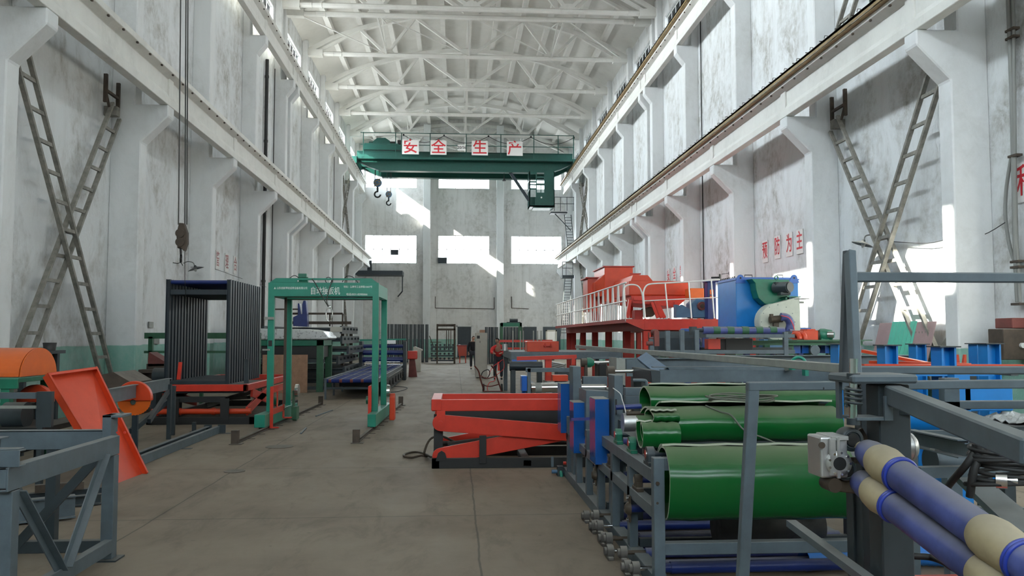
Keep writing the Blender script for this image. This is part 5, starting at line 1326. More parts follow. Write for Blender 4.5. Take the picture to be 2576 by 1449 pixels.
person((bx, 43.5, 0), (0.3, -1, 0), 'person in a dark jacket walking up the aisle beside the tall ivory cabinet',
       dict(pelvis=(0, 0, 0.92), waist=(0, 0, 1.10), chest=(0, 0, 1.32), neck=(0, 0, 1.48), head=(0.01, -0.01, 1.56), ls=(-0.18, 0, 1.38), le=(-0.25, 0.05, 1.12), lw=(-0.24, -0.05, 0.88), rs=(0.18, 0, 1.38), re=(0.24, 0.02, 1.12), rw=(0.22, -0.10, 0.90),
            lh=(-0.09, 0, 0.88), lk=(-0.10, 0.10, 0.50), la=(-0.10, 0.30, 0.12), rh=(0.09, 0, 0.88), rk=(0.11, -0.16, 0.50), ra=(0.12, -0.22, 0.09), lf=(-0.09, 0.18, 0.04), rf=(0.13, -0.36, 0.04)), DARKCL, TROU)
bx = at(1252, 900, 33.0).x
person((bx, 33.0, 0), (-0.6, -1, -0.3), 'person in a red jacket bending over the grey table beside the ivory cabinet',
       dict(pelvis=(0.05, 0.25, 0.90), waist=(0.04, 0.18, 1.06), chest=(0.02, 0.0, 1.26), neck=(0.0, -0.12, 1.42), head=(-0.02, -0.17, 1.50), ls=(-0.20, -0.04, 1.28), le=(-0.26, -0.24, 1.08), lw=(-0.18, -0.45, 1.06), rs=(0.19, -0.02, 1.28), re=(0.25, -0.25, 1.08), rw=(0.12, -0.45, 1.06),
            lh=(-0.06, 0.25, 0.86), lk=(-0.10, 0.15, 0.48), la=(-0.10, 0.28, 0.09), rh=(0.14, 0.25, 0.86), rk=(0.16, 0.10, 0.48), ra=(0.16, 0.22, 0.09), lf=(-0.10, 0.10, 0.04), rf=(0.16, 0.06, 0.04)), REDCL, TROU)

# ---- small green portal machine in the background
g2 = thing('small_portal_machine', 'small dull green portal machine topped by a dark motor near the far wall', 'gantry machine', (3.9, 46, 0))
D = 46; a, c = at(1260, 812, D), at(1313, 812, D)
for x in (a.x, c.x-0.12): MB().box(x, D, 0, x+0.12, D+0.1, a.z).box(x, D+1.0, 0, x+0.12, D+1.1, a.z).build('post', M['dgreen'], g2)
MB().box(a.x, D, a.z-0.2, c.x, D+0.08, a.z).box(a.x, D+1.02, a.z-0.2, c.x, D+1.1, a.z).build('top_beam', M['green'], g2)
MB().cyl((a.x+0.5, D+0.3, a.z+0.12), (a.x+0.95, D+0.3, a.z+0.12), 0.11, 14).box(a.x+0.35, D+0.2, a.z, a.x+1.1, D+0.45, a.z+0.05).build('top_motor', M['slate'], g2)
# dark doors / frames low at the far wall, right
for px0, px1, l, mt in ((1318, 1350, 'dark steel gate leaf low on the far wall behind the green machine', 'slate'), (1366, 1410, 'dark steel panel by the far right corner under the ladders', 'slate')):
    a, c = at(px0, 822, 66), at(px1, 822, 66); tag(MB().box(a.x, 66, 0, c.x, 66.1, a.z).build('steel_gate', M[mt], bevel=0.01), l, 'steel gate')
a, c = at(1373, 830, 60), at(1401, 852, 60)
wf = thing('window_frame_unit', 'pale open square frame standing by the far wall left of the red columns', 'frame', ((a.x+c.x)/2, 60, 0))
MB().box(a.x, 60, 1.3, a.x+0.1, 60.1, a.z).box(c.x-0.1, 60, 1.3, c.x, 60.1, a.z).box(a.x, 60, a.z-0.1, c.x, 60.1, a.z).box(a.x, 60, 1.3, c.x, 60.1, 1.4).build('square_frame', M['cabinet'], wf)
MB().box(a.x+0.1, 60.03, 1.4, c.x-0.1, 60.05, a.z-0.1).build('back_panel', M['signw'], wf)
MB().box(a.x+0.2, 59.9, 0, c.x-0.2, 60.3, 1.3).build('pedestal', M['slate'], wf)
rr = thing('red_frame_line', 'red steel frame line with upright rods in the background right of the aisle', 'steel frame', (3.5, 42, 0))
a, c = at(1300, 858, 42), at(1390, 862, 42)
MB().bar((a.x-1.0, 42, a.z), (c.x, 42, a.z), 0.08, 0.12).bar((a.x-1.0, 42.8, 1.1), (c.x, 42.8, 1.1), 0.08, 0.1).build('red_beams', M['red'], rr)
for px in (1290, 1309, 1316, 1342, 1352, 1361): x = at(px, 850, 42).x; MB().box(x-0.03, 41.95, 0, x+0.03, 42.0, 2.0).build('rod', M['grey_l'], rr)
for x in (a.x-0.9, c.x-0.1): MB().box(x-0.06, 42, 0, x+0.06, 42.1, 1.5).build('leg', M['red'], rr)
# ================================================================ RIGHT SIDE, MIDDLE DISTANCE
# ---- red platform
pl = thing('red_platform', 'long red steel platform on columns with a handrail, carrying the red hopper machine', 'platform', (6.8, 30, 0))
PX0, PX1, PY0, PY1, PZ = 4.6, 9.0, 22.4, 38.5, 2.18
MB().box(PX0, PY0, PZ-0.03, PX1, PY1, PZ).build('deck', M['dred'], pl)
MB().chan((PX0+0.55, PY0, PZ-0.15), (PX1, PY0, PZ-0.15), 0.1, 0.26, 0.015, flip=-1).box(PX0+0.5, PY0-0.02, PZ-0.30, PX1, PY0+0.005, PZ-0.01).build('front_beam', M['red'], pl, bevel=0.005)
MB().prism([(PX0, PY0-0.02, PZ-0.03), (PX0, PY0-0.02, PZ-0.09), (PX0+0.5, PY0-0.02, PZ-0.30), (PX0+0.5, PY0-0.02, PZ-0.01), (PX0, PY0-0.02, PZ-0.01)], (0, 0.015, 0)).build('corner_plate', M['red'], pl)
MB().bar((PX0+0.03, PY0, PZ-0.06), (PX0+0.03, PY1, PZ-0.06), 0.06, 0.08).build('side_beam', M['dred'], pl)
MB().box(5.1, PY0+0.1, PZ-0.32, 5.3, PY1, PZ-0.03).box(8.0, PY0+0.1, PZ-0.3, 8.2, PY1, PZ-0.03).build('long_beam', M['dred'], pl)
for i, y in enumerate((22.55, 25.2, 28.2, 31.0, 33.9, 36.7, 38.2)):
    MB().ibeam((5.19, y, 0), (5.19, y, PZ-0.32), 0.2, 0.2, 0.015, up=(0, 1, 0)).build('column_post', M['red'] if i == 0 else M['dred'], pl)
    MB().ibeam((8.1, y, 0), (8.1, y, PZ-0.3), 0.2, 0.2, 0.015, up=(0, 1, 0)).build('column_post', M['dred'], pl)
b = MB()
for z in (0.35, 1.0): b.cyl((PX0+0.06, 37.5, PZ+z), (PX0+0.06, PY1, PZ+z), 0.02, 6)
y = PY0+0.15; tops = []
for z in (0.5, 1.0): b.cyl((PX0+0.05, 22.6, PZ+z), (PX0+0.05, PY1, PZ+z), 0.022, 8)
y = 22.7
while y < 29.5:
    b.cyl((PX0+0.05, y, PZ), (PX0+0.05, y+0.16, PZ+0.98), 0.02, 8); b.cyl((PX0+0.05, y+0.42, PZ), (PX0+0.05, y+0.26, PZ+0.98), 0.02, 8); y += 0.82
while y < PY1: b.cyl((PX0+0.05, y, PZ), (PX0+0.05, y, PZ+1.0), 0.016, 6); y += 0.62
b.build('side_railing', M['zinc'], pl)
b = MB(); y = PY0+0.04
p = lambda px, py: at(px, py, y)
b.tube([p(1575, 808), p(1570, 760), p(1568, 735), p(1574, 720), p(1590, 716), p(1605, 720), p(1614, 735), p(1618, 760), p(1620, 800)], 0.022, 8, 4)
b.tube([p(1623, 800), p(1619, 750), p(1619, 733), p(1626, 719), p(1640, 714), p(1675, 712), p(1730, 709), p(1812, 703)], 0.022, 8, 4)
b.tube([p(1620, 757), p(1700, 753), p(1812, 748)], 0.016, 6)
for a, c in (((1673, 712), (1682, 808)), ((1732, 709), (1740, 806)), ((1789, 705), (1797, 804))): b.cyl(p(*a), p(*c), 0.02, 8)
b.build('front_railing', M['zinc'], pl)
b = MB()
for px in (1622, 1682, 1740, 1797): q = p(px, 800); b.box(q.x-0.02, y-0.03, PZ-0.12, q.x+0.02, y, PZ+0.02)
b.build('post_sockets', M['red'], pl)
# ---- red hopper machine on the platform
hm = thing('hopper_machine', 'large red-orange hopper machine with stepped housings standing on the red platform', 'hopper machine', (6.2, 27.5, PZ))
# tall hopper
y = 28.6; X0, X1 = at(1521, 700, y).x, at(1592, 700, y).x
ZT = at(1550, 672, y).z
b = MB(); b.box(X0, y, 2.9, X1, y+2.2, ZT); b.prism([(X0, y, 3.1), (X0-0.25, y+0.5, 3.1), (X0-0.25, y+0.5, ZT-0.5), (X0, y, ZT-0.25)], (0.02, 1.4, 0)); b.build('hopper_box', M['orange'], hm, bevel=0.01)
b = MB(); b.box(X0-0.05, y-0.05, ZT, X1+0.05, y+2.25, ZT+0.04); b.box(X1-0.1, y-0.02, ZT-0.25, X1+0.28, y+2.0, ZT-0.21); b.box(X0-0.5, y+1.0, ZT-0.32, X0, y+2.3, ZT-0.28); b.build('hopper_rim', M['dred'], hm)
MB().box(X1, y, 2.9, X1+0.22, y+2.0, ZT-0.25).build('side_box', M['orange'], hm, bevel=0.01)
MB().box(X0-0.42, y+1.1, 2.6, X0, y+2.2, ZT-0.3).build('side_box', M['orange'], hm, bevel=0.01)
# second body with chamfered top
y = 25.6; X0, X1, XC = at(1583, 720, y).x, at(1642, 720, y).x, at(1630, 720, y).x; z1, z0 = at(1600, 692, y).z, 2.85
MB().prism([(X0, y, z0), (X0, y, z1-0.32), (X0+0.12, y, z1), (XC, y, z1), (X1, y, z1-0.17), (X1, y, z0)], (0, 2.8, 0)).build('feed_housing', M['orange'], hm, bevel=0.01)
y = 25.3; X0, X1 = at(1583, 720, y).x, at(1735, 720, y).x; zt = at(1660, 707, y).z; zm = at(1660, 744, y).z
MB().box(X0, y, zm, X1, y+2.4, zt).box(X0-0.02, y-0.03, zm+0.02, X1+0.02, y+2.4, zm+0.05).build('long_housing', M['orange'], hm, bevel=0.015)
MB().prism([(X0+0.05, y, zm), (X1, y, zm), (X1-0.4, y, zm-0.35), (X0+0.1, y, zm-0.22)], (0, 2.3, 0)).build('lower_housing', M['red'], hm, bevel=0.01)
b = MB(); b.bar(at(1585, 754, y-0.1), at(1578, 800, y-0.1), 0.09, 0.1).bar(at(1594, 752, y-0.1), at(1650, 752, y-0.1), 0.08, 0.08); b.build('support_leg', M['red'], hm)
for a, c in (((1647, 755), (1664, 800)), ((1652, 757), (1672, 800)), ((1640, 760), (1655, 800))): MB().bar(at(*a, y-0.1), at(*c, y-0.1), 0.07, 0.09).build('support_leg', M['red'], hm)
MB().bar(at(1700, 760, y), at(1700, 800, y), 0.1, 0.1).bar(at(1588, 760, y+2), at(1588, 800, y+2), 0.1, 0.1).build('support_leg', M['red'], hm)
b = MB(); q = at(1605, 790, y+0.5); b.box(q.x-0.1, q.y, PZ, q.x+0.15, q.y+0.4, PZ+0.35); b.build('gear_box', M['dred'], hm)
b = MB(); q = at(1632, 785, y+0.6); b.cyl((q.x, q.y-0.2, q.z), (q.x, q.y+0.5, q.z), 0.16, 18); b.build('motor', M['hose'], hm)
b = MB(); q = at(1490, 726, 31); b.cyl((q.x-0.1, q.y, q.z), (q.x+0.3, q.y, q.z), 0.16, 16).cyl((q.x+0.05, q.y, q.z), (q.x+0.05, q.y, q.z-0.8), 0.12, 12).box(q.x, q.y-0.1, q.z-1.2, q.x+0.3, q.y+0.3, q.z-0.7); b.build('feeder_motor', M['dred'], hm)
tag(MB().box(at(1737, 735, 24.4).x, 24.4, at(1737, 752, 24.4).z, at(1771, 735, 24.4).x, 25.0, at(1750, 725, 24.4).z).bar((at(1745, 735, 24.4).x, 24.7, PZ), (at(1745, 735, 24.4).x, 24.7, at(1737, 752, 24.4).z), 0.08, 0.08).bar((at(1765, 735, 24.4).x, 24.7, PZ), (at(1765, 735, 24.4).x, 24.7, at(1737, 752, 24.4).z), 0.08, 0.08).build('control_box', M['orange2'], bevel=0.01), 'bright orange box on posts at the right end of the red hopper machine', 'control box')
# blue blower and funnel in front of it
bw = thing('blower', 'steel-blue blower with a round hub and square funnel, on the red platform', 'blower', tuple(at(1755, 800, 23.6)))
y = 23.3
n = 24; c = at(1764, 770, y)
pts = [c+Vector((0.42*cos(a), 0, 0.28*sin(a))) for a in [pi*i/12 for i in range(13)]]
x0, x1, zb = at(1726, 0, y).x, at(1782, 0, y).x, PZ+0.05
MB().prism([(x0+0.08, y, zb), (x1, y, zb), (x1, y, at(0, 758, y).z), (x1-0.15, y, at(0, 748, y).z), (x0+0.2, y, at(0, 746, y).z), (x0+0.05, y, at(0, 758, y).z)], (0, 0.6, 0)).build('blower_housing', M['steelblue'], bw, bevel=0.02)
MB().cyl(c, c+Vector((0, -0.1, 0)), 0.12, 20).build('hub_flange', M['brown'], bw)
MB().cyl(c+Vector((0, -0.09, 0)), c+Vector((0, -0.12, 0)), 0.06, 16).build('hub_bearing', M['rust'], bw)
a = lambda px, py, d=0.0: at(px, py, y+d)
b = MB(); v = [a(1701, 768), a(1701, 799), a(1716, 799), a(1716, 766), a(1737, 778, 0.1), a(1737, 792, 0.1)]
b.prism([a(1701, 766), a(1716, 770), a(1716, 799), a(1701, 799)], (0, 0.3, 0)); b.prism([a(1716, 766), a(1738, 780), a(1738, 798), a(1716, 799)], (0, 0.25, 0)); b.build('funnel', M['steelblue'], bw)
cv = thing('valve_column', 'dark blue column with a black hand wheel on top, left of the big blue tank', 'valve', tuple(at(1783, 800, 22.6)))
y = 22.8; x0, x1 = at(1770, 0, y).x, at(1791, 0, y).x
MB().box(x0, y, PZ, x1, y+0.3, at(0, 702, y).z).box(x0-0.05, y-0.05, at(0, 702, y).z, at(1805, 0, y).x, y+0.3, at(0, 697, y).z).build('column_body', M['navy'], cv, bevel=0.01)
MB().box(x0+0.06, y-0.02, at(0, 735, y).z, x1-0.08, y, at(0, 722, y).z).box(x0+0.06, y-0.02, at(0, 746, y).z, x1-0.08, y, at(0, 738, y).z).build('orange_flag', M['orange2'], cv)
c = at(1811, 698, y); b = MB(); b.ring(c, (0.9, -0.4, 0), 0.085, 0.018, 20, 6)
for k in range(3): q = pi*k/3; d = Vector((0.4, 0.9, 0))*cos(q)*0.085+Vector((0, 0, 1))*sin(q)*0.085; b.bar(c-d, c+d, 0.015, 0.015)
b.cyl((x1-0.1, y+0.1, c.z), c, 0.025, 8); b.build('hand_wheel', M['rubber'], cv)
MB().bar(at(1815, 690, y), at(1833, 687, y), 0.012, 0.012).bar(at(1833, 691, y), at(1833, 684, y), 0.012, 0.012).build('lever', M['rubber'], cv)

# ---- big blue tank with green and cream blowers
bt = thing('blue_tank', 'big bright blue steel tank with lifting lugs behind the cream and green blowers', 'tank', (6.7, 18.5, 0))
y = 18.0; X0, X1 = at(1852, 760, y).x, at(2009, 760, y).x; ZT, ZB = at(1900, 701, y).z, at(1900, 822, y).z
DB = 19.3
MB().prism([(X0, y, ZB), (X1, y, ZB), (X1, DB, ZB), (X0, DB, ZB)], (0, 0, ZT-ZB)).build('tank_body', M['blue2'], bt, bevel=0.008)
MB().box(X0+0.02, y-0.01, ZT, X1-0.02, DB, ZT+0.03).box(X0-0.02, y-0.02, ZT-0.03, X1+0.02, DB+0.02, ZT).build('lid', M['blue'], bt)
for px in (1863, 1998):
    c = at(px, 705, y-0.03); b = MB(); b.prism([c+Vector((0.075*cos(q), 0, 0.05+0.075*sin(q))) for q in [pi*i/8 for i in range(9)]]+[c+Vector((-0.12, 0, -0.06)), c+Vector((0.12, 0, -0.06))], (0, 0.03, 0)); b.build('lifting_lug', M['blue'], bt)
    MB().cyl(c+Vector((0, -0.004, 0.05)), c+Vector((0, 0.034, 0.05)), 0.022, 10).build('lug_hole', M['black'], bt)
b = MB()
for pa, pb in ((1873, 1892), (1955, 1969)):
    b.tube([at(pa, 701, y+0.3), at(pa, 692, y+0.3), at(pb, 692, y+0.3), at(pb, 701, y+0.3)], 0.01, 6)
b.build('lid_handle', M['rubber'], bt)
b = MB()
for k in range(9):
    q = Vector((X0+0.02, y+0.15+k*0.12, ZT+0.03)); b.cyl(q, q+Vector((0, 0, 0.03)), 0.015, 6)
stuff(b.build('lid_bolts', M['black'], bt))
MB().box(X0-0.9, y-0.4, ZB-0.22, X1+0.1, DB, ZB-0.03).build('skid_base', M['blue'], bt, bevel=0.01)
for xx in (X0-0.8, X0+0.6, X1-0.1):
    for yy in (y-0.3, DB-0.2): MB().box(xx-0.06, yy-0.06, 0, xx+0.06, yy+0.06, ZB-0.22).build('leg', M['navy'], bt)
# green volute
gv = thing('green_blower', 'dark green snail-shaped blower with a grey motor on the blue tank', 'blower', tuple(at(1950, 766, 17.6)))
y = 17.62; P = lambda px, py: at(px, py, y)
pts = [P(1890, 701), P(1986, 704), P(1987, 745), P(1984, 766), P(1950, 768), P(1925, 765), P(1908, 750), P(1902, 730), P(1900, 712)]
MB().prism(pts, (0, 0.34, 0)).build('volute', M['green'], gv, bevel=0.01)
b = MB(); b.box(P(1955, 0).x, y-0.25, P(0, 743).z, P(1988, 0).x, y+0.1, P(0, 740).z); 
for px in (1952, 1977): b.box(P(px, 0).x, y-0.22, P(0, 766).z, P(px+4, 0).x, y, P(0, 743).z)
b.build('motor_bracket', M['green'], gv)
c = at(1966, 724, y-0.1); b = MB(); b.cyl(c+Vector((-0.12, 0.05, 0)), c+Vector((0.06, -0.28, 0)), 0.12, 20); b.box(c.x-0.1, c.y-0.2, c.z-0.16, c.x+0.12, c.y, c.z-0.1).box(c.x-0.17, c.y-0.1, c.z+0.02, c.x-0.05, c.y+0.05, c.z+0.12); b.build('motor', M['grey_d'], gv, bevel=0.005)
b = MB(); q = c+Vector((0.07, -0.29, 0)); b.cyl(q, q+Vector((0.005, -0.01, 0)), 0.105, 20); b.build('motor_cowl', M['slate'], gv)
b = MB(); q = P(1953, 699); b.ring(q, (0, 1, 0), 0.04, 0.012, 16, 6); b.build('lifting_eye', M['green'], gv)
MB().box(P(1947, 0).x, y-0.01, P(0, 713).z, P(1958, 0).x, y, P(0, 706).z).build('name_plate', M['chrome'], gv)
# cream blower
cb2 = thing('cream_blower', 'round cream-coloured blower with a dark motor, in front of the blue tank', 'blower', tuple(at(1965, 850, 17.2)))
y = 17.2; c = at(1956, 810, y); r = 0.40
MB().cyl(c, c+Vector((0, 0.28, 0)), r, 40).prism([(c.x, y, c.z+r), at(2012, 746, y), at(2014, 830, y), (c.x+r*0.6, y, c.z-r*0.8)], (0, 0.28, 0)).build('fan_housing', M['cream'], cb2, bevel=0.008)
MB().cyl(c+Vector((0, -0.03, 0)), c, r*0.97, 40).build('front_disc', M['cream'], cb2)
b = MB()
for k in range(12): q = 2*pi*k/12; p_ = c+Vector((r*0.9*cos(q), -0.045, r*0.9*sin(q))); b.cyl(p_, p_+Vector((0, 0.02, 0)), 0.008, 6)
stuff(b.build('disc_bolts', M['grey'], cb2))
MB().box(at(1983, 0, y).x, y-0.02, at(0, 746, y).z, at(2020, 0, y).x, y+0.3, at(0, 744, y).z).box(at(1996, 0, y).x, y-0.01, at(0, 758, y).z, at(2007, 0, y).x, y, at(0, 752, y).z).build('outlet_flange', M['grey_l'], cb2)
b = MB(); q = at(1948, 803, y-0.15); b.cyl(q+Vector((-0.1, -0.02, -0.01)), q+Vector((0.16, 0, 0.01)), 0.075, 18).box(q.x-0.1, q.y-0.06, q.z+0.05, q.x-0.04, q.y+0.02, q.z+0.11).box(q.x-0.02, q.y, q.z-0.16, q.x+0.1, q.y+0.05, q.z-0.06); b.build('motor', M['hose'], cb2, bevel=0.004)
MB().tube([at(1964, 797, y-0.2), at(1980, 800, y-0.2), at(1988, 815, y-0.2), at(1984, 835, y-0.2)], 0.085, 16, 5).build('elbow_pipe', M['rollblue'], cb2)
MB().tube([at(1984, 838, y-0.4), at(1994, 840, y-0.4), at(2004, 845, y-0.4)], 0.09, 16, 4).build('elbow_pipe', M['rollblue'], cb2)
MB().tube([at(1965, 794, y-0.3), at(1985, 800, y-0.35), at(1996, 820, y-0.35), at(1999, 838, y-0.35)], 0.008, 6, 4).build('thin_hose', M['redhose'], cb2)
MB().box(c.x-0.3, y, 1.35, c.x+0.5, y+0.3, c.z-r+0.04).build('plinth', M['steelblue'], cb2)

# ---- grey roller frame machine in front of the tank
gf = thing('roller_stand', 'grey open stand with a long blue and olive roller before the blue tank', 'roller stand', (4.6, 13, 1.40))
y = 13.0; P = lambda px, py, d=0.0: at(px, py, y+d)
z0, z1, z2, z3 = P(0, 893).z, P(0, 886).z, P(0, 850).z, P(0, 842).z
b = MB(); b.box(P(1765, 0).x, y, z2, P(1983, 0).x, y+0.06, z3+0.01).box(P(1640, 0).x, y, z0, P(1983, 0).x, y+0.06, z1+0.02); b.build('front_rail', M['grey'], gf, bevel=0.003)
b = MB(); b.box(P(1645, 0, 0.9).x, y+0.9, z2, P(1975, 0, 0.9).x, y+0.96, z3+0.06).box(P(1645, 0, 0.9).x, y+0.9, z0+0.03, P(1975, 0, 0.9).x, y+0.96, z1+0.05); b.build('rear_rail', M['grey_d'], gf)
for px, top in ((1640, 848), (1680, 832), (1716, 830), (1753, 830), (1977, 835)): q = P(px, top); MB().box(q.x-0.035, y-0.01, P(0, 897).z, q.x+0.035, y+0.06, q.z).build('post', M['grey'], gf, bevel=0.003)
MB().cyl(P(1768, 831, 0.2), P(1972, 833, 0.2), 0.062, 24).build('long_roller', M['rollblue'], gf)
for px in (1793, 1828, 1865, 1900, 1935): MB().cyl(P(px, 831.3, 0.2), P(px+17, 831.5, 0.2), 0.066, 24).build('olive_sleeve', M['dgreen'], gf)
b = MB(); b.cyl(P(1742, 829, 0.2), P(1768, 831, 0.2), 0.03, 12).box(P(1735, 0).x, y+0.12, P(0, 842).z, P(1748, 0).x, y+0.28, P(0, 820).z); b.build('roller_bearing', M['grey_d'], gf)
MB().cyl(P(1690, 858, 0.3), P(1760, 858, 0.3), 0.05, 14).cyl(P(1690, 872, 0.5), P(1760, 872, 0.5), 0.06, 14).build('inner_roller', M['navy'], gf)
MB().box(P(1655, 0).x, y+0.2, z0+0.02, P(1745, 0).x, y+0.9, z2).build('inner_panel', M['slate'], gf)
b = MB(); b.box(P(1770, 0, .3).x, y+0.3, z1+0.03, P(1800, 0, .3).x, y+0.5, z2-0.02); b.build('red_cover', M['red'], gf)
b = MB(); b.box(P(1812, 0, .3).x, y+0.3, z1+0.01, P(1880, 0, .3).x, y+0.7, z2-0.01); b.build('black_case', M['black'], gf, bevel=0.01)
b = MB(); b.cyl(P(1644, 836, 0.1), P(1650, 836, 0.0), 0.05, 12).tube([P(1632, 836), P(1632, 850), P(1645, 852)], 0.015, 6).cyl(P(1627, 864), P(1642, 864), 0.035, 10).box(P(1636, 0).x, y-0.05, P(0, 872).z, P(1648, 0).x, y, P(0, 832).z); b.build('drive_unit', M['brown'], gf)
for px in (1650, 1965): q = P(px, 893); MB().box(q.x-0.05, y+0.02, 0, q.x+0.05, y+0.12, z0).box(q.x-0.05, y+0.8, 0, q.x+0.05, y+0.9, z0).build('leg', M['grey_d'], gf)
# ---- green long frame with grey discs, motor and red pump
gr = thing('pump_skid', 'dark green skid with grey discs carrying a red pump and green motor', 'machine skid', (6.2, 14.5, 1.3))
y = 14.2; P = lambda px, py, d=0.0: at(px, py, y+d)
for dy in (0, 1.2): MB().ibeam(P(1880, 863)+Vector((0, dy, 0)), P(2170, 863)+Vector((0, dy, 0)), 0.12, 0.075, 0.012).build('skid_beam', M['dgreen'], gr)
MB().box(P(1985, 0).x, y-0.05, P(0, 858).z, P(2170, 0).x, y+1.3, P(0, 857).z+0.01).build('top_plate', M['dgreen'], gr)
for px in (2051, 2162): q = P(px, 881, -0.1); MB().cyl(q, q+Vector((0, 0.06, 0)), 0.085, 28).build('round_disc', M['grey'], gr)
b = MB(); b.cyl(P(1985, 877, 0.3), P(2165, 877, 0.3), 0.03, 12); b.build('shaft', M['slate'], gr)
for px in (2000, 2020, 2078): q = P(px, 880, 0.2); MB().box(q.x-0.06, y+0.1, P(0, 892).z, q.x+0.06, y+0.4, P(0, 870).z).build('bearing_block', M['blue'], gr)
b = MB(); b.box(P(2010, 0).x, y+0.1, P(0, 857).z, P(2047, 0).x, y+0.6, P(0, 830).z).box(P(2025, 0).x, y+0.2, P(0, 832).z, P(2047, 0).x, y+0.5, P(0, 826).z); b.build('pump_case', M['orange'], gr, bevel=0.01)
b = MB()
for px in (2003, 2016): b.ring(P(px, 852, 0.05), (1, 0.3, 0), 0.09, 0.045, 16, 8, arc=pi, start=0)
b.build('pump_manifold', M['orange'], gr)
b = MB(); b.cyl(P(2045, 843, 0.2), P(2062, 843, 0.2), 0.085, 20); b.build('coupling', M['hose'], gr)
b = MB(); b.lathe(P(2060, 843, 0.2), (1, -0.15, 0), [(0, 0.09), (0.03, 0.115), (0.10, 0.115), (0.16, 0.10), (0.22, 0.09), (0.24, 0.05)], 24).prism([P(2064, 857, 0.1), P(2072, 842, 0.1), P(2090, 857, 0.1)], (0, 0.2, 0)); b.build('motor', M['green'], gr)
b = MB(); q = P(2082, 842, 0.1); b.cyl(q, q+Vector((0.09, -0.06, 0)), 0.055, 18); b.build('motor_end', M['chrome'], gr)
for px in (1990, 2100, 2160): q = P(px, 893); MB().box(q.x-0.05, y, 0, q.x+0.05, y+0.1, P(0, 866).z).box(q.x-0.05, y+1.1, 0, q.x+0.05, y+1.2, P(0, 866).z).build('leg', M['dgreen'], gr)

# ---- long grey I-beams lying across on trestles
def long_beam(name, label, pa, pb, D, h, w, mat='grey', dy=0.0, group=None):
    a, c = at(*pa, D), at(*pb, D+dy); a.z = c.z = (a.z+c.z)/2
    t = thing(name, label, 'steel beam', ((a.x+c.x)/2, D, 0), 0, group)
    MB().ibeam(a, c, w, h, 0.014).build('beam', M[mat], t, bevel=0.002)
    for k in (0.12, 0.88): p = a+(c-a)*k; MB().box(p.x-0.05, p.y-w/2, 0, p.x+0.05, p.y+w/2, a.z-h/2).build('trestle_leg', M['grey_d'], t)
    return t
long_beam('steel_girder', 'long grey I-beam under the roller frame and green skid, the farthest of the beams', (1720, 908), (2290, 908), 12.0, 0.17, 0.18)
long_beam('steel_girder', 'shorter grey I-beam lying across just behind the tilted channel and pale tube', (1560, 915), (1890, 913), 10.6, 0.14, 0.16)
bb = thing('steel_trough', 'big grey trough-shaped beam frame just behind the green belt rolls', 'steel frame', (3.1, 8.6, 1.1))
y = 8.4; P = lambda px, py, d=0.0: at(px, py, y+d)
MB().prism([P(1660, 930), P(2110, 932), P(2110, 958), P(1660, 963)], (0, 0.02, 0)).box(P(1635, 0).x, y-0.03, P(0, 929).z, P(2115, 0).x, y+0.10, P(0, 928).z+0.005).build('front_web', M['grey'], bb)
MB().prism([P(1660, 922, 0.8), P(2110, 922, 0.8), P(2110, 950, 0.8), P(1660, 950, 0.8)], (0, 0.02, 0)).build('rear_web', M['grey'], bb)
MB().prism([P(1636, 931), P(1662, 933), P(1662, 968), P(1640, 962)], (0, 0.9, 0)).build('end_cap', M['grey_d'], bb, bevel=0.004)
for px in (1680, 2080): q = P(px, 960); MB().box(q.x-0.04, y+0.3, 0, q.x+0.04, y+0.4, q.z+0.02).box(q.x-0.04, y+0.3, q.z-0.02, q.x+0.04, y+0.8, q.z+0.04).build('leg', M['grey_d'], bb)
bh = thing('trough_section', 'square-ended grey trough beam behind the blue guards, under the tilted channel', 'steel beam', (2.5, 10.2, 0))
y = 10.0; P = lambda px, py, d=0.0: at(px, py, y+d)
MB().prism([P(1551, 900), P(1573, 903), P(1573, 970), P(1551, 962)], (0, 0.5, 0)).build('end_post', M['grey_l'], bh)
MB().box(P(1573, 0).x, y+0.1, P(0, 953).z, P(1650, 0).x, y+0.14, P(0, 908).z).box(P(1500, 0).x, y+0.4, P(0, 905).z, P(1560, 0).x, y+0.44, P(0, 903).z).build('side_web', M['grey'], bh)
MB().box(P(1560, 0).x, y+0.1, 0, P(1570, 0).x, y+0.3, P(0, 960).z).build('leg', M['grey_d'], bh)
# tilted channel
tc_ = thing('tilted_channel', 'short bluish channel piece tilted across the grey beams', 'steel channel', tuple(at(1640, 905, 8.8)))
a, c = at(1614, 893, 9.6), at(1668, 934, 8.45); MB().chan(a, c, 0.05, 0.13, 0.012, up=(0.8, -0.2, 0.5), flip=-1).build('channel', M['steelblue'], tc_, bevel=0.002)
# long pale tube
a, c = at(1452, 872, 16.0), at(2125, 955, 5.4); c.z = a.z-0.02
lt = tag(MB().bar(a, c, 0.075, 0.06).build('pale_square_tube', M['grey_l'], bevel=0.004), 'long pale dusty square tube lying diagonally over the grey beams', 'steel tube')

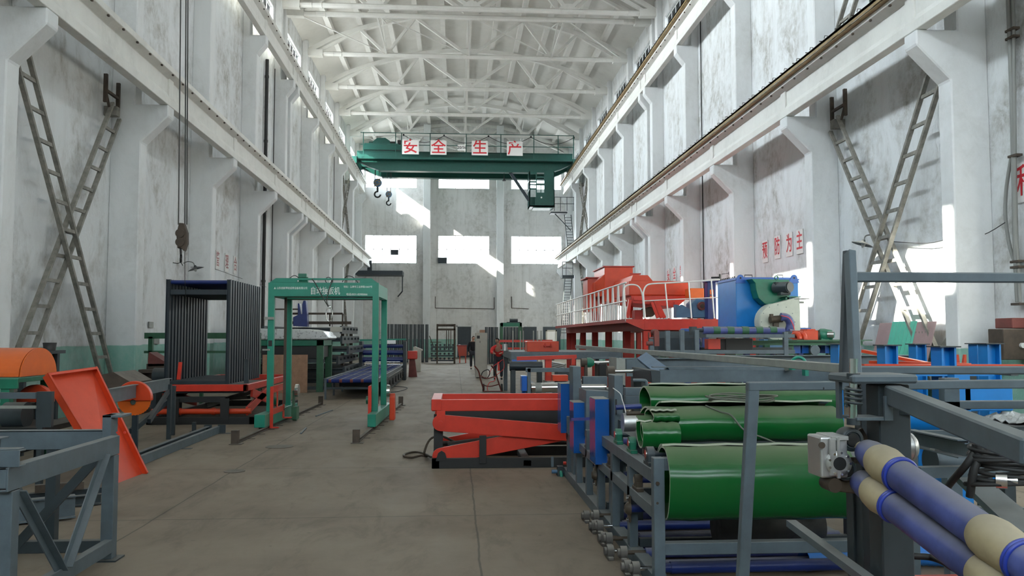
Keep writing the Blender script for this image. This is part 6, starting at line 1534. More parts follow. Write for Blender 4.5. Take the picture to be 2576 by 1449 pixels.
# ---- machines right of the aisle (grey tables, chrome rollers)
tb = thing('grey_table', 'long grey steel table beside the aisle with an orange box on it', 'steel table', (3.0, 24.8, 0))
x0, x1, y0, y1, zt = 1.52, 4.6, 22.9, 26.6, 1.28
MB().box(x0, y0, zt-0.05, x1, y1, zt).build('table_top', M['grey'], tb)
MB().box(x0, y0-0.01, zt-0.20, x1, y0+0.05, zt-0.04).box(x0-0.01, y0, zt-0.20, x0+0.05, y1, zt-0.04).box(x0, y1-0.05, zt-0.2, x1, y1, zt-0.04).build('apron', M['grey'], tb, bevel=0.004)
for x, y in ((x0+0.06, y0+0.06), (x1-0.1, y0+0.06), (x0+0.06, y1-0.06), (x1-0.1, y1-0.06)): MB().box(x-0.06, y-0.06, 0, x+0.06, y+0.06, zt-0.05).build('leg', M['grey'], tb, bevel=0.004)
MB().prism([(x0+0.1, y0+0.02, zt-0.20), (x0+0.4, y0+0.02, zt-0.20), (x0+0.1, y0+0.02, zt-0.42)], (0, 0.02, 0)).build('gusset', M['grey'], tb)
ob = thing('orange_box', 'orange steel box with a small bracket on the long grey table', 'steel box', (2.6, 23.4, zt))
a, c = at(1326, 880, 23.4), at(1406, 880, 23.4)
MB().box(a.x, 23.4, zt, c.x, 24.2, at(0, 859, 23.4).z).build('box_body', M['orange'], ob, bevel=0.01)
q = at(1378, 869, 23.38); MB().box(q.x-0.12, 23.30, q.z-0.02, q.x+0.12, 23.40, q.z+0.01).cyl((q.x-0.08, 23.3, q.z-0.05), (q.x-0.08, 23.3, q.z+0.06), 0.02, 8).cyl((q.x+0.08, 23.3, q.z-0.05), (q.x+0.08, 23.3, q.z+0.06), 0.02, 8).build('hinge_bracket', M['red'], ob)
q = at(1270, 870, 25.2); tag(MB().cyl((q.x, 25.2, zt), (q.x, 25.2, zt+0.2), 0.085, 20).cyl((q.x, 25.2, zt), (q.x, 25.2, zt+0.03), 0.12, 20).build('metal_can', M['alu']), 'shiny metal can standing on the grey table in front of the bending person', 'can')
rm2 = thing('red_column_machine', 'red pedestal machine with a cross arm under the grey table', 'machine', tuple(at(1378, 950, 20)))
D = 20.0; P = lambda px, py, d=0.0: at(px, py, D+d)
MB().box(P(1370, 0).x, D, 0, P(1385, 0).x, D+0.2, P(0, 905).z).build('red_column', M['red'], rm2)
MB().bar(P(1300, 902), P(1450, 897), 0.1, 0.09).bar(P(1442, 897), P(1442, 918), 0.08, 0.08).build('cross_arm', M['red'], rm2)
MB().box(P(1364, 0).x, D-2.0, P(0, 952).z, P(1398, 0).x, D-1.7, P(0, 938).z).bar(P(1380, 940, -1.8), P(1380, 930, 0), 0.08, 0.08).build('red_block', M['orange'], rm2)
rp = thing('pipe_stack', 'dark and bright rollers stacked under the grey table', 'rollers', tuple(at(1330, 920, 21)))
MB().cyl(at(1282, 921, 21.5), at(1364, 921, 21.5), 0.12, 20).build('dark_roller', M['slate'], rp)
MB().cyl(at(1288, 909, 21.7), at(1350, 909, 21.7), 0.05, 16).build('blue_roller', M['blue'], rp)
b = MB(); [b.cyl(at(1390, 912+k*4, 21), at(1422, 918+k*4, 20.4), 0.03, 8) for k in range(4)]; b.build('steel_rods', M['chrome'], rp)
MB().box(at(1285, 0, 21.5).x, 21.3, 0, at(1295, 0, 21.5).x, 21.7, 0.85).box(at(1350, 0, 21.5).x, 21.3, 0, at(1360, 0, 21.5).x, 21.7, 0.85).box(at(1392, 0, 21).x, 20.3, 0, at(1420, 0, 21).x, 21, 0.9).build('support_block', M['grey_d'], rp)
# grey frame with big chrome roller, in front of the table
cf = thing('chrome_roller_machine', 'grey frame machine with a big bright steel roller behind the blue guards', 'roller machine', (2.3, 14.5, 0))
D = 14.3; P = lambda px, py, d=0.0: at(px, py, D+d)
MB().box(P(1326, 0).x, D, 0, P(1334, 0).x, D+0.06, P(0, 930).z).build('post', M['grey'], cf)
MB().box(P(1322, 0).x, D, P(0, 940).z, P(1440, 0).x, D+0.07, P(0, 929).z).build('top_rail', M['grey'], cf, bevel=0.003)
MB().box(P(1437, 0).x, D-3.6, 0, P(1452, 0).x, D-3.5, at(0, 921, D-3.6).z) if False else None
MB().cyl(P(1336, 976, 0.3), P(1490, 974, 0.3), 0.085, 28).build('chrome_roller', M['chrome'], cf)
MB().cyl(P(1346, 976, 0.3), P(1362, 976, 0.3), 0.09, 24).build('roller_sleeve', M['grey_l'], cf)
MB().cyl(P(1328, 976, 0.3), P(1338, 976, 0.3), 0.06, 16).box(P(1330, 0).x, D+0.2, 0, P(1340, 0).x, D+0.5, 0.75).box(P(1480, 0).x, D+0.2, 0, P(1492, 0).x, D+0.5, 0.78).build('roller_bearing', M['black'], cf)
for i, (pa, pb, D2) in enumerate((((1255, 948), (1312, 990), 0), ((1330, 948), (1400, 1000), 0), ((1300, 940), (1380, 985), 0))):
    pass
for k in range(4):
    x = 1.75+0.45*k; MB().bar((x, 14.9, 0.62), (x, 20.5, 0.62), 0.12, 0.06).build('slide_rail', M['grey_l'] if k % 2 else M['grey'], cf)
MB().box(1.6, 14.9, 0.40, 3.3, 15.0, 0.58).box(1.6, 20.4, 0.4, 3.3, 20.5, 0.58).box(1.6, 17.6, 0.4, 3.3, 17.7, 0.58).build('cross_rail', M['grey_d'], cf)
for x in (1.7, 3.2):
    for y in (14.95, 17.65, 20.45): MB().box(x-0.04, y-0.04, 0, x+0.04, y+0.04, 0.42).build('leg', M['grey_d'], cf)
gb0 = tag(MB().box(P(1312, 0).x, D, P(0, 990).z, P(1325, 0).x, D+0.3, P(0, 950).z).box(P(1314, 0).x, D+0.1, 0, P(1323, 0).x, D+0.2, P(0, 990).z).build('belt_guard', M['blue'], bevel=0.006), 'small blue upright belt guard, farthest of the blue guards, beside the bright roller', 'belt guard')
# bright rods and couplings
for (a_, c_, D, r, l, green) in (((1480, 912), (1560, 910), 11.5, 0.022, 'bright steel rod with a green coupling behind the tall grey posts', True), ((1545, 934), (1640, 933), 9.2, 0.022, 'bright steel rod running into the grey trough beam', False)):
    t = thing('piston_rod', l, 'steel rod', tuple(at(*a_, D)))
    MB().cyl(at(*a_, D), at(*c_, D), r, 14).build('rod', M['chrome'], t)
    if green: MB().lathe(at(1476, 912, D), (1, 0, 0), [(0, 0.07), (0.05, 0.07), (0.10, 0.04)], 18).build('coupling', M['green'], t)
    MB().cyl(at(a_[0]-18, a_[1], D), at(a_[0], a_[1], D), 0.06, 14).box(at(a_[0]-14, 0, D).x, D-0.05, 0, at(a_[0]-8, 0, D).x, D+0.05, at(0, a_[1]+3, D).z).build('bearing', M['rust'], t)
q = at(1517, 925, 11.0); tag(MB().box(q.x-0.06, 11.0, q.z-0.14, q.x+0.06, 11.3, q.z+0.06).box(q.x-0.03, 11.05, 0, q.x+0.03, 11.2, q.z-0.1).build('junction_box', M['black'], bevel=0.015), 'black box between the bright rods', 'box')
q = at(2009, 915, 8.2); t = thing('green_hook_bracket', 'rounded green bracket with a shaft on the grey beams', 'bracket', tuple(q))
MB().ring(q, (0.5, 1, 0), 0.065, 0.016, 20, 6, arc=pi, start=0).box(q.x+0.05, 8.16, q.z-0.12, q.x+0.085, 8.24, q.z).box(q.x-0.085, 8.16, q.z-0.06, q.x-0.05, 8.24, q.z).build('bracket', M['teal'], t)
MB().cyl(at(1975, 926, 8.3), at(1998, 922, 8.3), 0.03, 14).build('shaft', M['grey_l'], t)

# ---- corrugated sheets leaning on the right wall
x = 9.45
def sheet(y0_, y1_, z1_, mat, label):
    b = MB(); n = 24; lean = 0.55; th = 0.006
    A_ = []; 
    for i in range(n+1):
        yy = y0_+(y1_-y0_)*i/n; o = 0.02*sin(2*pi*i/4)
        A_.append((yy, o))
    v = []; 
    for yy, o in A_: v += [(x-lean+o, yy, 0.0), (x+o-0.02, yy, z1_), (x-lean+o-th, yy, 0.0), (x+o-0.02-th, yy, z1_)]
    f = []
    for i in range(n):
        a = 4*i; c = 4*(i+1); f += [(a, a+1, c+1, c), (a+2, c+2, c+3, a+3), (a+1, a+3, c+3, c+1), (a, c, c+2, a+2)]
    f += [(0, 2, 3, 1), (4*n, 4*n+1, 4*n+3, 4*n+2)]
    b._add(v, f); return tag(b.build('corrugated_sheet', mat), label, 'roofing sheet')
ya, yb, yc, yd = [onx(px, 850, 9.35).y for px in (2206, 2238, 2300, 2348)]
sheet(ya, yb, 2.0, M['sheetm'], 'mauve corrugated sheet leaning on the right wall, left of the green one')
sheet(yb, yc, 2.02, M['sheetg'], 'mint green corrugated sheet leaning on the right wall between two mauve ones')
sheet(yc, yd, 2.0, M['sheetm'], 'mauve corrugated sheet leaning on the right wall, right of the green one')

# ---- blue posts and orange strips
def blue_post(pa, pw, ptop, D, label, pbot=None, w2=0.18):
    a, c = at(pa, ptop, D), at(pa+pw, ptop, D)
    t = thing('blue_post', label, 'steel post', ((a.x+c.x)/2, D, 0), 0, 'blue steel posts on the right')
    MB().ibeam(((a.x+c.x)/2, D+0.1, 0), ((a.x+c.x)/2, D+0.1, a.z), w2, c.x-a.x, 0.02, up=(1, 0, 0)).build('h_section', M['blue2'], t)
    MB().box(a.x-0.03, D-0.02, a.z, c.x+0.03, D+0.22, a.z+0.012).build('cap_plate', M['grey_d'], t)
    return t
blue_post(2227, 33, 870, 9.0, 'bright blue steel post with a cap plate, left of the mauve and green sheets')
blue_post(2305, 27, 867, 10.5, 'bright blue steel post with a cap plate in front of the right mauve sheet')
blue_post(2370, 37, 874, 7.5, 'bright blue steel post, the widest one, left of the bare mint green wall')
blue_post(2459, 19, 866, 10.0, 'narrow bright blue steel post, first of the pair before the mint green wall')
blue_post(2485, 34, 866, 9.6, 'bright blue steel post, second of the pair before the mint green wall')
blue_post(2110, 10, 867, 8.0, 'narrow blue steel post behind the tall grey mast')
b = MB()
for (p1, p2, D1_, D2_, w) in (((2172, 882), (2290, 905), 9.8, 9.6, 0.03), ((2185, 914), (2400, 917), 9.5, 8.8, 0.03), ((2168, 919), (2560, 920), 8.7, 8.0, 0.025)):
    pass
for i, (p1, p2, D1_, D2_, l) in enumerate((((2172, 883), (2330, 914), 9.9, 9.3, 'orange flat bar lying slanted between the blue posts, the steepest'), ((2190, 911), (2440, 918), 9.6, 8.8, 'orange flat bar lying behind the blue posts, the upper level one'), ((2170, 920), (2576, 921), 8.6, 8.4, 'orange flat bar just above the grey rail, the longest'))):
    a, c = at(*p1, D1_), at(*p2, D2_); tag(MB().bar(a, c, 0.10, 0.035).build('orange_bar', M['orange']), l, 'steel bar', 'orange bars by the blue posts')
tr2 = thing('bar_trestle', 'low grey trestle carrying the orange bars by the blue posts', 'trestle', (5.0, 9.2, 0))
for px in (2200, 2420): q = at(px, 925, 9.2); MB().box(q.x-0.04, 8.3, q.z-0.05, q.x+0.04, 9.9, q.z+0.0).box(q.x-0.04, 9.0, 0, q.x+0.04, 9.08, q.z-0.05).build('trestle_leg', M['grey_d'], tr2)
for i, (px, l) in enumerate(((2352, 'left'), (2364, 'second'), (2411, 'third'), (2427, 'right'))):
    D = 10.6; a, c, d = at(px-5, 925, D), at(px+5, 925, D), at(px-1+(3 if i % 2 else 0), 892, D)
    tag(MB().prism([a, c, (d.x+0.012, D, d.z), (d.x-0.012, D, d.z)], (0, 0.04, 0)).box((a.x+c.x)/2-0.02, D, 0, (a.x+c.x)/2+0.02, D+0.04, a.z+0.01).build('orange_prong', M['orange']), 'pointed orange prong standing by the widest blue post, %s of four' % l, 'prong', 'orange prongs')
# blue vessel parts
bv = thing('blue_vessel', 'dusty blue cylindrical vessel and panels behind the long grey rails at the right', 'tank', (4.2, 6.8, 0))
D = 6.8; P = lambda px, py, d=0.0: at(px, py, D+d)
MB().cyl(P(2255, 1058, 0.3), P(2398, 1058, -0.1), 0.115, 28).build('blue_cylinder', M['blue2'], bv)
MB().box(P(2395, 0).x, D, P(0, 1050).z, P(2515, 0).x, D+0.06, P(0, 975).z).build('blue_panel', M['blue2'], bv, bevel=0.01)
MB().box(P(2290, 0).x, D+0.7, P(0, 965).z, P(2600, 0).x, D+1.3, P(0, 952).z).box(P(2372, 0).x, D, 0, P(2410, 0).x, D+0.1, P(0, 950).z).build('blue_beam', M['blue2'], bv)
for px in (2300, 2500): q = P(px, 1060); MB().box(q.x-0.04, D+0.1, 0, q.x+0.04, D+0.2, q.z).build('leg', M['grey_d'], bv)
# ================================================================ RIGHT FOREGROUND
# ---- grey roller conveyor frame carrying the green belts
fc = thing('grey_belt_conveyor', 'long grey steel conveyor with many posts, carrying the green belt rolls', 'conveyor frame', (2.1, 7.6, 0))
XA, XB = 1.33, 3.05
bx = lambda *a: MB().box(*a)
for y, zt in ((9.95, 0.78), (9.2, 0.78), (8.5, 0.78), (7.8, 0.78), (7.1, 0.74), (6.4, 0.74)):
    bx(XA, y, 0.10, XA+0.065, y+0.09, zt-0.03).build('post', M['grey'], fc, bevel=0.003)
    bx(XB, y, 0.10, XB+0.065, y+0.09, zt-0.03).build('post', M['grey_d'], fc)
fp = bx(XA, 5.6, 0.0, XA+0.075, 5.68, 0.885).build('front_post', M['grey'], fc, bevel=0.004)
b = MB(); 
for px, py in ((1654, 1216), (1654, 1266)): q = at(px, py, 5.597); b.cyl(q, q+Vector((0, -0.012 if py < 1240 else 0.001, 0)), 0.013 if py < 1240 else 0.009, 10)
b.build('post_bolts', M['hose'], fp)
bx(XB, 5.6, 0.0, XB+0.12, 5.68, 0.885).build('front_post', M['grey'], fc, bevel=0.004)
bx(XA+0.075, 5.6, 0.80, XB, 5.68, 0.885).build('front_crossbar', M['grey'], fc, bevel=0.004)
bx(XA+0.075, 5.62, 0.235, XB, 5.70, 0.315).build('front_crossbar', M['grey'], fc, bevel=0.004)
for X in (XA, XB):
    s = 1 if X == XA else -1; xx = X if X == XA else X+0.065
    MB().chan((xx, 5.68, 0.755), (xx, 8.2, 0.755), 0.09, 0.09, 0.008, flip=1 if s > 0 else -1).build('top_rail', M['grey'], fc, bevel=0.002)
    MB().chan((xx, 5.68, 0.515), (xx, 10.1, 0.515), 0.08, 0.08, 0.008, flip=1 if s > 0 else -1).build('middle_rail', M['grey'], fc, bevel=0.002)
    MB().box(X, 5.68, 0.0, X+0.10, 10.35, 0.10).build('floor_rail', M['grey'], fc, bevel=0.003)
for y in (6.4, 7.8, 9.2): MB().box(XA+0.08, y, 0.10, XB, y+0.06, 0.16).box(XA+0.08, y, 0.49, XB, y+0.05, 0.54).build('cross_tube', M['grey_d'], fc)
# tall slotted posts
for (pa, pm, pb, pt, D, n) in ((1437, 1441, 1461, 922, 9.75, 0), (1521, 1545, 1567, 944, 7.45, 1)):
    a, c = at(pm, pt, D), at(pb, pt, D); bx(a.x, D, 0.0, c.x, D+0.30, a.z).build('tall_post', M['grey'], fc, bevel=0.004)
bx(at(1541, 0, 7.44).x-0.0, 7.435, at(0, 1052, 7.44).z, at(1541, 0, 7.44).x+0.012, 7.45, at(0, 1012, 7.44).z).build('adjusting_slot', M['black'], fc)
# grey bearing housings between the tall posts
a, c = at(1474, 980, 8.9), at(1532, 1010, 8.9); MB().prism([at(1474, 982, 8.9), at(1535, 985, 8.9), at(1535, 1000, 8.9), at(1493, 1003, 8.9), at(1493, 1100, 8.9), at(1474, 1100, 8.9)], (0, 0.5, 0)).build('side_housing', M['grey'], fc, bevel=0.004)
MB().box(at(1462, 0, 9.8).x, 9.8, at(0, 978, 9.8).z, at(1522, 0, 9.8).x, 9.9, at(0, 952, 9.8).z).build('cross_plate', M['grey'], fc, bevel=0.004)
MB().box(at(1565, 0, 8.0).x, 8.0, at(0, 1003, 8.0).z, at(1632, 0, 8.0).x, 8.1, at(0, 982, 8.0).z).box(at(1565, 0, 8.0).x, 8.0, at(0, 1030, 8.0).z, at(1600, 0, 8.0).x, 8.05, at(0, 1003, 8.0).z).build('cross_plate', M['grey'], fc, bevel=0.004)
MB().cyl(at(1462, 974, 9.2), at(1524, 974, 9.2), 0.035, 16).build('bright_roller', M['chrome'], fc)
MB().cyl(at(1566, 1064, 7.2), at(1602, 1064, 7.2), 0.085, 24).build('drive_drum', M['alu'], fc)
MB().tube([at(1592, 957, 7.6), at(1618, 957, 7.6), at(1626, 962, 7.6), at(1628, 985, 7.6)], 0.016, 8, 3).build('bent_handle', M['grey'], fc)
MB().cyl(at(1549, 1025, 7.2), at(1613, 1022, 7.2), 0.022, 14).build('blue_handle', M['navy'], fc)
MB().cyl(at(1576, 1040, 6.7), at(1679, 1039, 6.7), 0.017, 12).build('brown_rod', M['hose'], fc)
MB().tube([at(1542, 976, 7.4), at(1560, 990, 7.35), at(1565, 1005, 7.3), at(1570, 1020, 7.0), at(1576, 1041, 6.75), at(1585, 1032, 6.7)], 0.004, 5, 4).build('tie_wire', M['signw'], fc)
# dark curved flap under the top roll
MB().prism([at(1568, 1086, 6.9), at(1600, 1085, 6.9), at(1625, 1105, 6.5), at(1650, 1140, 6.2), at(1640, 1140, 6.2), at(1615, 1115, 6.5)], (0.02, 0.0, -0.006)).build('rubber_flap', M['grey_d'], fc)
# ---- blue belt guards
for (D, zb, zt, l) in ((10.1, 0.54, 1.13, 'blue upright belt guard on the grey conveyor frame, next to the red scissor lift'), (9.0, 0.45, 0.99, 'blue upright belt guard on the grey conveyor frame, the lower one in the middle'), (7.6, 0.54, 1.13, 'blue upright belt guard on the grey conveyor frame, next to the green belts')):
    t = thing('belt_guard', l, 'belt guard', (1.33, D, zb), 0, 'blue belt guards')
    MB().box(1.27, D, zb, 1.40, D+0.32, zt).build('guard_box', M['bluegloss'], t, bevel=0.004)
    MB().box(1.268, D+0.0, zt, 1.402, D+0.322, zt+0.004).build('dusty_lid', M['grey_l'], t)
    MB().box(1.38, D+0.1, zb+0.1, 1.44, D+0.2, zb+0.2).build('mounting', M['grey_d'], t)
q0, q1 = at(1441, 1055, 8.95), at(1495, 1053, 8.2); tag(MB().bar(q0, q1, 0.035, 0.03).build('link_bar', M['blue']), 'thin blue bar joining two of the blue belt guards', 'bar')
# ---- pillow block bearings with shafts
def pillow(p, label, r=0.05, shaft=0.5, mat='green', smat='slate', up=1):
    t = thing('pillow_block', label, 'bearing', tuple(p), 0, 'pillow block bearings on the grey frame')
    p = Vector(p); MB().box(p.x-0.022, p.y-0.085, p.z, p.x+0.03, p.y+0.085, p.z+0.028).cyl((p.x-0.022, p.y, p.z+0.075), (p.x+0.03, p.y, p.z+0.075), r, 20).box(p.x-0.02, p.y-r, p.z+0.02, p.x+0.028, p.y+r, p.z+0.07).build('housing', M[mat], t, bevel=0.004)
    MB().cyl((p.x-0.028, p.y, p.z+0.075), (p.x-0.02, p.y, p.z+0.075), r*0.6, 16).build('inner_ring', M['chrome'], t)
    MB().cyl((p.x, p.y, p.z+0.075), (p.x+shaft, p.y, p.z+0.075), 0.022, 12).build('shaft', M[smat], t)
    MB().cyl((p.x+0.15, p.y, p.z+0.075), (p.x+shaft+0.9, p.y, p.z+0.075), 0.036, 16).build('roller', M['rollblue' if smat == 'navy' else 'grey_d'], t)
pillow((1.37, 7.05, 0.80), 'green pillow block bearing on the top rail, farther of the two')
pillow((1.37, 6.50, 0.80), 'green pillow block bearing on the top rail, nearer of the two')
pillow((1.36, 5.86, 0.80), 'bearing with a steel face behind the front post of the conveyor frame', 0.055, 0.4, 'grey_d')
for y, l in ((8.6, 'first from the blue guards'), (7.35, 'second from the blue guards'), (6.25, 'nearest to the front post')):
    pillow((1.36, y, 0.555), 'dusty bearing on the middle rail of the conveyor frame, %s' % l, 0.045, 0.3, 'rust', 'navy')
for y, z, l in ((7.9, 0.40, 'farther'), (6.35, 0.40, 'nearer')):
    t = thing('flange_bearing', 'dusty oval flange bearing on the side of the conveyor frame, the %s one' % l, 'bearing', (1.3, y, z-0.1), 0, 'flange bearings')
    MB().lathe((1.325, y, z), (-1, 0, 0), [(0, 0.055), (0.02, 0.05), (0.04, 0.03)], 20).box(1.31, y-0.03, z-0.10, 1.328, y+0.03, z+0.10).build('flange', M['hose'], t, bevel=0.006)
    for dz in (-0.08, 0.08): MB().cyl((1.315, y, z+dz), (1.295, y, z+dz), 0.014, 10).build('bolt', M['chrome'], t)
    MB().cyl((1.3, y, z), (2.4, y, z), 0.03, 12).build('shaft', M['navy'], t)
# crank with green ring at the corner of the frame
ck = thing('crank_shaft', 'green ringed crank and shaft at the far corner of the conveyor frame beside the lift', 'crank', tuple(at(1405, 1200, 10.3)))
D = 10.3; MB().ring(at(1408, 1197, D), (1, 0.2, 0), 0.07, 0.02, 20, 8).build('green_ring', M['teal'], ck)
MB().cyl(at(1388, 1186, D), at(1440, 1187, D), 0.024, 12).build('blue_shaft', M['steelblue'], ck)
MB().box(at(1383, 0, D).x, D-0.03, at(0, 1188, D).z, at(1389, 0, D).x, D+0.03, at(0, 1162, D).z).build('lever', M['grey'], ck)
MB().cyl(at(1417, 1165, D), at(1424, 1165, D), 0.02, 10).build('red_knob', M['red'], ck)
MB().box(at(1398, 0, D).x, D-0.05, 0, at(1412, 0, D).x, D+0.05, at(0, 1187, D).z).build('support', M['grey_d'], ck)

# ---- loose rollers lying on the floor under the frame
RG = 'blue rollers with bearings lying on the floor under the grey frame'
random.seed(11)
ys = [7.75, 7.55, 7.33, 7.12, 6.9, 6.68, 6.47, 6.25, 6.03, 5.82, 5.45, 5.25, 5.05, 4.86]
nm_ = ['farthest', 'second', 'third', 'fourth', 'fifth', 'sixth', 'seventh', 'eighth', 'ninth', 'tenth', 'eleventh', 'twelfth', 'thirteenth', 'nearest']
for i, y in enumerate(ys):
    z = 0.055 if i % 2 == 0 else 0.10; x0 = 1.15+0.05*random.random()+ (0.03 if i % 2 else 0); tilt = random.uniform(-0.06, 0.06)
    t = thing('loose_roller', 'dusty blue roller with an end bearing on the floor, %s from the back' % nm_[i], 'roller', (x0, y, 0), 0, RG)
    A = Vector((x0, y, z)); B = Vector((x0+1.9, y+tilt, z)); d = (B-A).normalized()
    MB().cyl(A+d*0.28, B, 0.042, 18).cyl(A+d*0.20, A+d*0.28, 0.034, 16).build('roller_tube', M['rollblue'] if i % 3 else M['navy'], t)
    MB().cyl(A, A+d*0.2, 0.016, 12).build('shaft', M['chrome'] if i % 3 == 0 else M['hose'], t)
    MB().cyl(A+d*0.01, A+d*0.06, 0.048, 18).box(A.x+0.01, y-0.075, max(z-0.055, 0), A.x+0.055, y+0.075, max(z-0.055, 0)+0.025).cyl(A+d*-0.01, A+d*0.01, 0.03, 14).build('bearing', M['dustbearing'], t, bevel=0.005)

# ---- green belts folded into long rolls
def belt_roll(name, label, Dc, zc, ry, rz, x0, x1, turns=2.2, th=0.014, gap=0.018, inner=None, start=1.5*pi, sag=0.0, boxy=1.0, parent=None):
    t = parent or thing(name, label, 'conveyor belt', ((x0+x1)/2, Dc, zc-rz), 0, 'green belt rolls')
    n = int(turns*36); pts_o, pts_i = [], []
    for i in range(n+1):
        a = start-2*pi*turns*i/n; k = 1-(gap/ry)*turns*i/n*1.2
        k = max(k, 0.25); wob = 1+0.02*sin(5*a)+0.03*sin(2*a+1)
        y = Dc+ry*k*wob*(1 if cos(a) > 0 else -1)*abs(cos(a))**boxy; z = zc+rz*k*wob*sin(a)-sag*max(0, -sin(a))
        nrm_ = Vector((cos(a)/ry, sin(a)/rz)).normalized()
        pts_o.append((y, z)); pts_i.append((y-nrm_.x*th, z-nrm_.y*th))
    b = MB(); m = 14; V = []
    # length profile: inner turns stick out to the left a little
    for i in range(n+1):
        f = i/n; e = x0-(inner or 0)*f+0.006*sin(9*f)
        for P in (pts_o, pts_i):
            for j in range(m+1):
                s = j/m; bulge = 0.006*sin(7*s*pi+i*0.05)
                V.append((e+(x1-e)*s, P[i][0], P[i][1]+bulge*0.6))
    W = m+1
    F = []
    def vid(i, side, j): return (i*2+side)*W+j
    for i in range(n):
        for j in range(m):
            F.append((vid(i, 0, j), vid(i, 0, j+1), vid(i+1, 0, j+1), vid(i+1, 0, j)))
            F.append((vid(i, 1, j+1), vid(i, 1, j), vid(i+1, 1, j), vid(i+1, 1, j+1)))
    b._add(V, F, True)
    b.cur = 1; k0 = len(b.v)
    F2 = []
    for i in range(n):
        F2.append((vid(i, 0, 0), vid(i+1, 0, 0), vid(i+1, 1, 0), vid(i, 1, 0))); F2.append((vid(i, 0, m), vid(i, 1, m), vid(i+1, 1, m), vid(i+1, 0, m)))
    for j in range(m): F2.append((vid(n, 0, j), vid(n, 0, j+1), vid(n, 1, j+1), vid(n, 1, j))); F2.append((vid(0, 0, j+1), vid(0, 0, j), vid(0, 1, j), vid(0, 1, j+1)))
    b._add(V, F2, False)
    b.build('belt_sheet', [M['belt'], M['beltedge']], t)
    return t
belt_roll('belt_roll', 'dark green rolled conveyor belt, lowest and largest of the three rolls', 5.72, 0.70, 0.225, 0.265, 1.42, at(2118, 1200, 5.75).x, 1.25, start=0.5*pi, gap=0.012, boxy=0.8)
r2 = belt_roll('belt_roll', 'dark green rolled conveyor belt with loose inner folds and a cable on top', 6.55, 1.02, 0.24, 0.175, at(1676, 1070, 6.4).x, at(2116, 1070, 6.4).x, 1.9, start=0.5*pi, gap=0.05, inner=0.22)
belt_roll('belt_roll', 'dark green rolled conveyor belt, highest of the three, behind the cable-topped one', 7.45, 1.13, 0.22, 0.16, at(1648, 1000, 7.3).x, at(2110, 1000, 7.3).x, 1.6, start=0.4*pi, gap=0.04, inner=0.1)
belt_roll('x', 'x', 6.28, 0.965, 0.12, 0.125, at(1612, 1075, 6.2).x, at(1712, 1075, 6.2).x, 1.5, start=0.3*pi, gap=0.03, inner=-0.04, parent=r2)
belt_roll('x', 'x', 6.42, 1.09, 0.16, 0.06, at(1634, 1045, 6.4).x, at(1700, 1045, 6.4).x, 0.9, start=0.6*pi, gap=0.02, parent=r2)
# folded loose end
# supports under the rolls (trays)
MB().box(XA+0.12, 6.35, 0.80, XB-0.05, 6.45, 0.85).box(XA+0.12, 6.75, 0.80, XB-0.05, 6.85, 0.85).box(XA+0.12, 7.3, 0.86, XB+0.3, 7.6, 0.96).build('carrier_bar', M['grey_d'], fc)
for x in (1.6, 3.2): MB().box(x, 7.4, 0, x+0.06, 7.5, 0.9).build('post', M['grey_d'], fc)
tag(MB().lathe(at(1800, 1325, 6.2), (1, 0.02, 0), [(0, 0.13), (0.3, 0.15), (0.8, 0.13), (0.82, 0.02)], 24).build('rubber_roll', M['rubber']), 'black rubber roll in the dark space under the lowest green belt', 'rubber roll')
# cable coil on the middle roll
cc = MB(); random.seed(3)
for k in range(5):
    c = at(1868+random.uniform(-4, 4), 1030+random.uniform(-1, 1), 6.5); rx = 0.27+random.uniform(-0.025, 0.02); ry = 0.10+random.uniform(-0.015, 0.02)
    pts = [(c.x+rx*cos(q), 6.5+ry*sin(q), 1.205+0.008*k+0.012*sin(q*2+k)) for q in [2*pi*i/24 for i in range(25)]]; cc.tube(pts, 0.007, 6)
cc.tube([at(1775, 1020, 6.5), at(1810, 1035, 6.42), at(1840, 1045, 6.35), at(1872, 1082, 6.28), at(1925, 1103, 6.28), at(1985, 1128, 6.28), at(2050, 1135, 6.28), at(2112, 1130, 6.28)], 0.007, 6, 5)
tag(cc.build('cable_coil', M['cable']), 'thin grey-green cable coiled on top of the middle green belt roll', 'cable')
q = [at(2110+o, p_, 6.27) for o, p_ in ((0, 1032), (2, 1048), (3, 1060), (0, 1080), (-4, 1092))]

# ---- slim portal frame standing in front of the belts, with long cross rails
pf2 = thing('slim_portal', 'slim grey tube portal standing in front of the green belt rolls', 'steel frame', (1.5, 4.2, 0))
D = 4.2; t1, b1 = at(1894, 972, D), at(1868, 1449, D); dirv = (b1-t1); k = t1.z/(t1.z-b1.z); foot = t1+dirv*k; foot.z = 0
MB().bar(foot, t1, 0.055, 0.05, up=(0, 1, 0)).build('post', M['grey'], pf2, bevel=0.004)
MB().bar((t1.x-0.03, D, t1.z), (3.9, D, t1.z+0.012), 0.055, 0.045).build('top_rail', M['grey'], pf2, bevel=0.005)
b = MB(); [b.cyl(at(px, 977, D-0.028), at(px, 977, D-0.026), 0.006, 10) for px in (2071, 2111)]; b.build('rail_holes', M['black'], pf2)
MB().bar((3.8, D, 0), (3.8, D, t1.z), 0.06, 0.06, up=(0, 1, 0)).build('post', M['grey'], pf2)
p = at(2500, 960, D); MB().bar((p.x, D+0.4, 0), (p.x, D+0.4, p.z), 0.09, 0.06, up=(0, 1, 0)).bar((at(2200, 1032, 4.6).x, D+0.4, at(0, 1032, 4.6).z), (3.9, D+0.4, at(0, 1032, 4.6).z), 0.06, 0.045).build('rear_frame', M['grey'], pf2, bevel=0.003)
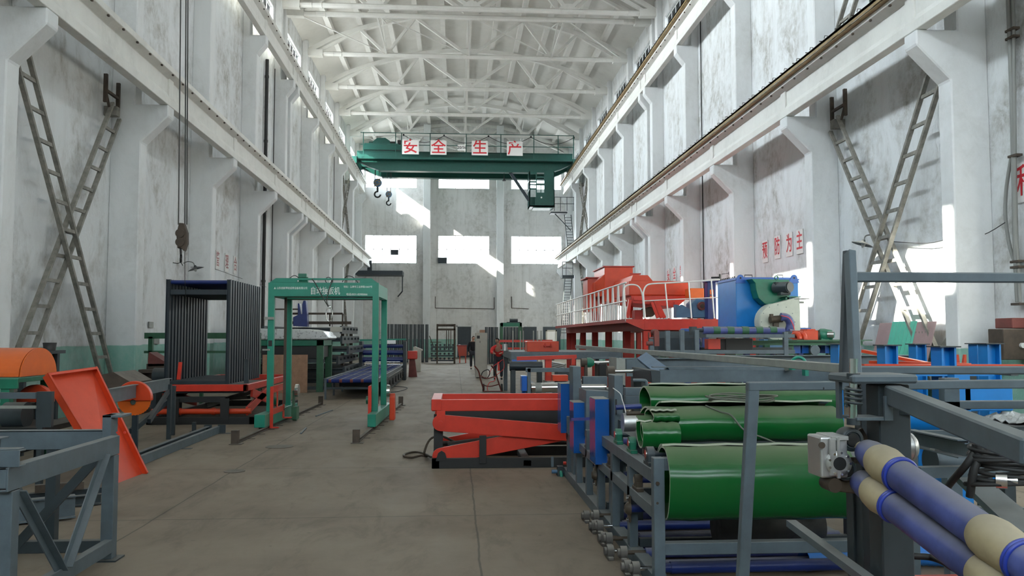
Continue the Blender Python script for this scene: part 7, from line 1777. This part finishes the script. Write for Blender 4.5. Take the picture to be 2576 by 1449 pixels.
# ---- tall tapered mast with long rails
ms_ = thing('tall_mast', 'tall tapered grey mast with a long square rail crossing before the sunlit wall', 'steel frame', (1.6, 3.5, 0))
D = 3.45
a, c = at(2138, 634, D), at(2152, 946, D-0.2); c2 = a+(c-a)*((a.z)/(a.z-c.z)); c2.z = 0; c2.x = c.x; c2.y = D
MB().bar(c, a, 0.032, 0.05, up=(0, 1, 0)).build('mast_front', M['grey'], ms_, bevel=0.003)
MB().prism([at(2128, 630, D+0.02), at(2137, 630, D+0.02), at(2147, 945, D-0.1), at(2118, 945, D-0.1)], (0.0, 0.03, 0)).build('mast_web', M['slate'], ms_)
MB().box(at(2120, 0, D).x, D-0.08, 0, at(2150, 0, D).x, D-0.02, c.z).build('mast_foot', M['slate'], ms_)
p = at(2143, 697, D); MB().bar((p.x, D, p.z), (3.3, D, p.z), 0.045, 0.042).build('upper_rail', M['grey'], ms_, bevel=0.005)
p = at(2152, 933, D-0.02); MB().bar((p.x, D+0.06, p.z), (3.3, D+0.06, p.z-0.005), 0.045, 0.036).build('lower_rail', M['grey'], ms_, bevel=0.006)
MB().bar((3.28, D, 0), (3.28, D, at(0, 690, D).z), 0.05, 0.05, up=(0, 1, 0)).build('mast_post', M['grey'], ms_)

# ---- twin roller head in the foreground
tw = thing('twin_roller_unit', 'grey steel post unit with coil spring, brace beam and red base holding two dusty rollers', 'machine frame', (1.75, 3.0, 0))
D = 3.0
a, c = at(2210, 975, D), at(2290, 975, D); ZB = 0.80
MB().box(a.x, D, ZB, c.x, D+0.10, a.z+0.01).build('main_post', M['grey_d'], tw, bevel=0.005)
MB().box(at(2108, 0, D).x, D-0.05, at(0, 972, D).z, c.x+0.005, D+0.16, at(0, 948, D).z).build('top_plate', M['grey'], tw, bevel=0.008)
MB().box(at(2119, 0, D).x, D+0.10, at(0, 1075, D).z, at(2127, 0, D).x, D+0.13, at(0, 965, D).z).box(at(2157, 0, D).x, D+0.1, at(0, 1060, D).z, at(2163, 0, D).x, D+0.13, at(0, 965, D).z).build('guide_strap', M['grey'], tw)
MB().box(at(2118, 0, D).x, D-0.04, at(0, 1071, D).z, at(2200, 0, D).x, D+0.08, at(0, 1062, D).z).build('spring_shelf', M['grey'], tw, bevel=0.002)
MB().box(at(2184, 0, D).x, D-0.045, at(0, 1070, D).z, at(2204, 0, D).x, D-0.035, at(0, 1005, D).z).build('side_plate', M['grey'], tw)
p = at(2147, 0, D).x; q0, q1 = at(2147, 902, D-0.01), at(2147, 1060, D-0.01)
MB().cyl(q1, q0, 0.015, 14).build('tension_bolt', M['chrome'], tw)
b = MB(); 
for py, h in ((946, 0.020), (1060, 0.024)): q = at(2147, py, D-0.01); b.cyl(q-Vector((0, 0, h/2)), q+Vector((0, 0, h/2)), 0.026, 6)
b.build('hex_nut', M['grey_d'], tw)
q0, q1 = at(2147, 972, D-0.01), at(2147, 1022, D-0.01); n = 90
MB().tube([(q0.x+0.027*cos(2*pi*4.5*i/n), q0.y+0.027*sin(2*pi*4.5*i/n), q0.z+(q1.z-q0.z)*i/n) for i in range(n+1)], 0.005, 8).build('coil_spring', M['grey_d'], tw)
# brace running towards the camera
A, B = at(2245, 993, D-0.02), at(2600, 1138, 2.05)
MB().bar(A, B, 0.062, 0.070).build('brace_beam', M['grey'], tw, bevel=0.006)
MB().prism([at(2262, 1005, D), at(2392, 1042, 2.9), at(2290, 1044, D), at(2262, 1044, D)], (0.0, 0.012, 0)).build('brace_gusset', M['grey_d'], tw)
# bearings
def ring_bearing(px, py, D, r):
    c = at(px, py, D); d = Vector((0.1, -1, 0)); t = MB(); t.lathe(c+Vector((0, 0.05, 0)), (0, -1, 0), [(0, r), (0.05, r*1.02), (0.06, r*0.9), (0.055, r*0.62)], 28).ring(c+Vector((0, -0.008, 0)), (0, 1, 0), r*0.72, r*0.07, 28, 6)
    t.build('bearing_housing', M['grey_d'], tw)
    MB().cyl(c+Vector((0, 0.05, 0)), c+Vector((0, -0.012, 0)), r*0.55, 24).build('bearing_bore', M['black'], tw)
ring_bearing(2143, 1106, D+0.02, 0.043); ring_bearing(2128, 1182, D+0.0, 0.040)
MB().bar(at(2140, 1158, D+0.02), at(2190, 1158, D+0.05), 0.04, 0.02).bar(at(2085, 1215, D+0.03), at(2190, 1228, D+0.05), 0.05, 0.05).bar(at(2160, 1080, D+0.1), at(2185, 1125, D+0.1), 0.02, 0.03).build('bearing_bracket', M['hose'], tw, bevel=0.004)
q = at(2092, 1218, D); MB().cyl(q+Vector((0, -0.03, 0)), q+Vector((0, 0.05, 0)), 0.026, 16).build('pivot_boss', M['hose'], tw)
# rear posts, red base and floor legs
MB().box(at(2116, 0, 3.3).x, 3.3, 0.0, at(2136, 0, 3.3).x, 3.36, at(0, 1215, 3.3).z).box(at(2138, 0, 3.25).x, 3.25, 0.0, at(2158, 0, 3.25).x, 3.31, at(0, 1235, 3.25).z).build('rear_post', M['grey_d'], tw, bevel=0.003)
xa, xb = at(1985, 1440, 3.1).x, 2.35
MB().box(xa, 2.92, 0.62, xb, 3.12, ZB).build('red_base', M['red'], tw, bevel=0.006)
for x in (xa+0.06, xb-0.12):
    for y in (2.93, 3.05): MB().box(x, y, 0, x+0.06, y+0.06, 0.62).build('leg', M['grey_d'], tw)
# ---- cast aluminium worm gearbox
gx = thing('worm_gearbox', 'cast aluminium worm gearbox with bolt holes at the end of the twin rollers', 'gearbox', tuple(at(2092, 1205, D)))
a, c = at(2058, 1098, D), at(2128, 1200, D)
MB().box(a.x, D-0.02, c.z, c.x, D+0.10, a.z).build('gear_case', M['alu'], gx, bevel=0.007, seg=2)
MB().box(at(2053, 0, D).x, D-0.035, c.z+0.01, at(2068, 0, D).x, D-0.02, a.z-0.005).box(at(2070, 0, D).x, D-0.035, c.z+0.0, at(2078, 0, D).x, D-0.02, a.z).box(at(2058, 0, D).x, D-0.03, a.z-0.012, c.x, D+0.1, a.z+0.004).build('case_rib', M['alu'], gx, bevel=0.002)
q = at(2108, 1165, D-0.02); MB().lathe(q, (0, -1, 0), [(0, 0.047), (0.012, 0.047), (0.014, 0.028)], 30).build('output_flange', M['alu'], gx)
b = MB()
for k in range(9): s = 2*pi*k/9; p = q+Vector((0.039*cos(s), -0.012, 0.039*sin(s))); b.cyl(p, p+Vector((0, -0.006, 0)), 0.0045, 6)
stuff(b.build('flange_bolts', M['chrome'], gx))
MB().cyl(q+Vector((0, -0.014, 0)), q+Vector((0, -0.016, 0)), 0.024, 24).build('output_bore', M['black'], gx)
q2 = at(2067, 1120, D-0.03); MB().cyl(q2, q2+Vector((0, -0.004, 0)), 0.012, 18).build('input_bore', M['hose'], gx)
# ---- the two dusty blue rollers
def big_roller(label, p0, D0_, p1, D1_, ext, r, bands, name='conveyor_roller'):
    A, B = at(*p0, D0_), at(*p1, D1_); d = (B-A); L0 = d.length; d.normalize(); L = L0*ext
    t = thing(name, label, 'roller', tuple(A-Vector((0, 0, r))), 0, 'dusty twin rollers in the right foreground')
    MB().lathe(A+d*0.05, d, [(0, r*0.55), (0.012, r*0.8), (0.05, r*0.93), (0.07, r*0.95), (L-0.05, r*0.95), (L-0.05, r*0.5)], 40).build('roller_tube', M['rollblue'], t)
    MB().cyl(A-d*0.07, A+d*0.06, 0.019, 18).build('shaft', M['beige'], t)
    for (s0, s1) in bands:
        a, c = L0*s0, L0*s1
        MB().lathe(A+d*a, d, [(0, r*0.96), (0.015, r*1.07), (0.06, r*1.16), (c-a-0.05, r*1.10), (c-a-0.01, r*1.03), (c-a, r*0.96)], 40).build('beige_sleeve', M['beige'], t)
        b = MB()
        for o in (0.004, 0.016): b.ring(A+d*(c+o), d, r*1.0, 0.006, 36, 8)
        b.build('blue_collar', M['rollcollar'], t)
    return t
big_roller('dusty blue roller with beige sleeves, the upper one of the close pair', (2160, 1122), 3.02, (2480, 1345), 2.27, 1.9, 0.056, ((0.19, 0.38), (0.98, 1.20)))
big_roller('dusty blue roller with beige sleeves, the lower one of the close pair', (2146, 1196), 3.02, (2400, 1385), 2.40, 1.9, 0.053, ((0.23, 0.45), (1.20, 1.44)))
# dark rail between the rollers
A, B = at(2190, 1150, 3.0), at(2560, 1440, 2.1); tag(MB().bar(A, B, 0.014, 0.02).build('guide_strip', M['black']), 'thin black strip running between the two dusty blue rollers', 'steel strip')
# silver dome
q = at(2284, 1124, 3.25); tag(MB().lathe(q, (1, 0, 0), [(0, 0.058), (0.012, 0.055), (0.024, 0.042), (0.033, 0.02), (0.036, 0.0)], 28).cyl(q+Vector((-0.1, 0, 0)), q, 0.055, 28).build('dome_cap', M['alu']), 'polished silver domed roller end beside the grey post', 'roller cap')
# diagonal flat bar, lower frame, cable coil
A, B = at(1990, 1316, 3.9), at(2185, 1460, 3.0); tag(MB().bar(A, B, 0.045, 0.03).build('grey_strut', M['grey']), 'grey square bar sloping down to the red base in the right foreground', 'steel bar')
lf2 = thing('channel_trestle', 'low grey channel frame behind the dusty rollers, under the cable coil', 'steel frame', (2.6, 3.9, 0))
D = 3.8; P = lambda px, py, d=0.0: at(px, py, D+d)
MB().chan(P(2302, 1100, 0.3), P(2440, 1130, -0.3), 0.05, 0.08, 0.006).bar(P(2302, 1090, 0.3), P(2436, 1116, -0.3), 0.03, 0.006).build('channel_rail', M['grey'], lf2)
MB().bar(P(2302, 1088, 0.4), P(2576, 1086, 0.4), 0.04, 0.02).bar(P(2440, 1112, -0.3), P(2475, 1112, -0.3), 0.05, 0.02).bar(P(2310, 1188, 0), P(2530, 1183, 0), 0.05, 0.05).bar(P(2440, 1205, 0), P(2600, 1350, -0.9), 0.12, 0.03).bar(P(2320, 1285, 0), P(2576, 1290, 0), 0.05, 0.05).build('cross_rail', M['grey'], lf2)
MB().box(P(2440, 0, -0.3).x, D-0.35, P(0, 1165, -0.3).z, P(2478, 0, -0.3).x, D-0.25, P(0, 1114, -0.3).z).box(P(2300, 0).x, D+0.3, 0, P(2340, 0).x, D+0.36, P(0, 1090, 0.3).z).build('post', M['grey_d'], lf2)
MB().cyl(P(2340, 1160, 0.2), P(2410, 1160, 0.2), 0.075, 24).build('motor', M['grey'], lf2)
MB().bar(P(2345, 1130), P(2436, 1148), 0.04, 0.008).build('bright_flat', M['grey_l'], lf2)
for px in (2480, 2570): MB().box(P(px, 0).x, D-0.02, 0, P(px, 0).x+0.05, D+0.03, P(0, 1190).z).build('leg', M['grey_d'], lf2)
bk = MB(); random.seed(5)
for k in range(10):
    c = at(2552+random.uniform(-8, 8), 1128+9.5*k, 3.0); rx, ry = 0.16+random.uniform(-0.02, 0.02), 0.09
    bk.tube([(c.x+rx*cos(q), 3.0+ry*sin(q), c.z+0.012*sin(q+k)) for q in [2*pi*i/28 for i in range(29)]], 0.008, 6)
coil = tag(bk.build('cable_coil', M['rubber']), 'thick black cable coil at the right edge under the grey brace', 'cable')
tag(MB().tube([at(2455, 1118, 3.0), at(2452, 1135, 3.0), at(2430, 1170, 3.0), at(2395, 1210, 3.1), at(2375, 1240, 3.3)], 0.014, 8, 5).build('black_cable', M['rubber']), 'black cable hanging from the coil behind the upper dusty roller, the left of two', 'cable')
tag(MB().tube([at(2462, 1118, 2.98), at(2462, 1150, 2.98), at(2448, 1190, 2.98), at(2440, 1250, 3.0)], 0.015, 8, 5).build('black_cable', M['rubber']), 'black cable hanging from the coil behind the upper dusty roller, the right of two', 'cable')
tag(MB().tube([at(2262, 1380, 3.3), at(2290, 1397, 3.2), at(2340, 1402, 3.2), at(2370, 1412, 3.1), at(2400, 1430, 3.0), at(2420, 1425, 3.0)], 0.013, 8, 5).build('black_cable', M['rubber']), 'black cable looping under the lower dusty roller', 'cable')
MBs = MB(); q = at(2505, 1207, 2.95); MBs.cyl(q, q+Vector((0.03, -0.02, 0)), 0.03, 18).cyl(q+Vector((0, 0, 0)), q+Vector((0.06, -0.03, 0.0)), 0.018, 14); tag(MBs.build('shiny_plug', M['chrome']), 'shiny metal plug below the black cable coil', 'plug')
# blue corrugated hose on the floor
def corr_hose(name, label, pts, r, per=0.018, cut=None):
    P = [Vector(p) for p in pts]; Q = []
    for i in range(len(P)-1):
        p0 = P[max(i-1, 0)]; p1 = P[i]; p2 = P[i+1]; p3 = P[min(i+2, len(P)-1)]
        for j in range(24): s = j/24; Q.append(0.5*((2*p1)+(p2-p0)*s+(2*p0-5*p1+4*p2-p3)*s*s+(p3-p0+3*p1-3*p2)*s**3))
    Q.append(P[-1]); k = 20; v = []
    for i, p in enumerate(Q):
        d = (Q[min(i+1, len(Q)-1)]-Q[max(i-1, 0)]).normalized(); _, s, u = _basis(d); rr = r*(1+0.05*(i % 2))
        for j in range(k): q = 2*pi*j/k; v.append(p+s*(rr*cos(q))+u*(rr*sin(q)))
    b = MB(); b._add(v, [(i*k+j, i*k+(j+1) % k, (i+1)*k+(j+1) % k, (i+1)*k+j) for i in range(len(Q)-1) for j in range(k)], True)
    return tag(b.build(name, M['duct']), label, 'hose')
corr_hose('corrugated_hose', 'bright blue corrugated plastic hose lying on the floor behind the red base', [(2.52, 6.0, 0.085), (3.0, 6.1, 0.085), (3.4, 6.1, 0.085), (3.9, 6.0, 0.085), (4.4, 6.15, 0.085), (4.9, 5.9, 0.085)], 0.075)
# crumpled white plastic at the right edge
random.seed(9); b = MB(); c = at(2555, 1070, 4.4); n = 12; v = []
for i in range(n+1):
    for j in range(n+1): v.append((c.x-0.10+0.32*i/n, 4.25+0.35*j/n, c.z+0.02+0.05*random.random()*(1-abs(i-n/2)/(n/2)*0.6)))
b._add(v, [(i*(n+1)+j, (i+1)*(n+1)+j, (i+1)*(n+1)+j+1, i*(n+1)+j+1) for i in range(n) for j in range(n)])
o = tag(b.build('plastic_sheet', M['foil']), 'crumpled white plastic wrapping at the right edge on the grey frame', 'plastic sheet')
sm_ = o.modifiers.new('thick', 'SOLIDIFY'); sm_.thickness = 0.004
tag(MB().box(c.x-0.15, 4.2, c.z-0.02, c.x+0.3, 4.62, c.z+0.015).box(c.x-0.12, 4.3, 0, c.x-0.08, 4.34, c.z-0.02).box(c.x+0.2, 4.3, 0, c.x+0.24, 4.34, c.z-0.02).build('tray_stand', M['grey_d']), 'dark tray on legs holding crumpled white plastic at the right edge', 'tray')
texts_to_meshes()
